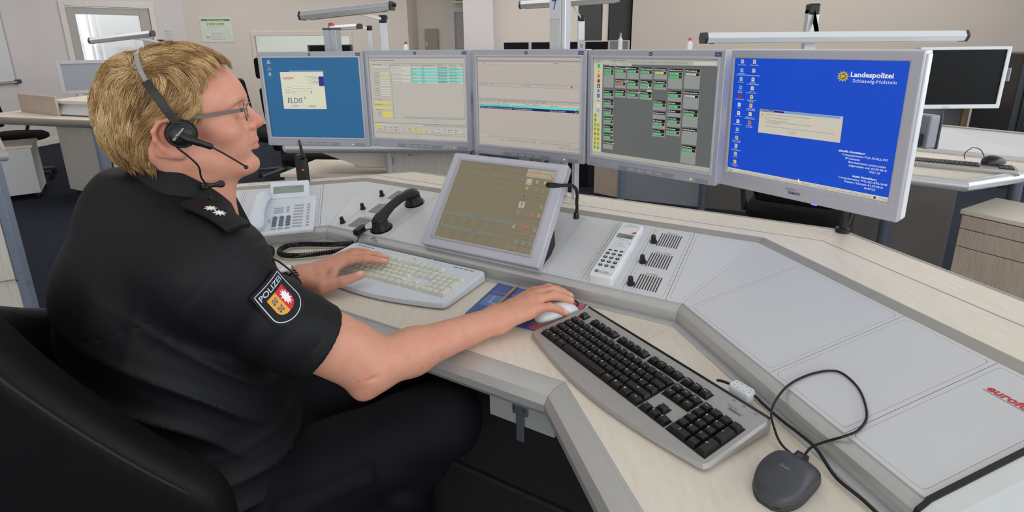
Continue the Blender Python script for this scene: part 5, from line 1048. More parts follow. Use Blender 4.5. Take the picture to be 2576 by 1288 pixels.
MB().lathe([(.0036, 0), (.0036, PLN-.016)], 6).build('barrel', mat('pencil_wood', rgb(196, 158, 112), .5, noise=.12, nscale=60), pc)
MB().lathe([(.0036, PLN-.016), (.001, PLN-.003)], 12).build('tip', mat('pencil_cut', rgb(222, 190, 146), .6), pc)
MB().lathe([(.001, PLN-.003), (.0003, PLN)], 8).build('lead', M_BLACK, pc)
# white mouse under the right hand
wm_, _ = mouse('computer_mouse', 'white computer mouse held under the right hand', Matrix.Translation((.100, 1.128, D0+.0027)) @ Matrix.Rotation(math.radians(-60), 4, 'Z'), M_WHITE, mat('mouse_grey', rgb(150, 152, 156), .4), L=.110, W_=.060, H=.034)
tag(MB().tube(spline([wm(wm_) @ Vector((0, .055, .010)), (.155, 1.172, .765), (.135, 1.212, .760), (.10, 1.236, .758), (.07, 1.262, .757)], 8), .0022, 8).build('mouse_cable', M_CABLE, None, auto=.8), 'short black cable behind the white mouse near the console nose', 'cable')
# ================================================================ lamps, chairs and desks in the background
lamp('desk_lamp', 'long grey desk luminaire on bent arm numbered 6 in mid room', (-1.545, 4.2, 1.585), (-.87, 4.15, 1.645), .13, (-.965, 4.3), .75, (-.97, 4.3, 1.555), end=1)
lamp('desk_lamp', 'small distant grey luminaire above the pass-through window', (-2.23, 7.0, 1.575), (-1.86, 6.9, 1.59), .14, (-1.76, 7.0), .75, (-1.76, 7.0, 1.565))
L8 = lamp('desk_lamp', 'long grey luminaire behind the numbered post before the dark doorways', (.095, 5.0, 1.695), (.95, 4.9, 1.735), .16, (.655, 5.1), .75, (.645, 5.1, 1.58))
MB().b2((-.028, -.0225, .54), (.022, -.0210, .64)).build('paper', MATS['paper_white'], L8); p = Print(5, 10, .05, .10); p.text(2.5, 7, '8', 5, (90, 110, 190), 'c'); p.build('handwritten_number', L8, M_PRINT, Matrix.Translation((-.003, -.023, .59)))
lamp('desk_lamp', 'wide white luminaire bar above the large blue-screen monitor', (1.046, 3.0, 1.388), (2.425, 3.0, 1.385), .11, (1.665, 3.10), .75, (1.665, 3.10, 1.53), end=1, r=.042, mid=(1.665, 3.03, 1.41), bar_m=M_WHITE)
lamp('desk_lamp', 'dark capped luminaire in front of the glazed door', (-4.50, 6.0, 1.445), (-3.94, 6.15, 1.515), .16, (-4.05, 6.5), .75, (-4.08, 6.5, 1.42))
def bg_chair(label, loc, rz, head=True, grp='black office chairs in the background'):
    t = thing('office_chair', label, 'chair', loc=loc, rz=rz, group=grp)
    MB().loft([[(x*.24*a, y*.24*a, z) for x, y in rrect(2, 2, .5, 4)] for a, z in ((.85, .42), (1, .44), (1, .48), (.85, .51))]).build('seat', M_FABRIC_BLK, t, auto=.9)
    MB().loft([[(-.26-.06*k+.05*math.cos(a_)*0+(.035 if s_ else -.02), math.sin(a_)*.22*w_, .55+.5*k) for a_, s_ in ((-PI/2, 0), (PI/2, 0), (PI/2, 1), (-PI/2, 1))] for k, w_ in ((0, .8), (.25, 1), (.7, .95), (1, .7))]).build('backrest', M_FABRIC_BLK, t, bevel=.02)
    if head: MB().loft([[(-.33+x, y*.14, z) for x, y in ((-.025, -1), (.03, -1), (.03, 1), (-.025, 1))] for z in (1.12, 1.28)]).build('headrest', M_FABRIC_BLK, t, bevel=.02)
    if head: MB().box((-.335, 0, 1.09), (.02, .05, .12)).build('headrest_bar', M_BLACK, t)
    for s_ in (-1, 1):
        MB().tube([(-.1, s_*.25, .44), (-.05, s_*.28, .60), (-.02, s_*.28, .66)], .016, 8).build('arm_support', M_BLACK, t)
        MB().box((.02, s_*.28, .675), (.26, .07, .03)).build('armrest', M_BLACK, t, bevel=.012)
    MB().tube([(0, 0, .09), (0, 0, .43)], .028, 12).build('gas_column', M_BLACK, t)
    for k in range(5):
        a = 2*PI*k/5; MB().tube([(0, 0, .10), (.3*math.cos(a), .3*math.sin(a), .075)], [.024, .015], 8).build('base_spoke', M_DARKGREY, t); MB().tube([(.3*math.cos(a)-.01, .3*math.sin(a), .03), (.3*math.cos(a)+.01, .3*math.sin(a), .03)], .03, 12).build('caster', M_BLACK, t)
    return t
bg_chair('black office chair with headrest behind the login monitor', (-1.66, 4.45, 0), .2)
bg_chair('distant black office chair rising behind the man\'s forehead', (-2.42, 5.6, 0), .5, head=False)
bg_chair('black office chair tucked under the mid-left desk', (-5.25, 5.62, 0), .0, head=False)
bg_chair('black office chair below the large blue-screen monitor', (1.58, 2.85, 0), 1.0, head=False)
# --- centre desk seen under the first two monitors
t = thing('workstation', 'pale maple workstation seen beneath the login and form monitors', 'desk', loc=(-.9, 3.5, 0))
slab('worktop', [(-1.46, 3.38), (-.24, 3.31), (-.2, 3.9), (-1.35, 4.0)], .72, .755, M_WOOD, t)
edge_bar('front_edge', [(-1.43, 3.37), (-.26, 3.30)], .738, .032, t, M_ALU_L)
edge_bar('side_edge', [(-1.43, 3.37), (-1.36, 4.0)], .738, .032, t, M_ALU_L)
panel('front_panel', (-.775, 3.44), (-.27, 3.40), .06, .70, .025, M_WOOD_PALE, t)
poleobj('corner_post', (-.80, 3.43), .02, .71, .022, t, M_ALU_L); poleobj('pole', (-.235, 3.40), .02, .71, .026, t, M_BLUEPOLE)
for x in (-.66, -.35): MB().lathe([(.008, 0), (.006, .005)], 10, (x, 3.405, .675), Matrix.Rotation(PI/2, 3, 'X')).build('screw', M_METAL, t, world=True)
slab('cable_tray', [(-1.05, 3.5), (-.8, 3.48), (-.8, 3.75), (-1.05, 3.77)], .575, .60, M_WOOD, t)
MB().add([(-1.32, 3.5, .70), (-.82, 3.47, .70), (-.82, 3.47, .585), (-1.0, 3.48, .585), (-1.32, 3.53, .70), (-.82, 3.50, .70), (-.82, 3.50, .585), (-1.0, 3.51, .585)], [(0, 1, 2, 3), (7, 6, 5, 4), (0, 4, 5, 1), (1, 5, 6, 2), (2, 6, 7, 3), (3, 7, 4, 0)]).build('gusset', M_WOOD, t, world=True)
slab('desk_console', [(-1.25, 3.42), (-.9, 3.40), (-.9, 3.6), (-1.25, 3.62)], .756, .80, M_PANEL, t)
t = thing('drawer_pedestal', 'pale wooden pedestal beneath the central background workstation', 'cabinet', loc=(-1.2, 3.8, 0))
slab('carcass', [(-1.58, 3.62), (-.88, 3.58), (-.86, 3.98), (-1.5, 4.05)], .05, .49, M_WOOD_PALE, t); slab('top', [(-1.6, 3.60), (-.86, 3.56), (-.84, 4.0), (-1.52, 4.07)], .49, .515, M_WOOD, t)
MB().b2((-1.55, 3.585, .40), (-1.25, 3.60, .47)).build('drawer_front', MATS['white_laminate'], t, world=True, bevel=.003)
for x, y in ((-1.5, 3.68), (-.95, 3.64), (-.95, 3.9), (-1.45, 3.98)): MB().lathe([(.02, 0), (.02, .05)], 10, (x, y, 0)).build('foot', M_BLACK, t, world=True)
# --- desk backs seen between the unit board monitor and the console
t = thing('workstation', 'grey desk back with bluish poles behind the unit board monitor', 'desk', loc=(1.3, 4.3, 0))
panel('wood_panel', (.745, 4.72), (.935, 4.54), .04, .72, .025, M_WOOD_FRONT, t)
M_GP = mat('grey_blue_panel', rgb(150, 156, 164), .35, noise=.06, nscale=4); M_GP2 = mat('grey_brown_panel', rgb(112, 108, 104), .4, noise=.1, nscale=6)
panel('back_panel', (.975, 4.50), (1.54, 4.24), .04, .72, .025, M_GP, t); panel('back_panel', (1.58, 4.22), (2.45, 3.85), .04, .72, .025, M_GP2, t)
poleobj('pole', (.955, 4.52), .02, .74, .032, t); poleobj('pole', (1.56, 4.23), .02, .74, .028, t, mat('pole_dark', rgb(104, 110, 126), .35, .2)); poleobj('pole', (2.46, 3.84), .02, .74, .028, t, MATS['pole_dark'])
slab('worktop', [(.70, 4.70), (.95, 4.48), (1.56, 4.19), (2.5, 3.80), (2.75, 4.4), (1.7, 4.9), (1.0, 5.3)], .72, .75, M_WOOD, t)
for a_, b_, z_ in (((.76, 4.8), (1.3, 5.0), .3),): pass
t = thing('drawer_pedestal', 'pale pedestal seen through the gap beside the support post', 'cabinet', loc=(.5, 5.3, 0))
slab('carcass', [(.35, 5.3), (.75, 5.0), (1.0, 5.35), (.6, 5.65)], .28, .70, M_WOOD_PALE, t); slab('plinth', [(.4, 5.32), (.74, 5.06), (.95, 5.34), (.6, 5.6)], 0, .28, M_BLACK, t)
# --- right-hand background desk with its own monitor, keyboard and mouse
t = thing('workstation', 'maple workstation with aluminium nose at the right picture edge', 'desk', loc=(2.4, 2.8, 0))
slab('worktop', [(1.80, 2.50), (2.03, 2.34), (2.75, 2.62), (2.72, 2.78), (2.28, 3.1), (1.9, 2.95)], .715, .745, M_WOOD, t)
edge_bar('front_edge', [(1.75, 2.53), (2.03, 2.325), (2.78, 2.61)], .728, .028, t, M_ALU_L)
MB().loft([[(2.26, 3.10, .746), (2.74, 2.62, .746), (2.74, 2.62, .77), (2.26, 3.10, .77)], [(2.60, 3.28, .746), (2.95, 2.78, .746), (2.95, 2.78, .85), (2.60, 3.28, .85)]]).build('console_panel', M_PANEL, t, world=True)
MB().loft([[(2.60, 3.28, .72), (2.95, 2.78, .72), (2.95, 2.78, .855), (2.60, 3.28, .855)], [(2.64, 3.31, .72), (2.99, 2.81, .72), (2.99, 2.81, .855), (2.64, 3.31, .855)]]).build('console_bezel', M_BEZEL_G, t, world=True)
MB().loft([[(2.74, 2.62, .746), (2.76, 2.60, .746), (2.76, 2.60, .775), (2.74, 2.62, .775)], [(2.95, 2.78, .746), (2.97, 2.76, .746), (2.97, 2.76, .862), (2.95, 2.78, .862)]]).build('console_cheek', M_WHITE, t, world=True)
panel('modesty_panel', (1.95, 2.9), (2.55, 2.95), .03, .71, .025, M_GP2, t); poleobj('leg', (2.0, 2.72), 0, .715, .03, t, MATS['pole_dark']); poleobj('leg', (2.68, 2.75), 0, .715, .03, t, MATS['pole_dark'])
t = thing('drawer_pedestal', 'light wood drawer pedestal behind the desk at the right edge', 'cabinet', loc=(2.35, 2.35, 0))
dA, dB = Vector((2.147, 2.435)), Vector((2.30, 2.16)); dd_ = (dB-dA).normalized(); nn = Vector((-dd_.y, dd_.x))
qd = lambda s_, r_: tuple(dA+dd_*s_+nn*r_)
slab('carcass', [qd(0, .02), qd(.42, .02), qd(.42, .36), qd(0, .36)], .05, .555, M_WOOD_FRONT, t); slab('top', [qd(-.01, 0), qd(.43, 0), qd(.43, .38), qd(-.01, .38)], .557, .58, M_WOOD, t)
for z0, z1 in ((.49, .553), (.40, .486), (.06, .396)): slab('drawer_front', [qd(.002, .0), qd(.418, .0), qd(.418, .0195), qd(.002, .0195)], z0, z1, M_WOOD_FRONT, t, .0015)
slab('plinth', [qd(.02, .04), qd(.4, .04), qd(.4, .34), qd(.02, .34)], 0, .05, M_BLACK, t)
def bg_mon(label, ctr, w_, h_, rz, m_b, m_s, grp=None, stand=None):
    t = thing('flat_monitor', label, 'monitor', mat4=Matrix.Translation(ctr) @ Matrix.Rotation(rz, 4, 'Z'), group=grp)
    bezel('bezel', w_, h_, w_*.91, h_*.88, h_*.01, -.012, .03, m_b, t, bev=.004); MB().b2((-w_*.456, -.006, -h_*.43), (w_*.456, -.003, h_*.45)).build('screen', m_s, t)
    if stand is not None:
        MB().b2((-.03, .03, stand-ctr[2]), (.03, .06, 0)).build('stand_neck', M_SILVER_D, t, bevel=.003); MB().b2((-.12, -.03, stand-ctr[2]), (.12, .12, stand-ctr[2]+.012)).build('stand_foot', M_SILVER_D, t, bevel=.003)
    return t
M_OFF = mat('screen_off', rgb(7, 7, 8), .5, 0, .15)
t = bg_mon('switched-off monitor with pale frame at the right picture edge', (2.40, 2.92, 1.162), .475, .325, -.02, M_WHITE, M_OFF)
MB().tube([(2.05, 3.02, .746), (2.05, 3.02, 1.18)], .02, 12).build('pole', M_SILVER_D, t, world=True); MB().tube([(2.05, 3.02, 1.16), (2.40, 2.955, 1.16)], .014, 10).build('arm', M_SILVER_D, t, world=True)
p = Print(20, 5, .06, .014); p.text(10, 4, 'FUJITSU', 4, (170, 172, 178), 'c'); p.build('maker_print', t, M_PRINT, Matrix.Translation((-.05, -.013, -.155)))
MB().b2((.26, .0, -.02), (.268, .03, .05)).build('side_handle', M_SILVER_D, t, bevel=.002)
for i, (x, y, w_, rz) in enumerate(((.08, 7.6, .37, -.02), (.455, 7.58, .37, -.06), (.82, 7.5, .36, -.2), (1.15, 7.4, .33, -.3), (1.41, 7.2, .27, -.6))):
    bg_mon('far dark monitor in front of the bright wall, '+('leftmost of five', 'second of five', 'third of five', 'fourth of five', 'rightmost of five with grey screen')[i], (x, y, 1.235), w_, .30, rz, M_SILVER, M_OFF if i < 4 else mat('screen_dim', rgb(120, 118, 112), .3), 'far monitors beside the dark doorways', stand=.75)
t = thing('workstation', 'distant workstation carrying the row of five dark monitors', 'desk', loc=(.7, 7.7, 0)); slab('worktop', [(-.3, 7.3), (1.7, 6.9), (1.9, 7.6), (-.2, 8.1)], .72, .75, M_WOOD, t); panel('modesty_panel', (-.25, 7.5), (1.7, 7.1), 0, .72, .03, M_WOOD_PALE, t)
bg_mon('dark wide screen low in front of the pass-through window', (-2.08, 6.4, 1.24), .5, .26, .1, M_DARKGREY, M_OFF, stand=.75)
t = thing('workstation', 'distant pale workstation below the pass-through window', 'desk', loc=(-2, 6.6, 0)); slab('worktop', [(-2.7, 6.2), (-1.2, 6.3), (-1.2, 7.15), (-2.7, 7.15)], .72, .75, M_WOOD, t); panel('modesty_panel', (-2.6, 6.4), (-1.3, 6.5), 0, .72, .03, M_WOOD_PALE, t)
t = thing('workstation', 'distant pale workstation behind the numbered post', 'desk', loc=(.6, 5.3, 0)); slab('worktop', [(.1, 5.02), (1.2, 4.92), (1.3, 5.6), (.2, 5.75)], .755, .78, M_WOOD, t)
for x, y in ((.15, 5.08), (1.15, 5.35), (.25, 5.7)): poleobj('leg', (x, y), 0, .755, .025, t)
# keyboard and mouse on that desk
KR = Matrix.Translation((2.055, 2.60, .772)) @ Matrix.Rotation(.31-.62, 4, 'Z')
t = thing('keyboard', 'grey keyboard with black keys on the background desk at right', 'keyboard', mat4=Matrix.Translation((2.225, 2.60, .7455)) @ Matrix.Rotation(-.62, 4, 'Z'))
MB().loft([[(x*a, y*a, z) for x, y in rrect(.44, .16, .012, 3)] for a, z in ((.98, 0), (1, .006), (.98, .020))]).build('casing', M_KBSIL if 'M_KBSIL' in globals() else M_SILVER, t, auto=.6)
for bx, by, cx_, cy_ in ((-.20, .05, 15, 5), (.095, .05, 3, 2), (.155, .05, 3, 5)):
    for i in range(cx_):
        for j in range(cy_): MB().box((bx+.019*i, by-.019*j, .0225), (.0165, .0165, .006)).build('key', M_BLACK, t)
mr, _ = mouse('computer_mouse', 'black computer mouse resting on the background keyboard at right', Matrix.Translation((2.375, 2.585, .7695)) @ Matrix.Rotation(-1.3, 4, 'Z'), M_BLACK, M_DARKGREY)
tag(MB().tube(spline([(2.30, 2.66, .775), (2.31, 2.68, .80), (2.345, 2.68, .83), (2.375, 2.665, .82), (2.385, 2.645, .785)], 6), .002, 8).build('mouse_cable', M_CABLE, None, auto=.8), 'thin cable arching over the background keyboard at right', 'cable')
# small loudspeaker behind the wide monitor
sp = thing('loudspeaker', 'small dark grey loudspeaker behind the blue-screen monitor edge', 'speaker', mat4=Matrix.Translation((.992, 1.28, 1.155)) @ Matrix.Rotation(.25, 4, 'Z'))
MB().box((0, 0, 0), (.030, .05, .080)).build('cabinet', M_SILVER_D, sp, bevel=.004); MB().box((.018, 0, 0), (.006, .054, .084)).build('grille', M_DARKGREY, sp, bevel=.003)
MB().box((-.03, .0, -.02), (.03, .03, .03)).box((-.075, -.03, -.02), (.11, .02, .02), .5).build('bracket', M_BLACK, sp, bevel=.002)
# roller-shutter cupboard and black rack at far right
t = thing('shutter_cupboard', 'low beech cupboard with grey roller shutter by the far wall', 'cupboard', loc=(4.5, 5.85, 0), rz=-.1)
MB().b2((-.45, -.02, .70), (.46, .4, .73)).build('top', mat('beech', rgb(190, 164, 130), .5, noise=.1, nscale=20), t, bevel=.002); MB().b2((.42, 0, 0), (.46, .4, .70)).build('side', MATS['beech'], t); MB().b2((-.45, 0, 0), (-.41, .4, .70)).build('side', MATS['beech'], t); MB().b2((-.41, .3, .02), (.42, .4, .70)).build('back', MATS['beech'], t)
for k in range(34): MB().b2((-.40+.0185*k, .03, .03), (-.40+.0185*k+.016, .045, .70)).build('slat', M_SILVER, t)
MB().b2((.23, .04, .03), (.41, .05, .70)).build('shutter_end', M_SILVER_D, t)
t = thing('server_rack', 'black glass-fronted rack cabinet at the right picture edge', 'rack', loc=(4.95, 4.78, 0), rz=-.3)
MB().b2((-.4, 0, 0), (.6, .7, 1.23)).build('housing', M_BLACK, t, bevel=.006); MB().b2((-.34, -.012, .05), (.55, -.001, 1.18)).build('door_glass', mat('rack_glass', rgb(34, 42, 44), .15), t)
for k in range(5): MB().b2((-.30, -.018, .25+.17*k), (.5, -.0125, .27+.17*k)).build('rack_unit', M_DARKGREY, t)
# ================================================================ the seated officer: bodies grown as smooth distance fields
def A3(*p): return np.array(p, float)
def dseg(P, a, b, r0, r1, sq=None):
    a, b = np.asarray(a, float), np.asarray(b, float); ab = b-a; t = np.clip(((P-a) @ ab)/(ab @ ab), 0, 1)
    q = P-(a+t[:, None]*ab)
    if sq is not None:                       # flatten along unit axis n by factor k
        n, k = sq; c = q @ n; q = q+np.outer(c*(k-1), n)
    return np.sqrt((q*q).sum(1))-(r0+(r1-r0)*t)
def dell(P, c, r, R=None):
    q = P-np.asarray(c, float)
    if R is not None: q = q @ R
    r = np.asarray(r, float); k0 = np.sqrt(((q/r)**2).sum(1)); k1 = np.sqrt(((q/r**2)**2).sum(1))+1e-9
    return k0*(k0-1)/k1
def smin(a, b, k):
    h = np.clip(.5+.5*(b-a)/k, 0, 1); return b*(1-h)+a*h-k*h*(1-h)
def smax(a, b, k): return -smin(-a, -b, k)
def surface(fn, lo, hi, h, B=10):
    """naive surface nets, evaluated only in blocks near the surface"""
    lo = np.asarray(lo, float); n = np.ceil((np.asarray(hi)-lo)/h/B).astype(int)*B+1
    nb = (n-1)//B; D = np.full(n, 1e3, np.float32)
    ci = np.stack(np.meshgrid(*[np.arange(k) for k in nb], indexing='ij'), -1).reshape(-1, 3)
    cc = lo+(ci+.5)*B*h; dv = fn(cc); act = np.abs(dv) < B*h*1.25
    for c_, d_ in zip(ci[~act], dv[~act]): D[c_[0]*B:(c_[0]+1)*B+1, c_[1]*B:(c_[1]+1)*B+1, c_[2]*B:(c_[2]+1)*B+1] = d_
    g = np.stack(np.meshgrid(*[np.arange(B+1)]*3, indexing='ij'), -1).reshape(-1, 3)
    A = ci[act]
    for s0 in range(0, len(A), 200):
        a = A[s0:s0+200]; idx = (a[:, None, :]*B+g[None]).reshape(-1, 3); D[idx[:, 0], idx[:, 1], idx[:, 2]] = fn(lo+idx*h)
    S = D < 0; C = [S[i:n[0]-1+i, j:n[1]-1+j, k:n[2]-1+k] for i in (0, 1) for j in (0, 1) for k in (0, 1)]
    cnt = sum(c.astype(np.int8) for c in C); m = (cnt > 0) & (cnt < 8); I = np.argwhere(m)
    vid = np.full(m.shape, -1, np.int64); vid[m] = np.arange(len(I))
    off = np.array([(i, j, k) for i in (0, 1) for j in (0, 1) for k in (0, 1)])
    val = np.stack([D[I[:, 0]+o[0], I[:, 1]+o[1], I[:, 2]+o[2]] for o in off], 1).astype(float)
    acc = np.zeros((len(I), 3)); w_ = np.zeros(len(I))
    for a in range(8):
        for b in range(a+1, 8):
            if np.abs(off[a]-off[b]).sum() != 1: continue
            va, vb = val[:, a], val[:, b]; x = (va < 0) != (vb < 0); t = np.where(x, va/np.where(x, va-vb, 1), 0)
            acc += np.where(x[:, None], off[a]+(off[b]-off[a])*t[:, None], 0); w_ += x
    V = lo+(I+acc/w_[:, None])*h; F = []
    for ax in range(3):
        sl0 = [slice(None)]*3; sl1 = [slice(None)]*3; sl0[ax] = slice(0, n[ax]-1); sl1[ax] = slice(1, n[ax])
        a, b = S[tuple(sl0)], S[tuple(sl1)]; e = np.argwhere(a != b); u, v = (ax+1) % 3, (ax+2) % 3
        e = e[(e[:, u] > 0) & (e[:, v] > 0) & (e[:, u] < n[u]-1) & (e[:, v] < n[v]-1)]
        fl = a[e[:, 0], e[:, 1], e[:, 2]]; q = []
        for du, dv_ in ((1, 1), (0, 1), (0, 0), (1, 0)):
            c = e.copy(); c[:, u] -= du; c[:, v] -= dv_; q.append(vid[c[:, 0], c[:, 1], c[:, 2]])
        q = np.stack(q, 1); q[~fl] = q[~fl][:, ::-1]; F.append(q)
    return V, np.concatenate(F)
def np_obj(name, V, F, m, parent, col=None):
    inv = np.array(wm(parent).inverted()) if parent is not None else np.eye(4)
    V = V @ inv[:3, :3].T+inv[:3, 3]
    me = bpy.data.meshes.new(name); me.vertices.add(len(V)); me.vertices.foreach_set('co', V.astype(np.float32).ravel())
    nf, k = F.shape; me.loops.add(nf*k); me.loops.foreach_set('vertex_index', F.ravel().astype(np.int32))
    me.polygons.add(nf); me.polygons.foreach_set('loop_start', np.arange(0, nf*k, k, dtype=np.int32)); me.update(calc_edges=True); me.validate(); me.shade_smooth()
    if col is not None:
        at = me.color_attributes.new('Col', 'FLOAT_COLOR', 'POINT'); at.data.foreach_set('color', np.concatenate([col, np.ones((len(col), 1))], 1).astype(np.float32).ravel())
    me.materials.append(m); o = bpy.data.objects.new(name, me); return link(o, parent)
def fnoise(P, sc, seed=0):
    r = np.random.RandomState(seed); out = 0
    for _ in range(5):
        k = r.normal(size=3); k /= np.linalg.norm(k); out = out+np.sin(P @ k*sc*r.uniform(.7, 1.5)+r.uniform(0, 6.28))
    return out/5
def rotm(yaw, pitch, roll):
    cy, sy, cp, sp, cr, sr = math.cos(yaw), math.sin(yaw), math.cos(pitch), math.sin(pitch), math.cos(roll), math.sin(roll)
    return np.array([[cy, -sy, 0], [sy, cy, 0], [0, 0, 1]]) @ np.array([[cp, 0, -sp], [0, 1, 0], [sp, 0, cp]]) @ np.array([[1, 0, 0], [0, cr, -sr], [0, sr, cr]])
# ---- skeleton (world metres)
HO, HR, HS = A3(-.548, .889, 1.241), rotm(.40, .054, .046), 1.05     # head: ear-canal level, x forward, y to his left
FB_, SB_ = A3(.905, .425, 0), A3(.425, -.905, 0)                      # body forward, body right
C7 = A3(-.622, .862, 1.125); RSH, REL, RWR = A3(-.456, .768, 1.002), A3(-.270, .880, .787), A3(-.036, 1.054, .789)
LSH, LEL, LWR = A3(-.655, 1.035, 1.03), A3(-.735, 1.09, .735), A3(-.552, 1.285, .791)
PEL = A3(-.605, .87, .55); RHIP, RKN, RAN = A3(-.545, .79, .535), A3(-.158, .985, .585), A3(-.42, .93, .22)
LHIP, LKN, LAN = A3(-.635, .965, .535), A3(-.25, 1.17, .57), A3(-.30, 1.16, .10)
BF = np.stack([FB_, -SB_, A3(0, 0, 1)], 1)                            # body frame columns: forward, left, up
def hw(p): return HO+HR @ (np.asarray(p, float)/1000*HS)
# ---- head
def head_sdf(P):
    q = (P-HO) @ HR/HS*1000; a = q.copy(); a[:, 1] = np.abs(q[:, 1])
    d = dell(q, (0, 0, 44), (95, 75, 69))
    d = smin(d, dell(q, (44, 0, 38), (52, 58, 45)), 18)
    d = smin(d, dell(q, (46, 0, -20), (50, 49, 62)), 20)
    d = smin(d, dell(q, (-30, 0, 5), (58, 60, 50)), 20)
    d = smin(d, dseg(a, (8, 50, -38), (74, 18, -70), 16, 16), 16)
    d = smin(d, dell(q, (84, 0, -73), (17, 19, 17)), 14)
    d = smin(d, dell(a, (60, 44, -8), (24, 18, 20)), 18)
    d = smin(d, dell(a, (72, 27, -32), (20, 20, 24)), 14)            # muzzle / cheeks
    d = smin(d, dseg(a, (82, 36, 36), (88, 8, 37), 8, 8), 12)        # brow
    d = smax(d, -dell(a, (96, 32, 20), (20, 15, 12)), 12)            # eye socket
    d = smin(d, dell(a, (76, 31, 20), (13, 15, 13)), 4)              # lids over the eye
    d = smax(d, -dseg(a, (91, 22, 19), (87, 42, 18), 1.6, 1.6), 2.5)
    d = smin(d, dseg(q, (90, 0, 28), (107, 0, -3), 7, 9.5), 7)
    d = smin(d, dell(q, (107, 0, -5), (12, 10, 9.5)), 5)
    d = smin(d, dell(a, (96, 13, -9), (11, 8, 8.5)), 4)
    d = smax(d, -dell(a, (101, 7, -16), (5, 3.4, 5)), 2.5)            # nostrils
    d = smin(d, dell(q, (92, 0, -24), (13, 14, 12)), 10)
    d = smin(d, dseg(a, (101, 0, -34), (88, 22, -40), 5.6, 3), 4)
    d = smin(d, dseg(a, (99, 0, -45.5), (88, 20, -42), 6.4, 3), 4)
    d = smax(d, -dseg(a, (108, 0, -39.5), (90, 25, -41), 1.3, 1.3), 2.5)
    d = smax(d, -dell(a, (103, 0, -57), (8, 20, 4.5)), 8)
    d = smax(d, -dseg(a, (100, 17, -16), (92, 31, -42), 1.0, 1.0), 7)   # nose-to-mouth fold
    # ears
    hel = [(8, 73, 8), (9, 79, 24), (0, 84, 35), (-14, 87, 33), (-24, 88, 18), (-24, 86, 2), (-16, 82, -14), (-6, 78, -28), (4, 75, -33), (8, 72, -26)]
    a = (a+np.array([0., 0, 3]))*np.array([1.12, 1, 1.22]); e = dell(a, (-8, 78, 3), (17, 6, 30))
    for p0, p1 in zip(hel[:-1], hel[1:]): e = smin(e, dseg(a, p0, p1, 4.2, 4.2), 3)
    e = smin(e, dell(a, (2, 76, -27), (9, 6, 9)), 5); e = smax(e, -dell(a, (-4, 86, 2), (11, 7, 15)), 5)
    d = smin(d, e*.85, 7)
    d = d/1000*HS
    # neck
    nk = dseg(P, hw((-12, 0, -30)), hw((-18, 0, -165)), .054, .060)
    nk = smin(nk, dseg(P, hw((34, 0, -84)), hw((-6, 0, -170)), .026, .036), .05)
    for s_ in (-1, 1): nk = smin(nk, dseg(P, hw((-28, 58*s_, -25)), hw((20, 14*s_, -150)), .018, .013), .02)
    d = smin(d, nk, .03)
    d = smin(d, dseg(P, C7-A3(0, 0, .08), hw((-14, 0, -185)), .07, .055), .04)
    return d
# ---- hands
def hand_sdf(P, W, mcps, tips, bend, thumb, up, wr=.027, sc=1.0):
    pal = None
    for i, m_ in enumerate(mcps):
        s_ = dseg(P, W+(m_-np.mean(mcps, 0))*.45, m_, .0175, .0118*sc); pal = s_ if pal is None else smin(pal, s_, .014)
    for a, b in zip(mcps[:-1], mcps[1:]): pal = smin(pal, dseg(P, a*.8+W*.2, b*.8+W*.2, .0125, .0125), .01)
    fin = None
    for i, (m_, t_) in enumerate(zip(mcps, tips)):
        r = (.0106, .0109, .0104, .0094)[i]*sc; b_ = bend[i] if isinstance(bend, (list, tuple)) else bend
        p1 = m_+(t_-m_)*.44+up*b_; p2 = m_+(t_-m_)*.74+up*b_*.72
        f_ = smin(smin(dseg(P, m_, p1, r*1.1, r), dseg(P, p1, p2, r*1.02, r*.9), .004), dseg(P, p2, t_, r*.92, r*.78), .003)
        f_ = smin(f_, np.linalg.norm(P-p1, axis=1)-r*1.04, .003)
        fin = f_ if fin is None else smin(fin, f_, .0015)
    th = None
    for j, (a, b, r0, r1) in enumerate(zip(thumb[:-1], thumb[1:], (.021, .0150, .0132), (.0155, .0132, .0108))):
        s_ = dseg(P, a, b, r0, r1); th = s_ if th is None else smin(th, s_, .006)
    web = dseg(P, mcps[0]*.72+W*.28-up*.004, thumb[1]*.55+thumb[2]*.45, .0125, .0115); web = smin(web, dseg(P, mcps[0]*.4+W*.6-up*.003, thumb[1], .015, .014), .012)
    heel = dseg(P, W*.75+mcps[-1]*.25-up*.006, mcps[-1]*.85+W*.15-up*.006, .0185, .0135)
    return smin(smin(smin(pal, heel, .012), fin, .009), smin(th, web, .010), .012)
UP = A3(0, 0, 1)
R_M = [A3(.048, 1.152, .804), A3(.056, 1.132, .809), A3(.056, 1.110, .806), A3(.050, 1.086, .796)]
R_T = [A3(.128, 1.182, .785), A3(.137, 1.168, .784), A3(.136, 1.146, .783), A3(.122, 1.106, .772)]
R_TH = [A3(-.010, 1.085, .787), A3(.022, 1.140, .782), A3(.055, 1.168, .776), A3(.090, 1.180, .772)]
L_M = [A3(-.440, 1.342, .812), A3(-.434, 1.364, .815), A3(-.441, 1.386, .812), A3(-.452, 1.405, .807)]
L_T = [A3(-.346, 1.360, .797), A3(-.352, 1.388, .799), A3(-.392, 1.410, .799), A3(-.415, 1.424, .797)]
L_TH = [A3(-.528, 1.266, .786), A3(-.480, 1.240, .784), A3(-.434, 1.254, .789), A3(-.392, 1.281, .795)]
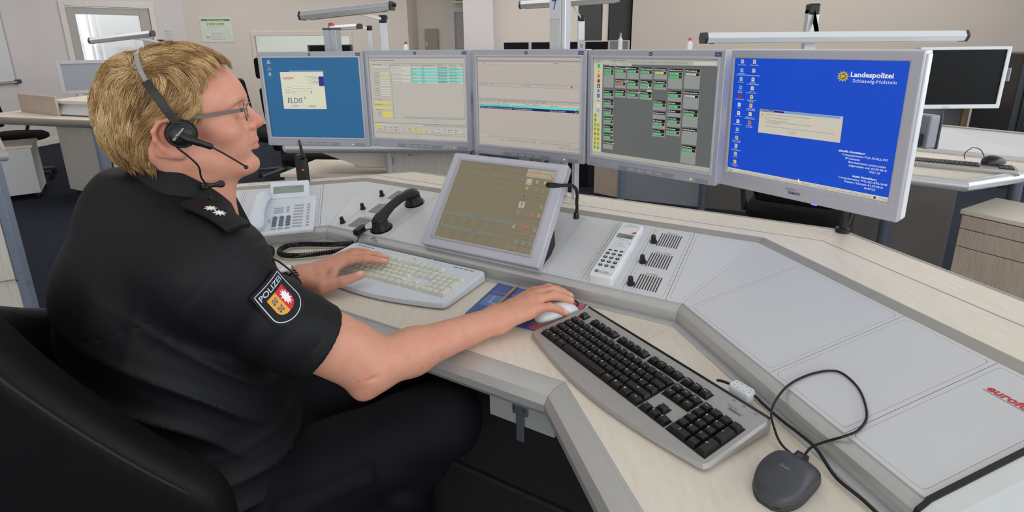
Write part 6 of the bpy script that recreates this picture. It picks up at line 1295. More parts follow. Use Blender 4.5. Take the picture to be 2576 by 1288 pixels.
def rarm_sdf(P):
    fz = A3(-.5, .6, .2); fz /= np.linalg.norm(fz)
    d = dseg(P, RSH, REL, .056, .046)
    d = smin(d, dseg(P, RSH+A3(.03, .03, -.04), REL+A3(-.02, .0, .04), .045, .044), .03)
    m1_ = REL*.70+RWR*.30
    d = smin(d, dseg(P, REL, m1_, .043, .0445), .025); d = smin(d, dseg(P, m1_, RWR, .0425, .0275), .02)
    ol = REL+A3(-.008, -.022, -.030); d = smin(d, np.linalg.norm(P-ol, axis=1)-.018, .02)
    d = smax(d, -dseg(P, REL+A3(-.030, -.046, .004), REL+A3(.030, -.046, .010), .0012, .0012), .009)      # crease at the elbow
    ax = A3(.6, -.8, 0); d = smin(d, dseg(P, RWR+ax*.012, RWR-ax*.012, .021, .021), .018)
    return smin(d, hand_sdf(P, RWR, R_M, R_T, [.012, .013, .012, .010], R_TH, UP, sc=1.0), .016)
def larm_sdf(P):
    d = dseg(P, LEL, LEL*.6+LWR*.4, .044, .043); d = smin(d, dseg(P, LEL*.6+LWR*.4, LWR, .042, .0275), .02)
    d = smin(d, dseg(P, LSH, LEL, .058, .047), .02)
    ax = A3(.62, -.79, 0); d = smin(d, dseg(P, LWR+ax*.012, LWR-ax*.012, .021, .021), .018)
    return smin(d, hand_sdf(P, LWR, L_M, L_T, [.006, .006, .006, .005], L_TH, UP, sc=1.0), .016)
def torso_core(P):
    q = (P-PEL) @ BF
    d = dell(q, (0, 0, .02), (.135, .185, .13))
    d = smin(d, dell(q, (.0, 0, .17), (.150, .183, .20)), .10)
    d = smin(d, dell(q, (.0, 0, .34), (.142, .185, .18)), .08)
    d = smin(d, dell(q, (-.035, 0, .45), (.10, .15, .10)), .06)
    d = smin(d, dseg(P, RSH+A3(-.02, .02, .028), LSH+A3(-.03, -.03, 0), .07, .07), .06)
    for S_ in (RSH, LSH): d = smin(d, dseg(P, C7+A3(-.0, 0, -.02), S_+A3(-.015, 0, .03 if S_ is RSH else .005), .058, .056), .05)
    return d
# ---- build the body (one mesh: head and neck, both arms with hands, torso under the clothes)
person = thing('person', 'officer in black short-sleeved uniform wearing a headset and typing', 'person', loc=(PEL[0], PEL[1], 0))
parts_ = []
for fn, lo, hi, h in ((head_sdf, HO-.19-A3(0, 0, .03), HO+A3(.19, .19, .19), .0024), (rarm_sdf, (-.54, .70, .72), (.17, 1.21, 1.11), .0028), (larm_sdf, (-.80, 1.0, .67), (-.31, 1.46, 1.11), .003)):
    parts_.append(surface(fn, lo, hi, h))
k0 = 0; VV, FF = [], []
for V, F_ in parts_: VV.append(V); FF.append(F_+k0); k0 += len(V)
VV, FF = np.concatenate(VV), np.concatenate(FF)
def lin3(*c): return np.array([lin(x) for x in c])
base = lin3(212, 155, 132); col = np.tile(base, (len(VV), 1)); q = (VV-HO) @ HR/HS*1000; nh = len(parts_[0][0]); isH = np.arange(len(VV)) < nh
def blend(mask, c): 
    global col
    col = col*(1-mask[:, None])+c*mask[:, None]
def blob(p, c, r): return np.clip(1.15-np.linalg.norm((p-np.array(c))/np.array(r), axis=1), 0, 1)
aq = q.copy(); aq[:, 1] = np.abs(q[:, 1])
blend(isH*blob(aq, (70, 44, -8), (34, 26, 30))*.35, lin3(214, 128, 108)); blend(isH*blob(aq, (108, 0, -5), (18, 18, 16))*.55, lin3(212, 118, 104)); blend(isH*blob(aq, (-8, 80, 4), (26, 14, 40))*.6, lin3(222, 128, 110))
blend(isH*blob(aq, (80, 0, 80), (40, 60, 40))*.35, lin3(222, 138, 112))
blend(isH*np.clip(2.2*blob(aq, (101, 0, -40), (11, 24, 9.5)), 0, 1)*.55, lin3(196, 108, 100))
blend(isH*blob(aq, (70, 20, -70), (45, 50, 30))*.22, lin3(190, 142, 122))
for M_, T_ in ((R_M, R_T), (L_M, L_T)):
    for m_, t_ in zip(M_, T_):
        dirn = (t_-m_)/np.linalg.norm(t_-m_); n_ = t_-dirn*.003+UP*.008; dd = VV-n_; al = dd @ dirn
        mk = np.clip(1.6-np.sqrt((al/.0065)**2+(np.linalg.norm(dd-np.outer(al, dirn), axis=1)/.0055)**2), 0, 1)*(~isH); blend(np.clip(mk*2, 0, 1)*.75, lin3(236, 192, 176))
        blend((~isH)*np.clip(1.1-np.linalg.norm((VV-m_)/.016, axis=1), 0, 1)*.35, lin3(206, 128, 110))
n_ = L_TH[-1]+A3(-.002, -.004, .0075); blend((~isH)*np.clip(2*(1.4-np.linalg.norm((VV-n_)/.007, axis=1)), 0, 1)*.8, lin3(238, 200, 184))
# freckles on the forearms
fr = np.random.RandomState(3)
idx = fr.choice(np.arange(nh, len(VV)), 70)
for i in idx: blend((~isH)*np.clip(1.5-np.linalg.norm((VV-VV[i])/fr.uniform(.0012, .0022), axis=1), 0, 1)*.5, lin3(150, 92, 70))
sk = attr_mat('skin', 0, .52, .4); nt_ = sk.node_tree; b_ = nt_.nodes['Principled BSDF']
b_.inputs['Subsurface Weight'].default_value = .12; b_.inputs['Subsurface Radius'].default_value = (.012, .005, .003); b_.inputs['Subsurface Scale'].default_value = .4
tc_ = nt_.nodes.new('ShaderNodeTexCoord'); nz_ = nt_.nodes.new('ShaderNodeTexNoise'); nz_.inputs['Scale'].default_value = 420; nt_.links.new(tc_.outputs['Object'], nz_.inputs[0])
bp_ = nt_.nodes.new('ShaderNodeBump'); bp_.inputs['Strength'].default_value = .22; bp_.inputs['Distance'].default_value = .001; nt_.links.new(nz_.outputs[0], bp_.inputs['Height']); nt_.links.new(bp_.outputs[0], b_.inputs['Normal'])
n3 = nt_.nodes.new('ShaderNodeTexNoise'); n3.inputs['Scale'].default_value = 45; n3.inputs['Detail'].default_value = 5; nt_.links.new(tc_.outputs['Object'], n3.inputs[0])
mx_ = nt_.nodes.new('ShaderNodeMix'); mx_.data_type = 'RGBA'; mx_.blend_type = 'MULTIPLY'; mx_.inputs[7].default_value = (1, .80, .74, 1); at_ = [n for n in nt_.nodes if n.type == 'ATTRIBUTE'][0]
mr_ = nt_.nodes.new('ShaderNodeMapRange'); mr_.inputs[1].default_value = .4; mr_.inputs[2].default_value = .7; mr_.inputs[4].default_value = .55; nt_.links.new(n3.outputs[0], mr_.inputs[0]); nt_.links.new(mr_.outputs[0], mx_.inputs[0])
nt_.links.new(at_.outputs[0], mx_.inputs[6]); nt_.links.new(mx_.outputs[2], b_.inputs['Base Color'])
np_obj('body', VV, FF, sk, person, col)
# eyes
for s_ in (-1, 1):
    c = hw((75.5, 31*s_, 19.5)); MB().sphere(c, .0118*HS, 10).build('eyeball', mat('eye_white', rgb(226, 220, 214), .15), person, smooth=True, world=True)
    d = HR @ A3(1, 0, 0); MB().sphere(c+d*.0092, .0046, 8, (1, 1, 1)).build('iris', mat('iris_blue', rgb(74, 96, 116), .15), person, smooth=True, world=True)
# ---- uniform shirt
def wrinkle(P):
    q = (P-PEL) @ BF
    # folds running down from the armpit, pooling at the waist
    def ridge(x): return (1-np.abs(np.sin(x)))**1.7
    w1 = ridge((q[:, 2]+.75*q[:, 0])*40+1.4*np.sin(q[:, 0]*15+q[:, 1]*7)+1.7*fnoise(P, 12, 4)); g1 = np.exp(-((q[:, 2]-.27)/.12)**2)*np.clip(.45+1.3*fnoise(P, 8, 2), 0, 1)
    w2 = ridge((q[:, 2]+.22*q[:, 0])*66+2.0*fnoise(P, 11, 9)); g2 = np.exp(-((q[:, 2]-.07)/.08)**2)*np.clip(.5+1.2*fnoise(P, 9, 12), 0, 1)
    w3 = ridge((q[:, 0]-.35*q[:, 2])*50+1.4*fnoise(P, 13, 15)); g3 = np.exp(-((q[:, 2]-.42)/.07)**2)*np.clip(fnoise(P, 9, 17)*1.4, 0, 1)
    return .012*w1*g1+.010*w2*g2+.008*w3*g3+.0018*fnoise(P, 38, 5)
SL0 = RSH+(REL-RSH)*.02; SLd = (REL-RSH)/np.linalg.norm(REL-RSH); SLe = RSH+SLd*.185
LLd = (LEL-LSH)/np.linalg.norm(LEL-LSH); LLe = LSH+LLd*.19
def shirt_sdf(P, detail=True):
    q = (P-PEL) @ BF
    d = torso_core(P)-.014
    d = smin(d, dell(q, (-.012, -.008, .05), (.165, .203, .16)), .07)             # loose fabric over the waist
    d = d-(wrinkle(P) if detail else .004)
    rs = smin(dseg(P, SL0, RSH+SLd*.30, .068, .064), dseg(P, RSH+SLd*.10-A3(0, 0, .012), RSH+SLd*.30-A3(0, 0, .018), .062, .064), .02); rs = smax(rs, (P-SLe) @ SLd, .004)
    fold = .0024*np.sin((P-RSH) @ SLd*95+fnoise(P, 20, 7)*2.5)*np.clip(fnoise(P, 13, 8)+.3, 0, 1)
    hem = .0016*(np.abs((P-SLe) @ SLd+.028) < .0012)
    if not detail: fold = hem = 0
    rs = smax(rs-fold+hem, -smax(smin(dseg(P, RSH, REL, .060, .0575), dseg(P, RSH-A3(0, 0, .016), REL-A3(0, 0, .018), .056, .057), .02), -((P-SLe) @ SLd+.02), .003), .003)
    ls = dseg(P, LSH, LSH+LLd*.30, .074, .072); ls = smax(ls, (P-LLe) @ LLd, .004)
    d = smin(smin(d, rs, .022), ls, .03)
    if not detail: return d
    sm = np.abs((P-RSH) @ (SLd*.8+SB_*.45)+.004); d = d+.0022*np.exp(-(sm/.0022)**2)*(np.linalg.norm(P-RSH, axis=1) < .125)      # armhole seam
    ym = np.abs(q[:, 2]-.435-.25*q[:, 0]); d = d+.0016*np.exp(-(ym/.0018)**2)*(q[:, 0] < -.0)*(np.linalg.norm(P-RSH, axis=1) > .08)   # yoke seam
    # neck opening
    ca, cb = C7+A3(.01, .0, .02), hw((34, 0, -178)); nk = dseg(P, hw((4, 0, -60)), hw((-8, 0, -215)), .064, .056)
    d = smax(d, -nk, .006)
    pl = (P-C7) @ (A3(0, 0, 1)*.985+FB_*.17)-.046
    return smax(d, pl, .006)
V, F_ = surface(shirt_sdf, (-.86, .62, .46), (-.24, 1.24, 1.20), .0042)
M_SHIRT = mat('uniform_cloth', rgb(11, 12, 17), .66, 0, .34, noise=.15, nscale=90, bump=.08, bscale=1600)
np_obj('shirt', V, F_, M_SHIRT, person)
# collar: standing band that follows the neck
def ringpt(ang, z, r):  # around the neck axis
    c = hw((-12, 0, -118)); ax = (hw((-10, 0, -60))-hw((-14, 0, -180))); ax /= np.linalg.norm(ax); e1 = HR @ A3(1, 0, 0); e1 -= ax*(e1 @ ax); e1 /= np.linalg.norm(e1); e2 = np.cross(ax, e1)
    return c+ax*z+(e1*math.cos(ang)*1.02+e2*math.sin(ang))*r
rings = []
for i in range(41):
    a = math.radians(28+304*i/40); fr_ = abs(i-20)/20
    hi_ = .076-.080*max(0, (fr_-.5)/.5)**1.3; lo_ = hi_-.080; R0 = .0675
    rings.append([ringpt(a, lo_, R0+.026), ringpt(a, hi_-.004, R0+.004), ringpt(a, hi_, R0+.0005), ringpt(a, hi_-.002, R0-.003), ringpt(a, lo_, R0-.001)])
MB().loft([[tuple(p) for p in r] for r in rings]).build('collar', M_SHIRT, person, auto=1.0, world=True)
# projection of decals on the shirt
def drop(fn, p, n, off=.0, reach=.06):
    """from p + n*reach move along -n to the surface"""
    p = np.asarray(p, float); t = np.full(len(p), reach)
    for _ in range(40): t -= np.clip(fn(p+t[:, None]*n), -.01, .01)*.8
    return p+(t+off)[:, None]*n
def decal(name, pts2, faces, C, U, Vv, n, m, fn=lambda P: shirt_sdf(P, False), off=.002, thick=0., cols=None):
    p = drop(fn, C+np.outer(pts2[:, 0], U)+np.outer(pts2[:, 1], Vv), n, 0)
    gn = np.stack([fn(p+.003*k)-fn(p-.003*k) for k in np.eye(3)], 1); gn /= np.linalg.norm(gn, axis=1)[:, None]+1e-9; p = p+gn*off
    F = [tuple(f) for f in faces]
    mb = MB(); mb.v = [tuple(x) for x in p]; mb.f = F
    if thick:
        k = len(p); mb.v += [tuple(x) for x in p-gn*thick]; ed = {}
        for f in F:
            for a, b in zip(f, f[1:]+f[:1]): ed[(a, b)] = 1
        mb.f += [tuple(k+i for i in f[::-1]) for f in F]+[(b, a, k+a, k+b) for (a, b) in ed if (b, a) not in ed]
    o = mb.build(name, m, person, world=True, auto=.9)
    if cols is not None:
        at = o.data.color_attributes.new('Col', 'FLOAT_COLOR', 'POINT'); at.data.foreach_set('color', np.array([rgb(*c) for c in cols], np.float32).ravel())
    return o
def grid2(w, h, nx, ny):
    xs, ys = np.linspace(-w/2, w/2, nx), np.linspace(-h/2, h/2, ny); p = np.array([(x, y) for y in ys for x in xs])
    return p, [(j*nx+i, j*nx+i+1, (j+1)*nx+i+1, (j+1)*nx+i) for j in range(ny-1) for i in range(nx-1)]
# ---- sleeve badge
bC = A3(-.3475, .7465, .992); bN = A3(.70, -.64, .25); bN /= np.linalg.norm(bN); bU = A3(.47, .78, .42); bU -= bN*(bU @ bN); bU /= np.linalg.norm(bU); bV = np.cross(bN, bU)
BW, BH = .060, .080
def badge_half(y): return BW/2*(1 if y > -.012 else math.sqrt(max(0, 1-((-.012-y)/(BH/2-.010))**2)))
def badge_grid(shr, n=26):
    ys = np.linspace(-BH/2+.0025+shr, BH/2-shr, n); pts = []; 
    for y in ys:
        w_ = max(.0, badge_half(y)-shr); top = .004*(1-abs(0))
        pts += [(x*w_, y+(.006*(1-abs(x)) if y > BH/2-shr-1e-6 else 0)*0) for x in np.linspace(-1, 1, 15)]
    return np.array(pts), [(j*15+i, j*15+i+1, (j+1)*15+i+1, (j+1)*15+i) for j in range(n-1) for i in range(14)]
M_BADGE = mat('badge_cloth', rgb(22, 23, 30), .85, bump=.3, bscale=900)
p2, f2 = badge_grid(0); decal('sleeve_badge', p2, f2, bC, bU, bV, bN, M_BADGE, off=.0050, thick=.004)
def outline_strip(shr, w_, n=30):
    hw_, top, yb, hb = BW/2-shr, BH/2-shr, -.012, BH/2-.0145-shr
    path = [(hw_, top+(yb-top)*k/12) for k in range(13)]+[(hw_*math.cos(PI*k/n), yb-hb*math.sin(PI*k/n)) for k in range(1, n+1)]+[(-hw_, yb+(top-yb)*k/12) for k in range(1, 13)]+[(-hw_+2*hw_*k/12, top) for k in range(1, 13)]
    P = np.array(path); T = np.gradient(P, axis=0); T /= np.linalg.norm(T, axis=1)[:, None]+1e-9; N_ = np.stack([-T[:, 1], T[:, 0]], 1)
    pts = np.concatenate([P-N_*w_/2, P+N_*w_/2]); k = len(P); return pts, [(i, i+1, k+i+1, k+i) for i in range(k-1)]
p2, f2 = outline_strip(.0040, .0014); decal('badge_border', p2, f2, bC, bU, bV, bN, mat('badge_silver_thread', rgb(206, 212, 222), .7), off=.0058)
V2, F2, W2 = text2d('POLIZEI', .0135, .012, 0., 6); p2 = np.array(V2); p2[:, 0] = (p2[:, 0]-W2/2)*1.0; p2[:, 1] += .0215; decal('badge_lettering', p2, F2, bC, bU, bV, bN, MATS['badge_silver_thread'], off=.0058)
def shield(x0, x1, c, name):
    pts = []; 
    for j in range(13):
        y = .0165-.038*j/12; w_ = .0165 if y > -.008 else .0165*math.sqrt(max(.05, 1-((-.008-y)/.0145)**2))
        a, b = max(-w_, x0), min(w_, x1); a, b = (a, b) if b > a else (0, 0); pts += [(a+(b-a)*i/6, y) for i in range(7)]
    decal(name, np.array(pts), [(j*7+i, (j+1)*7+i, (j+1)*7+i+1, j*7+i+1) for j in range(12) for i in range(6)], bC, bU, bV, bN, c, off=.0058)
shield(-.0165, 0, mat('badge_gold', rgb(226, 164, 50), .7), 'badge_gold_field'); shield(0, .0165, mat('badge_red', rgb(206, 30, 50), .7), 'badge_red_field')
pts, fs = [], []
for k in range(22):
    a = 2*PI*k/22; r_ = 1 if k % 2 == 0 else .58; pts.append((.0083+.0074*r_*math.cos(a), -.002+.0150*r_*math.sin(a)))
pts.append((.0083, -.002)); decal('badge_nettle_leaf', np.array(pts), [(22, k, (k+1) % 22) for k in range(22)], bC, bU, bV, bN, mat('badge_white', rgb(240, 240, 242), .7), off=.0064)
for cy_ in (.0065, -.0085):
    pts, fs = [], []
    for (x, y, w_, h_) in ((-.0085, cy_+.001, .0075, .0022), (-.0085, cy_-.0022, .0085, .0020), (-.0105, cy_+.0035, .003, .0022), (-.0062, cy_-.004, .002, .003), (-.0112, cy_-.004, .002, .003), (-.0052, cy_+.003, .0016, .004)):
        k = len(pts); pts += [(x-w_/2, y-h_/2), (x+w_/2, y-h_/2+.0008), (x+w_/2, y+h_/2), (x-w_/2, y+h_/2-.0008)]; fs.append((k, k+1, k+2, k+3))
    decal('badge_lion', np.array(pts), fs, bC, bU, bV, bN, mat('badge_blue_thread', rgb(40, 66, 160), .7), off=.0064)
# ---- shoulder strap with two stars
e0, e1 = A3(-.496, .796, 1.12), A3(-.420, .768, 1.10); eU = (e1-e0); EL = np.linalg.norm(eU); eU /= EL; eN = A3(.30, -.17, .93); eN -= eU*(eN @ eU); eN /= np.linalg.norm(eN); eV = np.cross(eN, eU); eC = (e0+e1)/2
g, gf = grid2(EL+.012, .040, 20, 8); g[:, 1] *= np.where(g[:, 0] < -EL/2+.004, .82, 1); strap = decal('shoulder_strap', g, gf, eC, eU, eV, eN, M_SHIRT, off=.0062, thick=.004)
g, gf = grid2(.012, .043, 5, 8); g[:, 0] += EL/2-.002; decal('strap_loop', g, gf, eC, eU, eV, eN, M_SHIRT, off=.0078, thick=.003)
for s0 in (-.004, .0125):
    pts = []
    for k in range(16):
        a = 2*PI*k/16+.2; r_ = .0085 if k % 2 == 0 else .0036; pts.append((s0+r_*math.cos(a), -.002+r_*math.sin(a)))
    pts.append((s0, -.002)); decal('rank_star', np.array(pts), [(16, k, (k+1) % 16) for k in range(16)], eC, eU, eV, eN, mat('star_white', rgb(236, 238, 242), .5), off=.0078, thick=.001)
# ---- trousers and boots
def trouser_sdf(P):
    q = (P-PEL) @ BF; d = dell(q, (.01, 0, .01), (.15, .195, .14))
    w1 = .006*np.sin((P @ A3(.5, .2, .9))*70+2*fnoise(P, 15, 3))*np.exp(-(np.linalg.norm(P-(RKN*.55+RAN*.45), axis=1)/.2)**2)+.0045*np.sin((P @ A3(.9, .3, -.2))*80+2*fnoise(P, 13, 1))*np.exp(-(np.linalg.norm(P-RHIP, axis=1)/.16)**2)+.0025*fnoise(P, 30, 6)
    r = smin(dseg(P, RHIP, RKN, .105, .074), dseg(P, RKN, RAN, .074, .066), .03); l = smin(dseg(P, LHIP, LKN, .100, .074), dseg(P, LKN, LAN, .074, .07), .03)
    r = smin(r, dseg(P, RHIP+A3(.06, 0, .02), RKN-A3(.05, .02, .0), .092, .074), .03)
    r = smin(r, dell(P, RKN+A3(.012, .006, .01), (.07, .07, .072)), .03)
    # cargo pocket on the outer thigh
    ax = (RKN-RHIP)/np.linalg.norm(RKN-RHIP); u_ = (P-RHIP) @ ax; v_ = P[:, 2]-(RHIP[2]+.03)
    r = r-.004*(np.clip((.085-np.abs(u_-.19))/.004, 0, 1)*np.clip((.07-np.abs(v_+.02))/.004, 0, 1))-.004*(np.clip((.09-np.abs(u_-.19))/.004, 0, 1)*np.clip((.02-np.abs(v_-.035))/.004, 0, 1))
    return smin(smin(d, r, .05), l, .05)-w1
V, F_ = surface(trouser_sdf, (-.80, .62, .03), (-.02, 1.32, .80), .0062)
np_obj('trousers', V, F_, mat('trouser_cloth', rgb(13, 14, 21), .75, 0, .2, noise=.15, nscale=90, bump=.08, bscale=1600), person)
for an, dr in ((RAN, A3(.7, .3, -.5)), (LAN, A3(.92, .38, 0))):
    dr = dr/np.linalg.norm(dr); V, F_ = surface(lambda P: smin(dseg(P, an-A3(0, 0, .02), an-A3(0, 0, .055), .055, .048), dseg(P, an-A3(0, 0, .055)+dr*.02, an-A3(0, 0, .06)+dr*.15, .042, .036), .03), an-.25, an+.25, .008)
    np_obj('boot', V, F_, M_LEATHER, person)
# ---- hair
def hair_region(q):
    x, y, z = q[:, 0], np.abs(q[:, 1]), q[:, 2]
    front = np.where(y < 34, 84-.1*y, 84-(y-34)*1.3); 
    line = np.where(x > 45, np.where(y < 42, 84+np.clip(x-45, 0, 40)*.5+y*.12, 140.), np.where(x > 16, -2+(x-16)*.6+np.clip(x-30, 0, 20)*1.6, np.where(x > -28, 36, -58+np.clip(x+60, 0, 40)*.9)))
    return z-line
def cap_sdf(P):
    q = (P-HO) @ HR/HS*1000
    th = 7+2*np.clip((-q[:, 0]-10)/60, 0, 1)+3*np.clip((q[:, 2]-90)/30, 0, 1); th = th-8*np.clip((-q[:, 2]-15)/40, 0, 1)
    rg = hair_region(q); th = th*np.clip(.25+rg/26, .12, 1)+1.5*fnoise(P, 160, 3)
    d = head_sdf_noear(P)-th/1000
    return smax(d, -rg/1000*.9, .004)
def head_sdf_noear(P):
    q = (P-HO) @ HR/HS*1000
    d = dell(q, (0, 0, 44), (95, 75, 69)); d = smin(d, dell(q, (44, 0, 38), (52, 58, 45)), 18); d = smin(d, dell(q, (-30, 0, 5), (58, 60, 50)), 20)
    d = smin(d, dell(q, (46, 0, -20), (50, 49, 62)), 20)/1000*HS
    return smin(d, dseg(P, hw((-12, 0, -30)), hw((-18, 0, -165)), .054, .060), .03)
V, F_ = surface(cap_sdf, HO-.17, HO+.19, .003)
mh = attr_mat('hair', 0, .42, .45); M_CAP = mat('hair_cap', rgb(166, 130, 84), .6, 0, .3, nscale=30, stretch=(3, 3, 14), col2=rgb(108, 80, 52))
hc = np_obj('hair_mass', V, F_, M_CAP, person)
rs = np.random.RandomState(11)
hq = (V-HO) @ HR/HS*1000
NS = 32000
# roots spread over the cap surface, leaving the rim
ok = np.argwhere(hair_region(hq) > 2)[:, 0]; root = V[rs.choice(ok, NS)]+rs.normal(size=(NS, 3))*.0012
def grad(fn, P, e=.002): g_ = np.stack([fn(P+e*k)-fn(P-e*k) for k in np.eye(3)], 1); return g_/(np.linalg.norm(g_, axis=1)[:, None]+1e-9)
def flow(q):
    x, y, z = q[:, 0], q[:, 1], q[:, 2]; f = np.zeros_like(q)
    top = np.clip((z-70)/40, 0, 1); back = np.clip((-x-20)/50, 0, 1)*(1-.5*top); side = np.clip((np.abs(y)-40)/30, 0, 1)*(1-top)
    fwd = np.clip((x+32)/16, -1, 1); f[:, 0] = .8*top*fwd-.75*side*(1-back)-.15*back
    f[:, 2] = .30*top*np.clip((x+30)/20, 0, 1)*np.clip((40-x)/30, -1.6, 1)-.95*back-.65*side; f[:, 1] = -.35*top*np.clip(x/40, -1, 1)+.10*np.sign(y)*side
    f += .55*np.stack([fnoise(q, .045, s) for s in (21, 22, 23)], 1)
    return f/(np.linalg.norm(f, axis=1)[:, None]+1e-9)
SEGS = 7
q0 = (root-HO) @ HR/HS*1000; nrm = grad(head_sdf_noear, root) @ HR
fl = flow(q0); dirs = fl*.85+nrm*(.30+.35*np.clip((q0[:, 2:3]-80)/40, 0, 1))+rs.normal(size=(NS, 3))*.12
dirs /= np.linalg.norm(dirs, axis=1)[:, None]
ln = (rs.uniform(.6, 1.1, NS)*(54+10*np.clip((q0[:, 2]-60)/50, 0, 1)-26*np.clip((-q0[:, 2]-5)/40, 0, 1)-12*np.clip((q0[:, 0]-10)/30, 0, 1)*(q0[:, 2] < 60)-20*np.clip((q0[:, 0]-25)/30, 0, 1)*(q0[:, 2] > 60)))/SEGS
pts_ = [q0]; p = q0
for s_ in range(SEGS):
    p = p+dirs*ln[:, None]; Wp = HO+(p/1000*HS) @ HR.T; dd = head_sdf_noear(Wp)*1000
    tgt = 5+1.0*s_; push = np.clip(tgt-dd, 0, 8)*np.clip(hair_region(p)/20+.6, .2, 1); g_ = grad(head_sdf_noear, Wp) @ HR; p = p+g_*push[:, None]
    dirs = dirs*.72+flow(p)*.26+np.array([0, 0, -.06])-g_*np.clip((dd-10)/10, 0, 1)[:, None]*.5; dirs /= np.linalg.norm(dirs, axis=1)[:, None]
    pts_.append(p)
S_ = np.stack(pts_, 1)
ph_ = rs.uniform(0, 6.28, NS); wv = rs.normal(size=(NS, 3)); wv /= np.linalg.norm(wv, axis=1)[:, None]; S_ = S_+wv[:, None, :]*(1.9*np.sin(np.linspace(0, 1, SEGS+1)[None, :]*5.2+ph_[:, None])*np.linspace(0, 1, SEGS+1)[None, :])[:, :, None]
# clumps
nc = 520; cid = rs.choice(NS, nc, replace=False); 
best = np.empty(NS, int)
for s0 in range(0, NS, 1000): best[s0:s0+1000] = cid[np.argmin(((q0[s0:s0+1000, None]-q0[None, cid])**2).sum(-1), 1)]
wgt = (np.linspace(0, 1, SEGS+1)**.9*.86)[None, :, None]; S_ = S_*(1-wgt)+(S_[best]+(.30*rs.uniform(.3, 1.6, NS)[:, None]*(q0-q0[best]))[:, None, :])*wgt
Wd = HO+(S_.reshape(-1, 3)/1000*HS) @ HR.T; Wd = Wd.reshape(NS, SEGS+1, 3)
T = np.gradient(Wd, axis=1); T /= np.linalg.norm(T, axis=2)[:, :, None]+1e-9
ref = np.array([.3, .5, .8]); A_ = np.cross(T, ref); A_ /= np.linalg.norm(A_, axis=2)[:, :, None]+1e-9; B_ = np.cross(T, A_)
rad = (np.array([.28, .30, .30, .28, .25, .21, .15, .06])/1000)[None, :, None]*rs.uniform(.7, 1.25, NS)[:, None, None]
ringv = np.stack([Wd+A_*rad*math.cos(a)+B_*rad*math.sin(a) for a in (0, 2*PI/3, 4*PI/3)], 2)   # NS, seg, 3, 3
VV = ringv.reshape(-1, 3); idx = np.arange(NS*(SEGS+1)*3).reshape(NS, SEGS+1, 3); FF = []
for k in range(3):
    j = (k+1) % 3; FF.append(np.stack([idx[:, :-1, k], idx[:, :-1, j], idx[:, 1:, j], idx[:, 1:, k]], -1).reshape(-1, 4))
c1, c2, c3 = lin3(240, 212, 160), lin3(198, 156, 102), lin3(122, 92, 64)
tone = np.clip(.56+.45*fnoise(q0, .07, 31)+rs.normal(size=NS)*.22, 0, 1); clt = rs.uniform(-.34, .34, NS)[best]; tone = np.clip(tone+clt, 0, 1)
low = np.clip((20-q0[:, 2])/70, 0, 1)*.45; tone = np.clip(tone-low, 0, 1)
cs = np.where(tone[:, None] > .5, c2+(c1-c2)*(tone[:, None]*2-1), c3+(c2-c3)*(tone[:, None]*2))
hairo = np_obj('hair', VV, np.concatenate(FF), mh, person, np.repeat(cs, (SEGS+1)*3, axis=0)); hairo['kind'] = 'stuff'
# eyebrow on each side
for s_ in (-1, 1):
    mb = MB()
    for k in range(60):
        t_ = rs.uniform(0, 1); a = hw((93-12*t_**1.6, s_*(14+30*t_), 39+5*math.sin(t_*2.4)+rs.normal()*1.6)); b = a+(HR @ A3(-.3, s_*.8, .25+rs.normal()*.15))*.007; mb.tube([a, b], [.00035, .00012], 3)
    mb.build('eyebrow', mat('brow_hair', rgb(160, 122, 84), .6), person, world=True)
# ================================================================ what he wears: glasses, headset, watch
def hwv(*p): return Vector(hw(p))
gl = thing('eyeglasses', 'rectangular metal eyeglasses with grey temples worn by the officer', 'glasses', loc=hwv(96, 0, 20))
M_GMET = mat('glasses_metal', rgb(120, 110, 104), .3, .8)
for s_ in (-1, 1):
    rim = [hwv(99-abs(x)*.06, s_*(33+x), 21+z) for x, z in rrect(48, 27, 6, 4)]
    MB().tube(rim+[rim[0]], .0011, 6).build('rim', M_GMET, gl, world=True)
    MB().add(rim, [tuple(range(len(rim)))]).build('lens', M_GLASS, gl, world=True)
    tp = [hwv(97, s_*59, 26), hwv(92, s_*67, 26), hwv(40, s_*75, 24), hwv(2, s_*79, 27), hwv(-12, s_*80, 14)]
    rg = []
    for c in tp: u_ = Vector(HR @ A3(0, 0, 1))*.0030; v_ = Vector(HR @ A3(0, 1, 0))*.0008; rg.append([c-u_-v_, c-u_+v_, c+u_+v_, c+u_-v_])
    MB().loft(rg).build('temple', M_GMET, gl, world=True)
    MB().tube([hwv(97, s_*58, 26), hwv(96, s_*63, 26)], .0026, 8).build('hinge', M_GMET, gl, world=True)
MB().tube([hwv(99, -9, 25), hwv(103, 0, 28), hwv(99, 9, 25)], .0012, 6).build('bridge', M_GMET, gl, world=True)
hd = thing('headset', 'black single headset with thin microphone boom worn over blond hair', 'headset', loc=hwv(2, -98, 2))
cax = Vector(HR @ A3(.10, -1, .06)).normalized(); cq = cax.to_track_quat('Z', 'Y').to_matrix(); cc = hwv(12, -87, 5)
MB().lathe([(.016, -.004), (.0212, .000), (.0220, .006), (.0200, .010), (.014, .012)], 28, cc, cq).build('ear_cushion', mat('foam_black', rgb(20, 20, 21), .95, bump=.5, bscale=600), hd, auto=.7, world=True)
MB().lathe([(.0170, .010), (.0180, .014), (.0172, .019), (.012, .0235), (.004, .0250)], 28, cc, cq).build('ear_cup', M_BLACK, hd, auto=.7, world=True)
MB().lathe([(.0182, .0125), (.0187, .014), (.0182, .0155)], 28, cc, cq).build('cup_ring', M_DARKGREY, hd, world=True)
up_ = Vector(HR @ A3(.45, 0, .9)); rt_ = up_.cross(cax).normalized(); up_ = cax.cross(rt_).normalized()
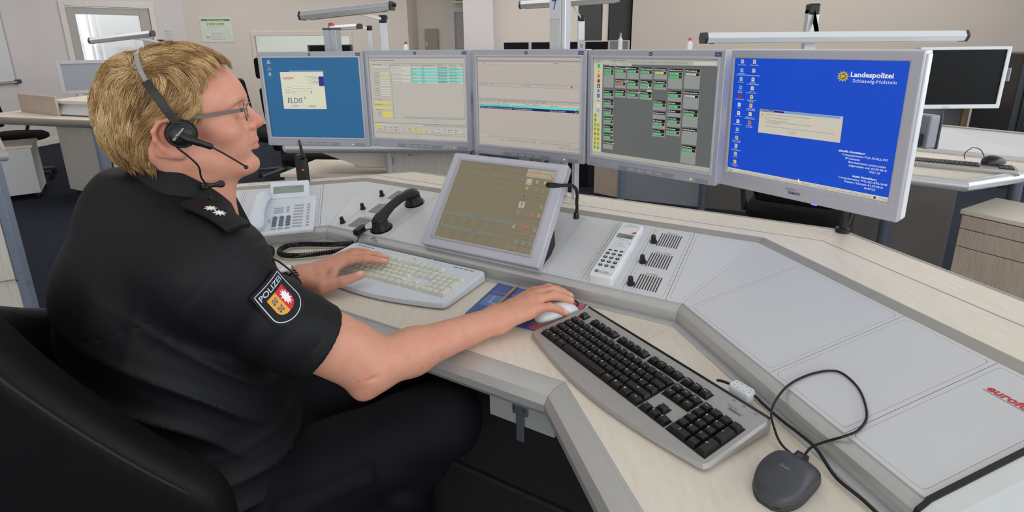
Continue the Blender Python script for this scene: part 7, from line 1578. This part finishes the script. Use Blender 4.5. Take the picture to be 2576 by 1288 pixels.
V2, F2, W2 = text2d('GN Netcom', .0050, .01); mb = MB(); o_ = cc+cax*.0262-rt_*.003
lx = (up_*.95+rt_*.3).normalized(); ly = cax.cross(lx)
mb.v = [tuple(o_+lx*(x-W2/2)*.9+ly*(y-.001)) for x, y in V2]; mb.f = [tuple(f) for f in F2]; mb.build('cup_lettering', MATS['badge_silver_thread'], hd, world=True)
band = [(11, -98, 22), (2, -99, 44), (-6, -97, 64), (-15, -91, 82)]; band2 = [(-14, -90, 81), (-20, -78, 96), (-25, -56, 110), (-28, -30, 117), (-28, 0, 120), (-28, 30, 117), (-25, 56, 110), (-20, 80, 94), (-14, 90, 76), (-8, 93, 56)]
def strap_(pts, w_, t_, name, m):
    P = spline([hwv(*x) for x in pts], 6); rg = []
    for i, c in enumerate(P):
        T_ = (P[min(i+1, len(P)-1)]-P[max(i-1, 0)]).normalized(); o_ = (c-hwv(-10, 0, 45)).normalized(); s_ = T_.cross(o_).normalized(); n_ = s_.cross(T_); rg.append([c-s_*w_-n_*t_, c+s_*w_-n_*t_, c+s_*w_+n_*t_, c-s_*w_+n_*t_])
    MB().loft(rg).build(name, m, hd, world=True, bevel=.001)
strap_(band, .0058, .0028, 'headband_pad', M_BLACK); strap_([(9, -98, 6), (11, -98, 22)], .005, .004, 'headband_joint', M_BLACK); strap_(band2, .0036, .0010, 'headband', M_METAL)
boom0 = cc+cax*.024
MB().tube(spline([boom0+up_*.0, hwv(24, -112, -1), hwv(38, -108, -10), hwv(49, -104, -17)], 5), [.0052]*4+[.0056]*6+[.005]*5+[.0035], 12).build('boom_joint', M_BLACK, hd, smooth=True, world=True)
MB().tube(spline([hwv(47, -104.5, -16), hwv(60, -98, -29), hwv(74, -89, -45), hwv(84, -79, -58)], 5), .0014, 8).build('boom', M_BLACK, hd, smooth=True, world=True)
MB().sphere(hwv(85, -78, -60), .0034, 8).build('microphone', M_BLACK, hd, smooth=True, world=True)
sh = lambda px, n_, off=.004: Vector(drop(shirt_sdf, np.array([px], float), np.array(n_, float)/np.linalg.norm(n_), off)[0])
cl0 = sh((-.512, .845, 1.15), (.45, -.85, .2)); 
cable_pts = [cc-up_*.022+cax*.006, hwv(22, -86, -44), hwv(22, -78, -66), hwv(26, -72, -84), hwv(27, -80, -104), cl0, sh((-.50, .83, 1.12), (.4, -.8, .4)), sh((-.485, .80, 1.09), (.3, -.6, .7)), sh((-.455, .79, 1.10), (.3, -.3, .9), .003)]
MB().tube(spline(cable_pts, 8), .0015, 8).build('cable', M_CABLE, hd, smooth=True, world=True)
MB().loft([[hwv(34+dx, -66+dy, -84+dz) for dy, dz in ((-3, -r_), (3, -r_), (3, r_), (-3, r_))] for dx, r_, dy in ((-17, 5, 0), (-10, 6, 0), (-2, 3.4, 0), (2, 3.4, 0), (10, 6, 0), (16, 4.5, 0))]).build('cable_clip', M_BLACK, hd, world=True, bevel=.003)
lead = [sh((-.395, .79, 1.05), (.8, .3, .4), -.01), (-.385, .83, 1.02), (-.43, 1.0, .90), (-.56, 1.16, .80), (-.68, 1.30, .766), (-.745, 1.40, .764)]
MB().tube(spline(lead, 8), .0016, 8).build('lead', M_CABLE, hd, smooth=True, world=True)
# wrist watch and cord bracelet on the left arm
wax = Vector((LWR-LEL)/np.linalg.norm(LWR-LEL)); wc = Vector(LWR)-wax*.028; wq = wax.to_track_quat('Z', 'Y').to_matrix()
wt = thing('wrist_watch', 'steel wrist watch with black band on the left wrist', 'watch', loc=wc)
def wrist_ring(name, dz, r, t_, m, sx=1.22):
    side = Vector((.62, -.79, 0)); s2 = (side-wax*side.dot(wax)).normalized(); u2 = wax.cross(s2)
    ringp = [wc+wax*dz+s2*r*sx*math.cos(a)+u2*r*math.sin(a) for a in [2*PI*i/28 for i in range(29)]]
    return ringp, s2, u2
rp, s2, u2 = wrist_ring('', 0, .0300, 0, None)
rg = [[c+(c-wc).normalized()*q_+wax*w_ for q_, w_ in ((0, -.009), (.0028, -.009), (.0028, .009), (0, .009))] for c in rp]
MB().loft(rg, True, False).build('band', M_BLACK, wt, world=True)
u2 = u2 if u2.z > 0 else -u2
wf = wc+u2*.0315+s2*.004
MB().lathe([(.0185, 0), (.0195, .004), (.0185, .009), (.016, .0105)], 26, wf, u2.to_track_quat('Z', 'Y').to_matrix()).build('case', M_METAL, wt, auto=.6, world=True)
MB().lathe([(.0155, .0106), (.0155, .011)], 24, wf, u2.to_track_quat('Z', 'Y').to_matrix()).build('dial', mat('dial_white', rgb(206, 210, 212), .2), wt, world=True)
br = thing('cord_bracelet', 'black twisted cord bracelet beside the watch', 'bracelet', loc=wc+wax*.018)
mb = MB()
for k in range(2):
    pts = []
    for i in range(301):
        a = 2*PI*i/300; c = wc+wax*(.016+.0022*math.cos(a*12+k*PI))+(s2*1.2*math.cos(a)+u2*math.sin(a))*(.0292+.0014*math.sin(a*12+k*PI)); pts.append(c)
    mb.tube(pts, .0024, 6)
mb.build('braid', M_CABLE, br, smooth=True, world=True)
# ================================================================ his chair
ch = thing('office_chair', 'black leather office chair under the seated officer', 'chair', loc=(PEL[0], PEL[1], 0))
def bw(f_, r_, z): p_ = PEL+FB_*f_+SB_*r_; return Vector((p_[0], p_[1], z))
def backrest_sdf(P):
    q = (P-PEL) @ BF; f_, r_, z = q[:, 0]-.03, -q[:, 1], P[:, 2]
    lean = .10*np.clip((z-.5)/.5, 0, 1); rr = np.sqrt((f_/(.28+lean*.4))**2+(r_/(.285+lean*.3))**2)     # shell wrapping round the sides
    d = np.abs(rr-1)*.27-.034
    top = np.minimum(.87-1.35*(f_+.03), np.where(r_ > 0, 1.0+.09*np.clip(r_/.1, 0, 1), 1.0+.65*r_))
    d = smax(d, (z-top)*.72, .03); d = smax(d, .47-z, .03); return smax(d, f_-.05, .03)
V, F_ = surface(backrest_sdf, PEL+A3(-.55, -.55, -.12), PEL+A3(.45, .55, .62), .008); np_obj('backrest', V, F_, M_LEATHER, ch)
MB().loft([[bw(x*.24*a, y*.25*a, z) for x, y in rrect(2, 2, .5, 5)] for a, z in ((.9, .40), (1.0, .415), (1.02, .445), (.95, .465), (.7, .47))]).build('seat', M_LEATHER, ch, auto=.9, world=True)
MB().tube([bw(0, 0, .08), bw(0, 0, .40)], .03, 16).build('gas_column', M_BLACK, ch, world=True, auto=.6)
for k in range(5):
    a = 2*PI*k/5+.3; e = bw(.30*math.cos(a), .30*math.sin(a), .075); MB().tube([bw(0, 0, .10), e], [.026, .016], 10).build('base_spoke', M_BLACK, ch, world=True)
    MB().tube([e+Vector((-.012, 0, -.045)), e+Vector((.012, 0, -.045))], .03, 14).build('caster', M_BLACK, ch, world=True)
MB().tube([bw(-.05, 0, .39), bw(-.28, 0, .40), bw(-.33, 0, .55)], .025, 10).build('back_arm', M_BLACK, ch, world=True)

edge = []
for f__ in np.linspace(-.17, .035, 24):
    fe = f__-.03; z_ = min(.87-1.35*f__, 1.085)-.018; ln_ = .10*min(1, max(0, (z_-.5)/.5)); r__ = (.285+ln_*.3)*math.sqrt(max(0, 1.13**2-(fe/(.28+ln_*.4))**2)); edge.append(bw(f__, r__, z_))
MB().tube(edge, .0016, 6).build('seam_piping', mat('stitch_grey', rgb(30, 30, 32), .8), ch, smooth=True, world=True)
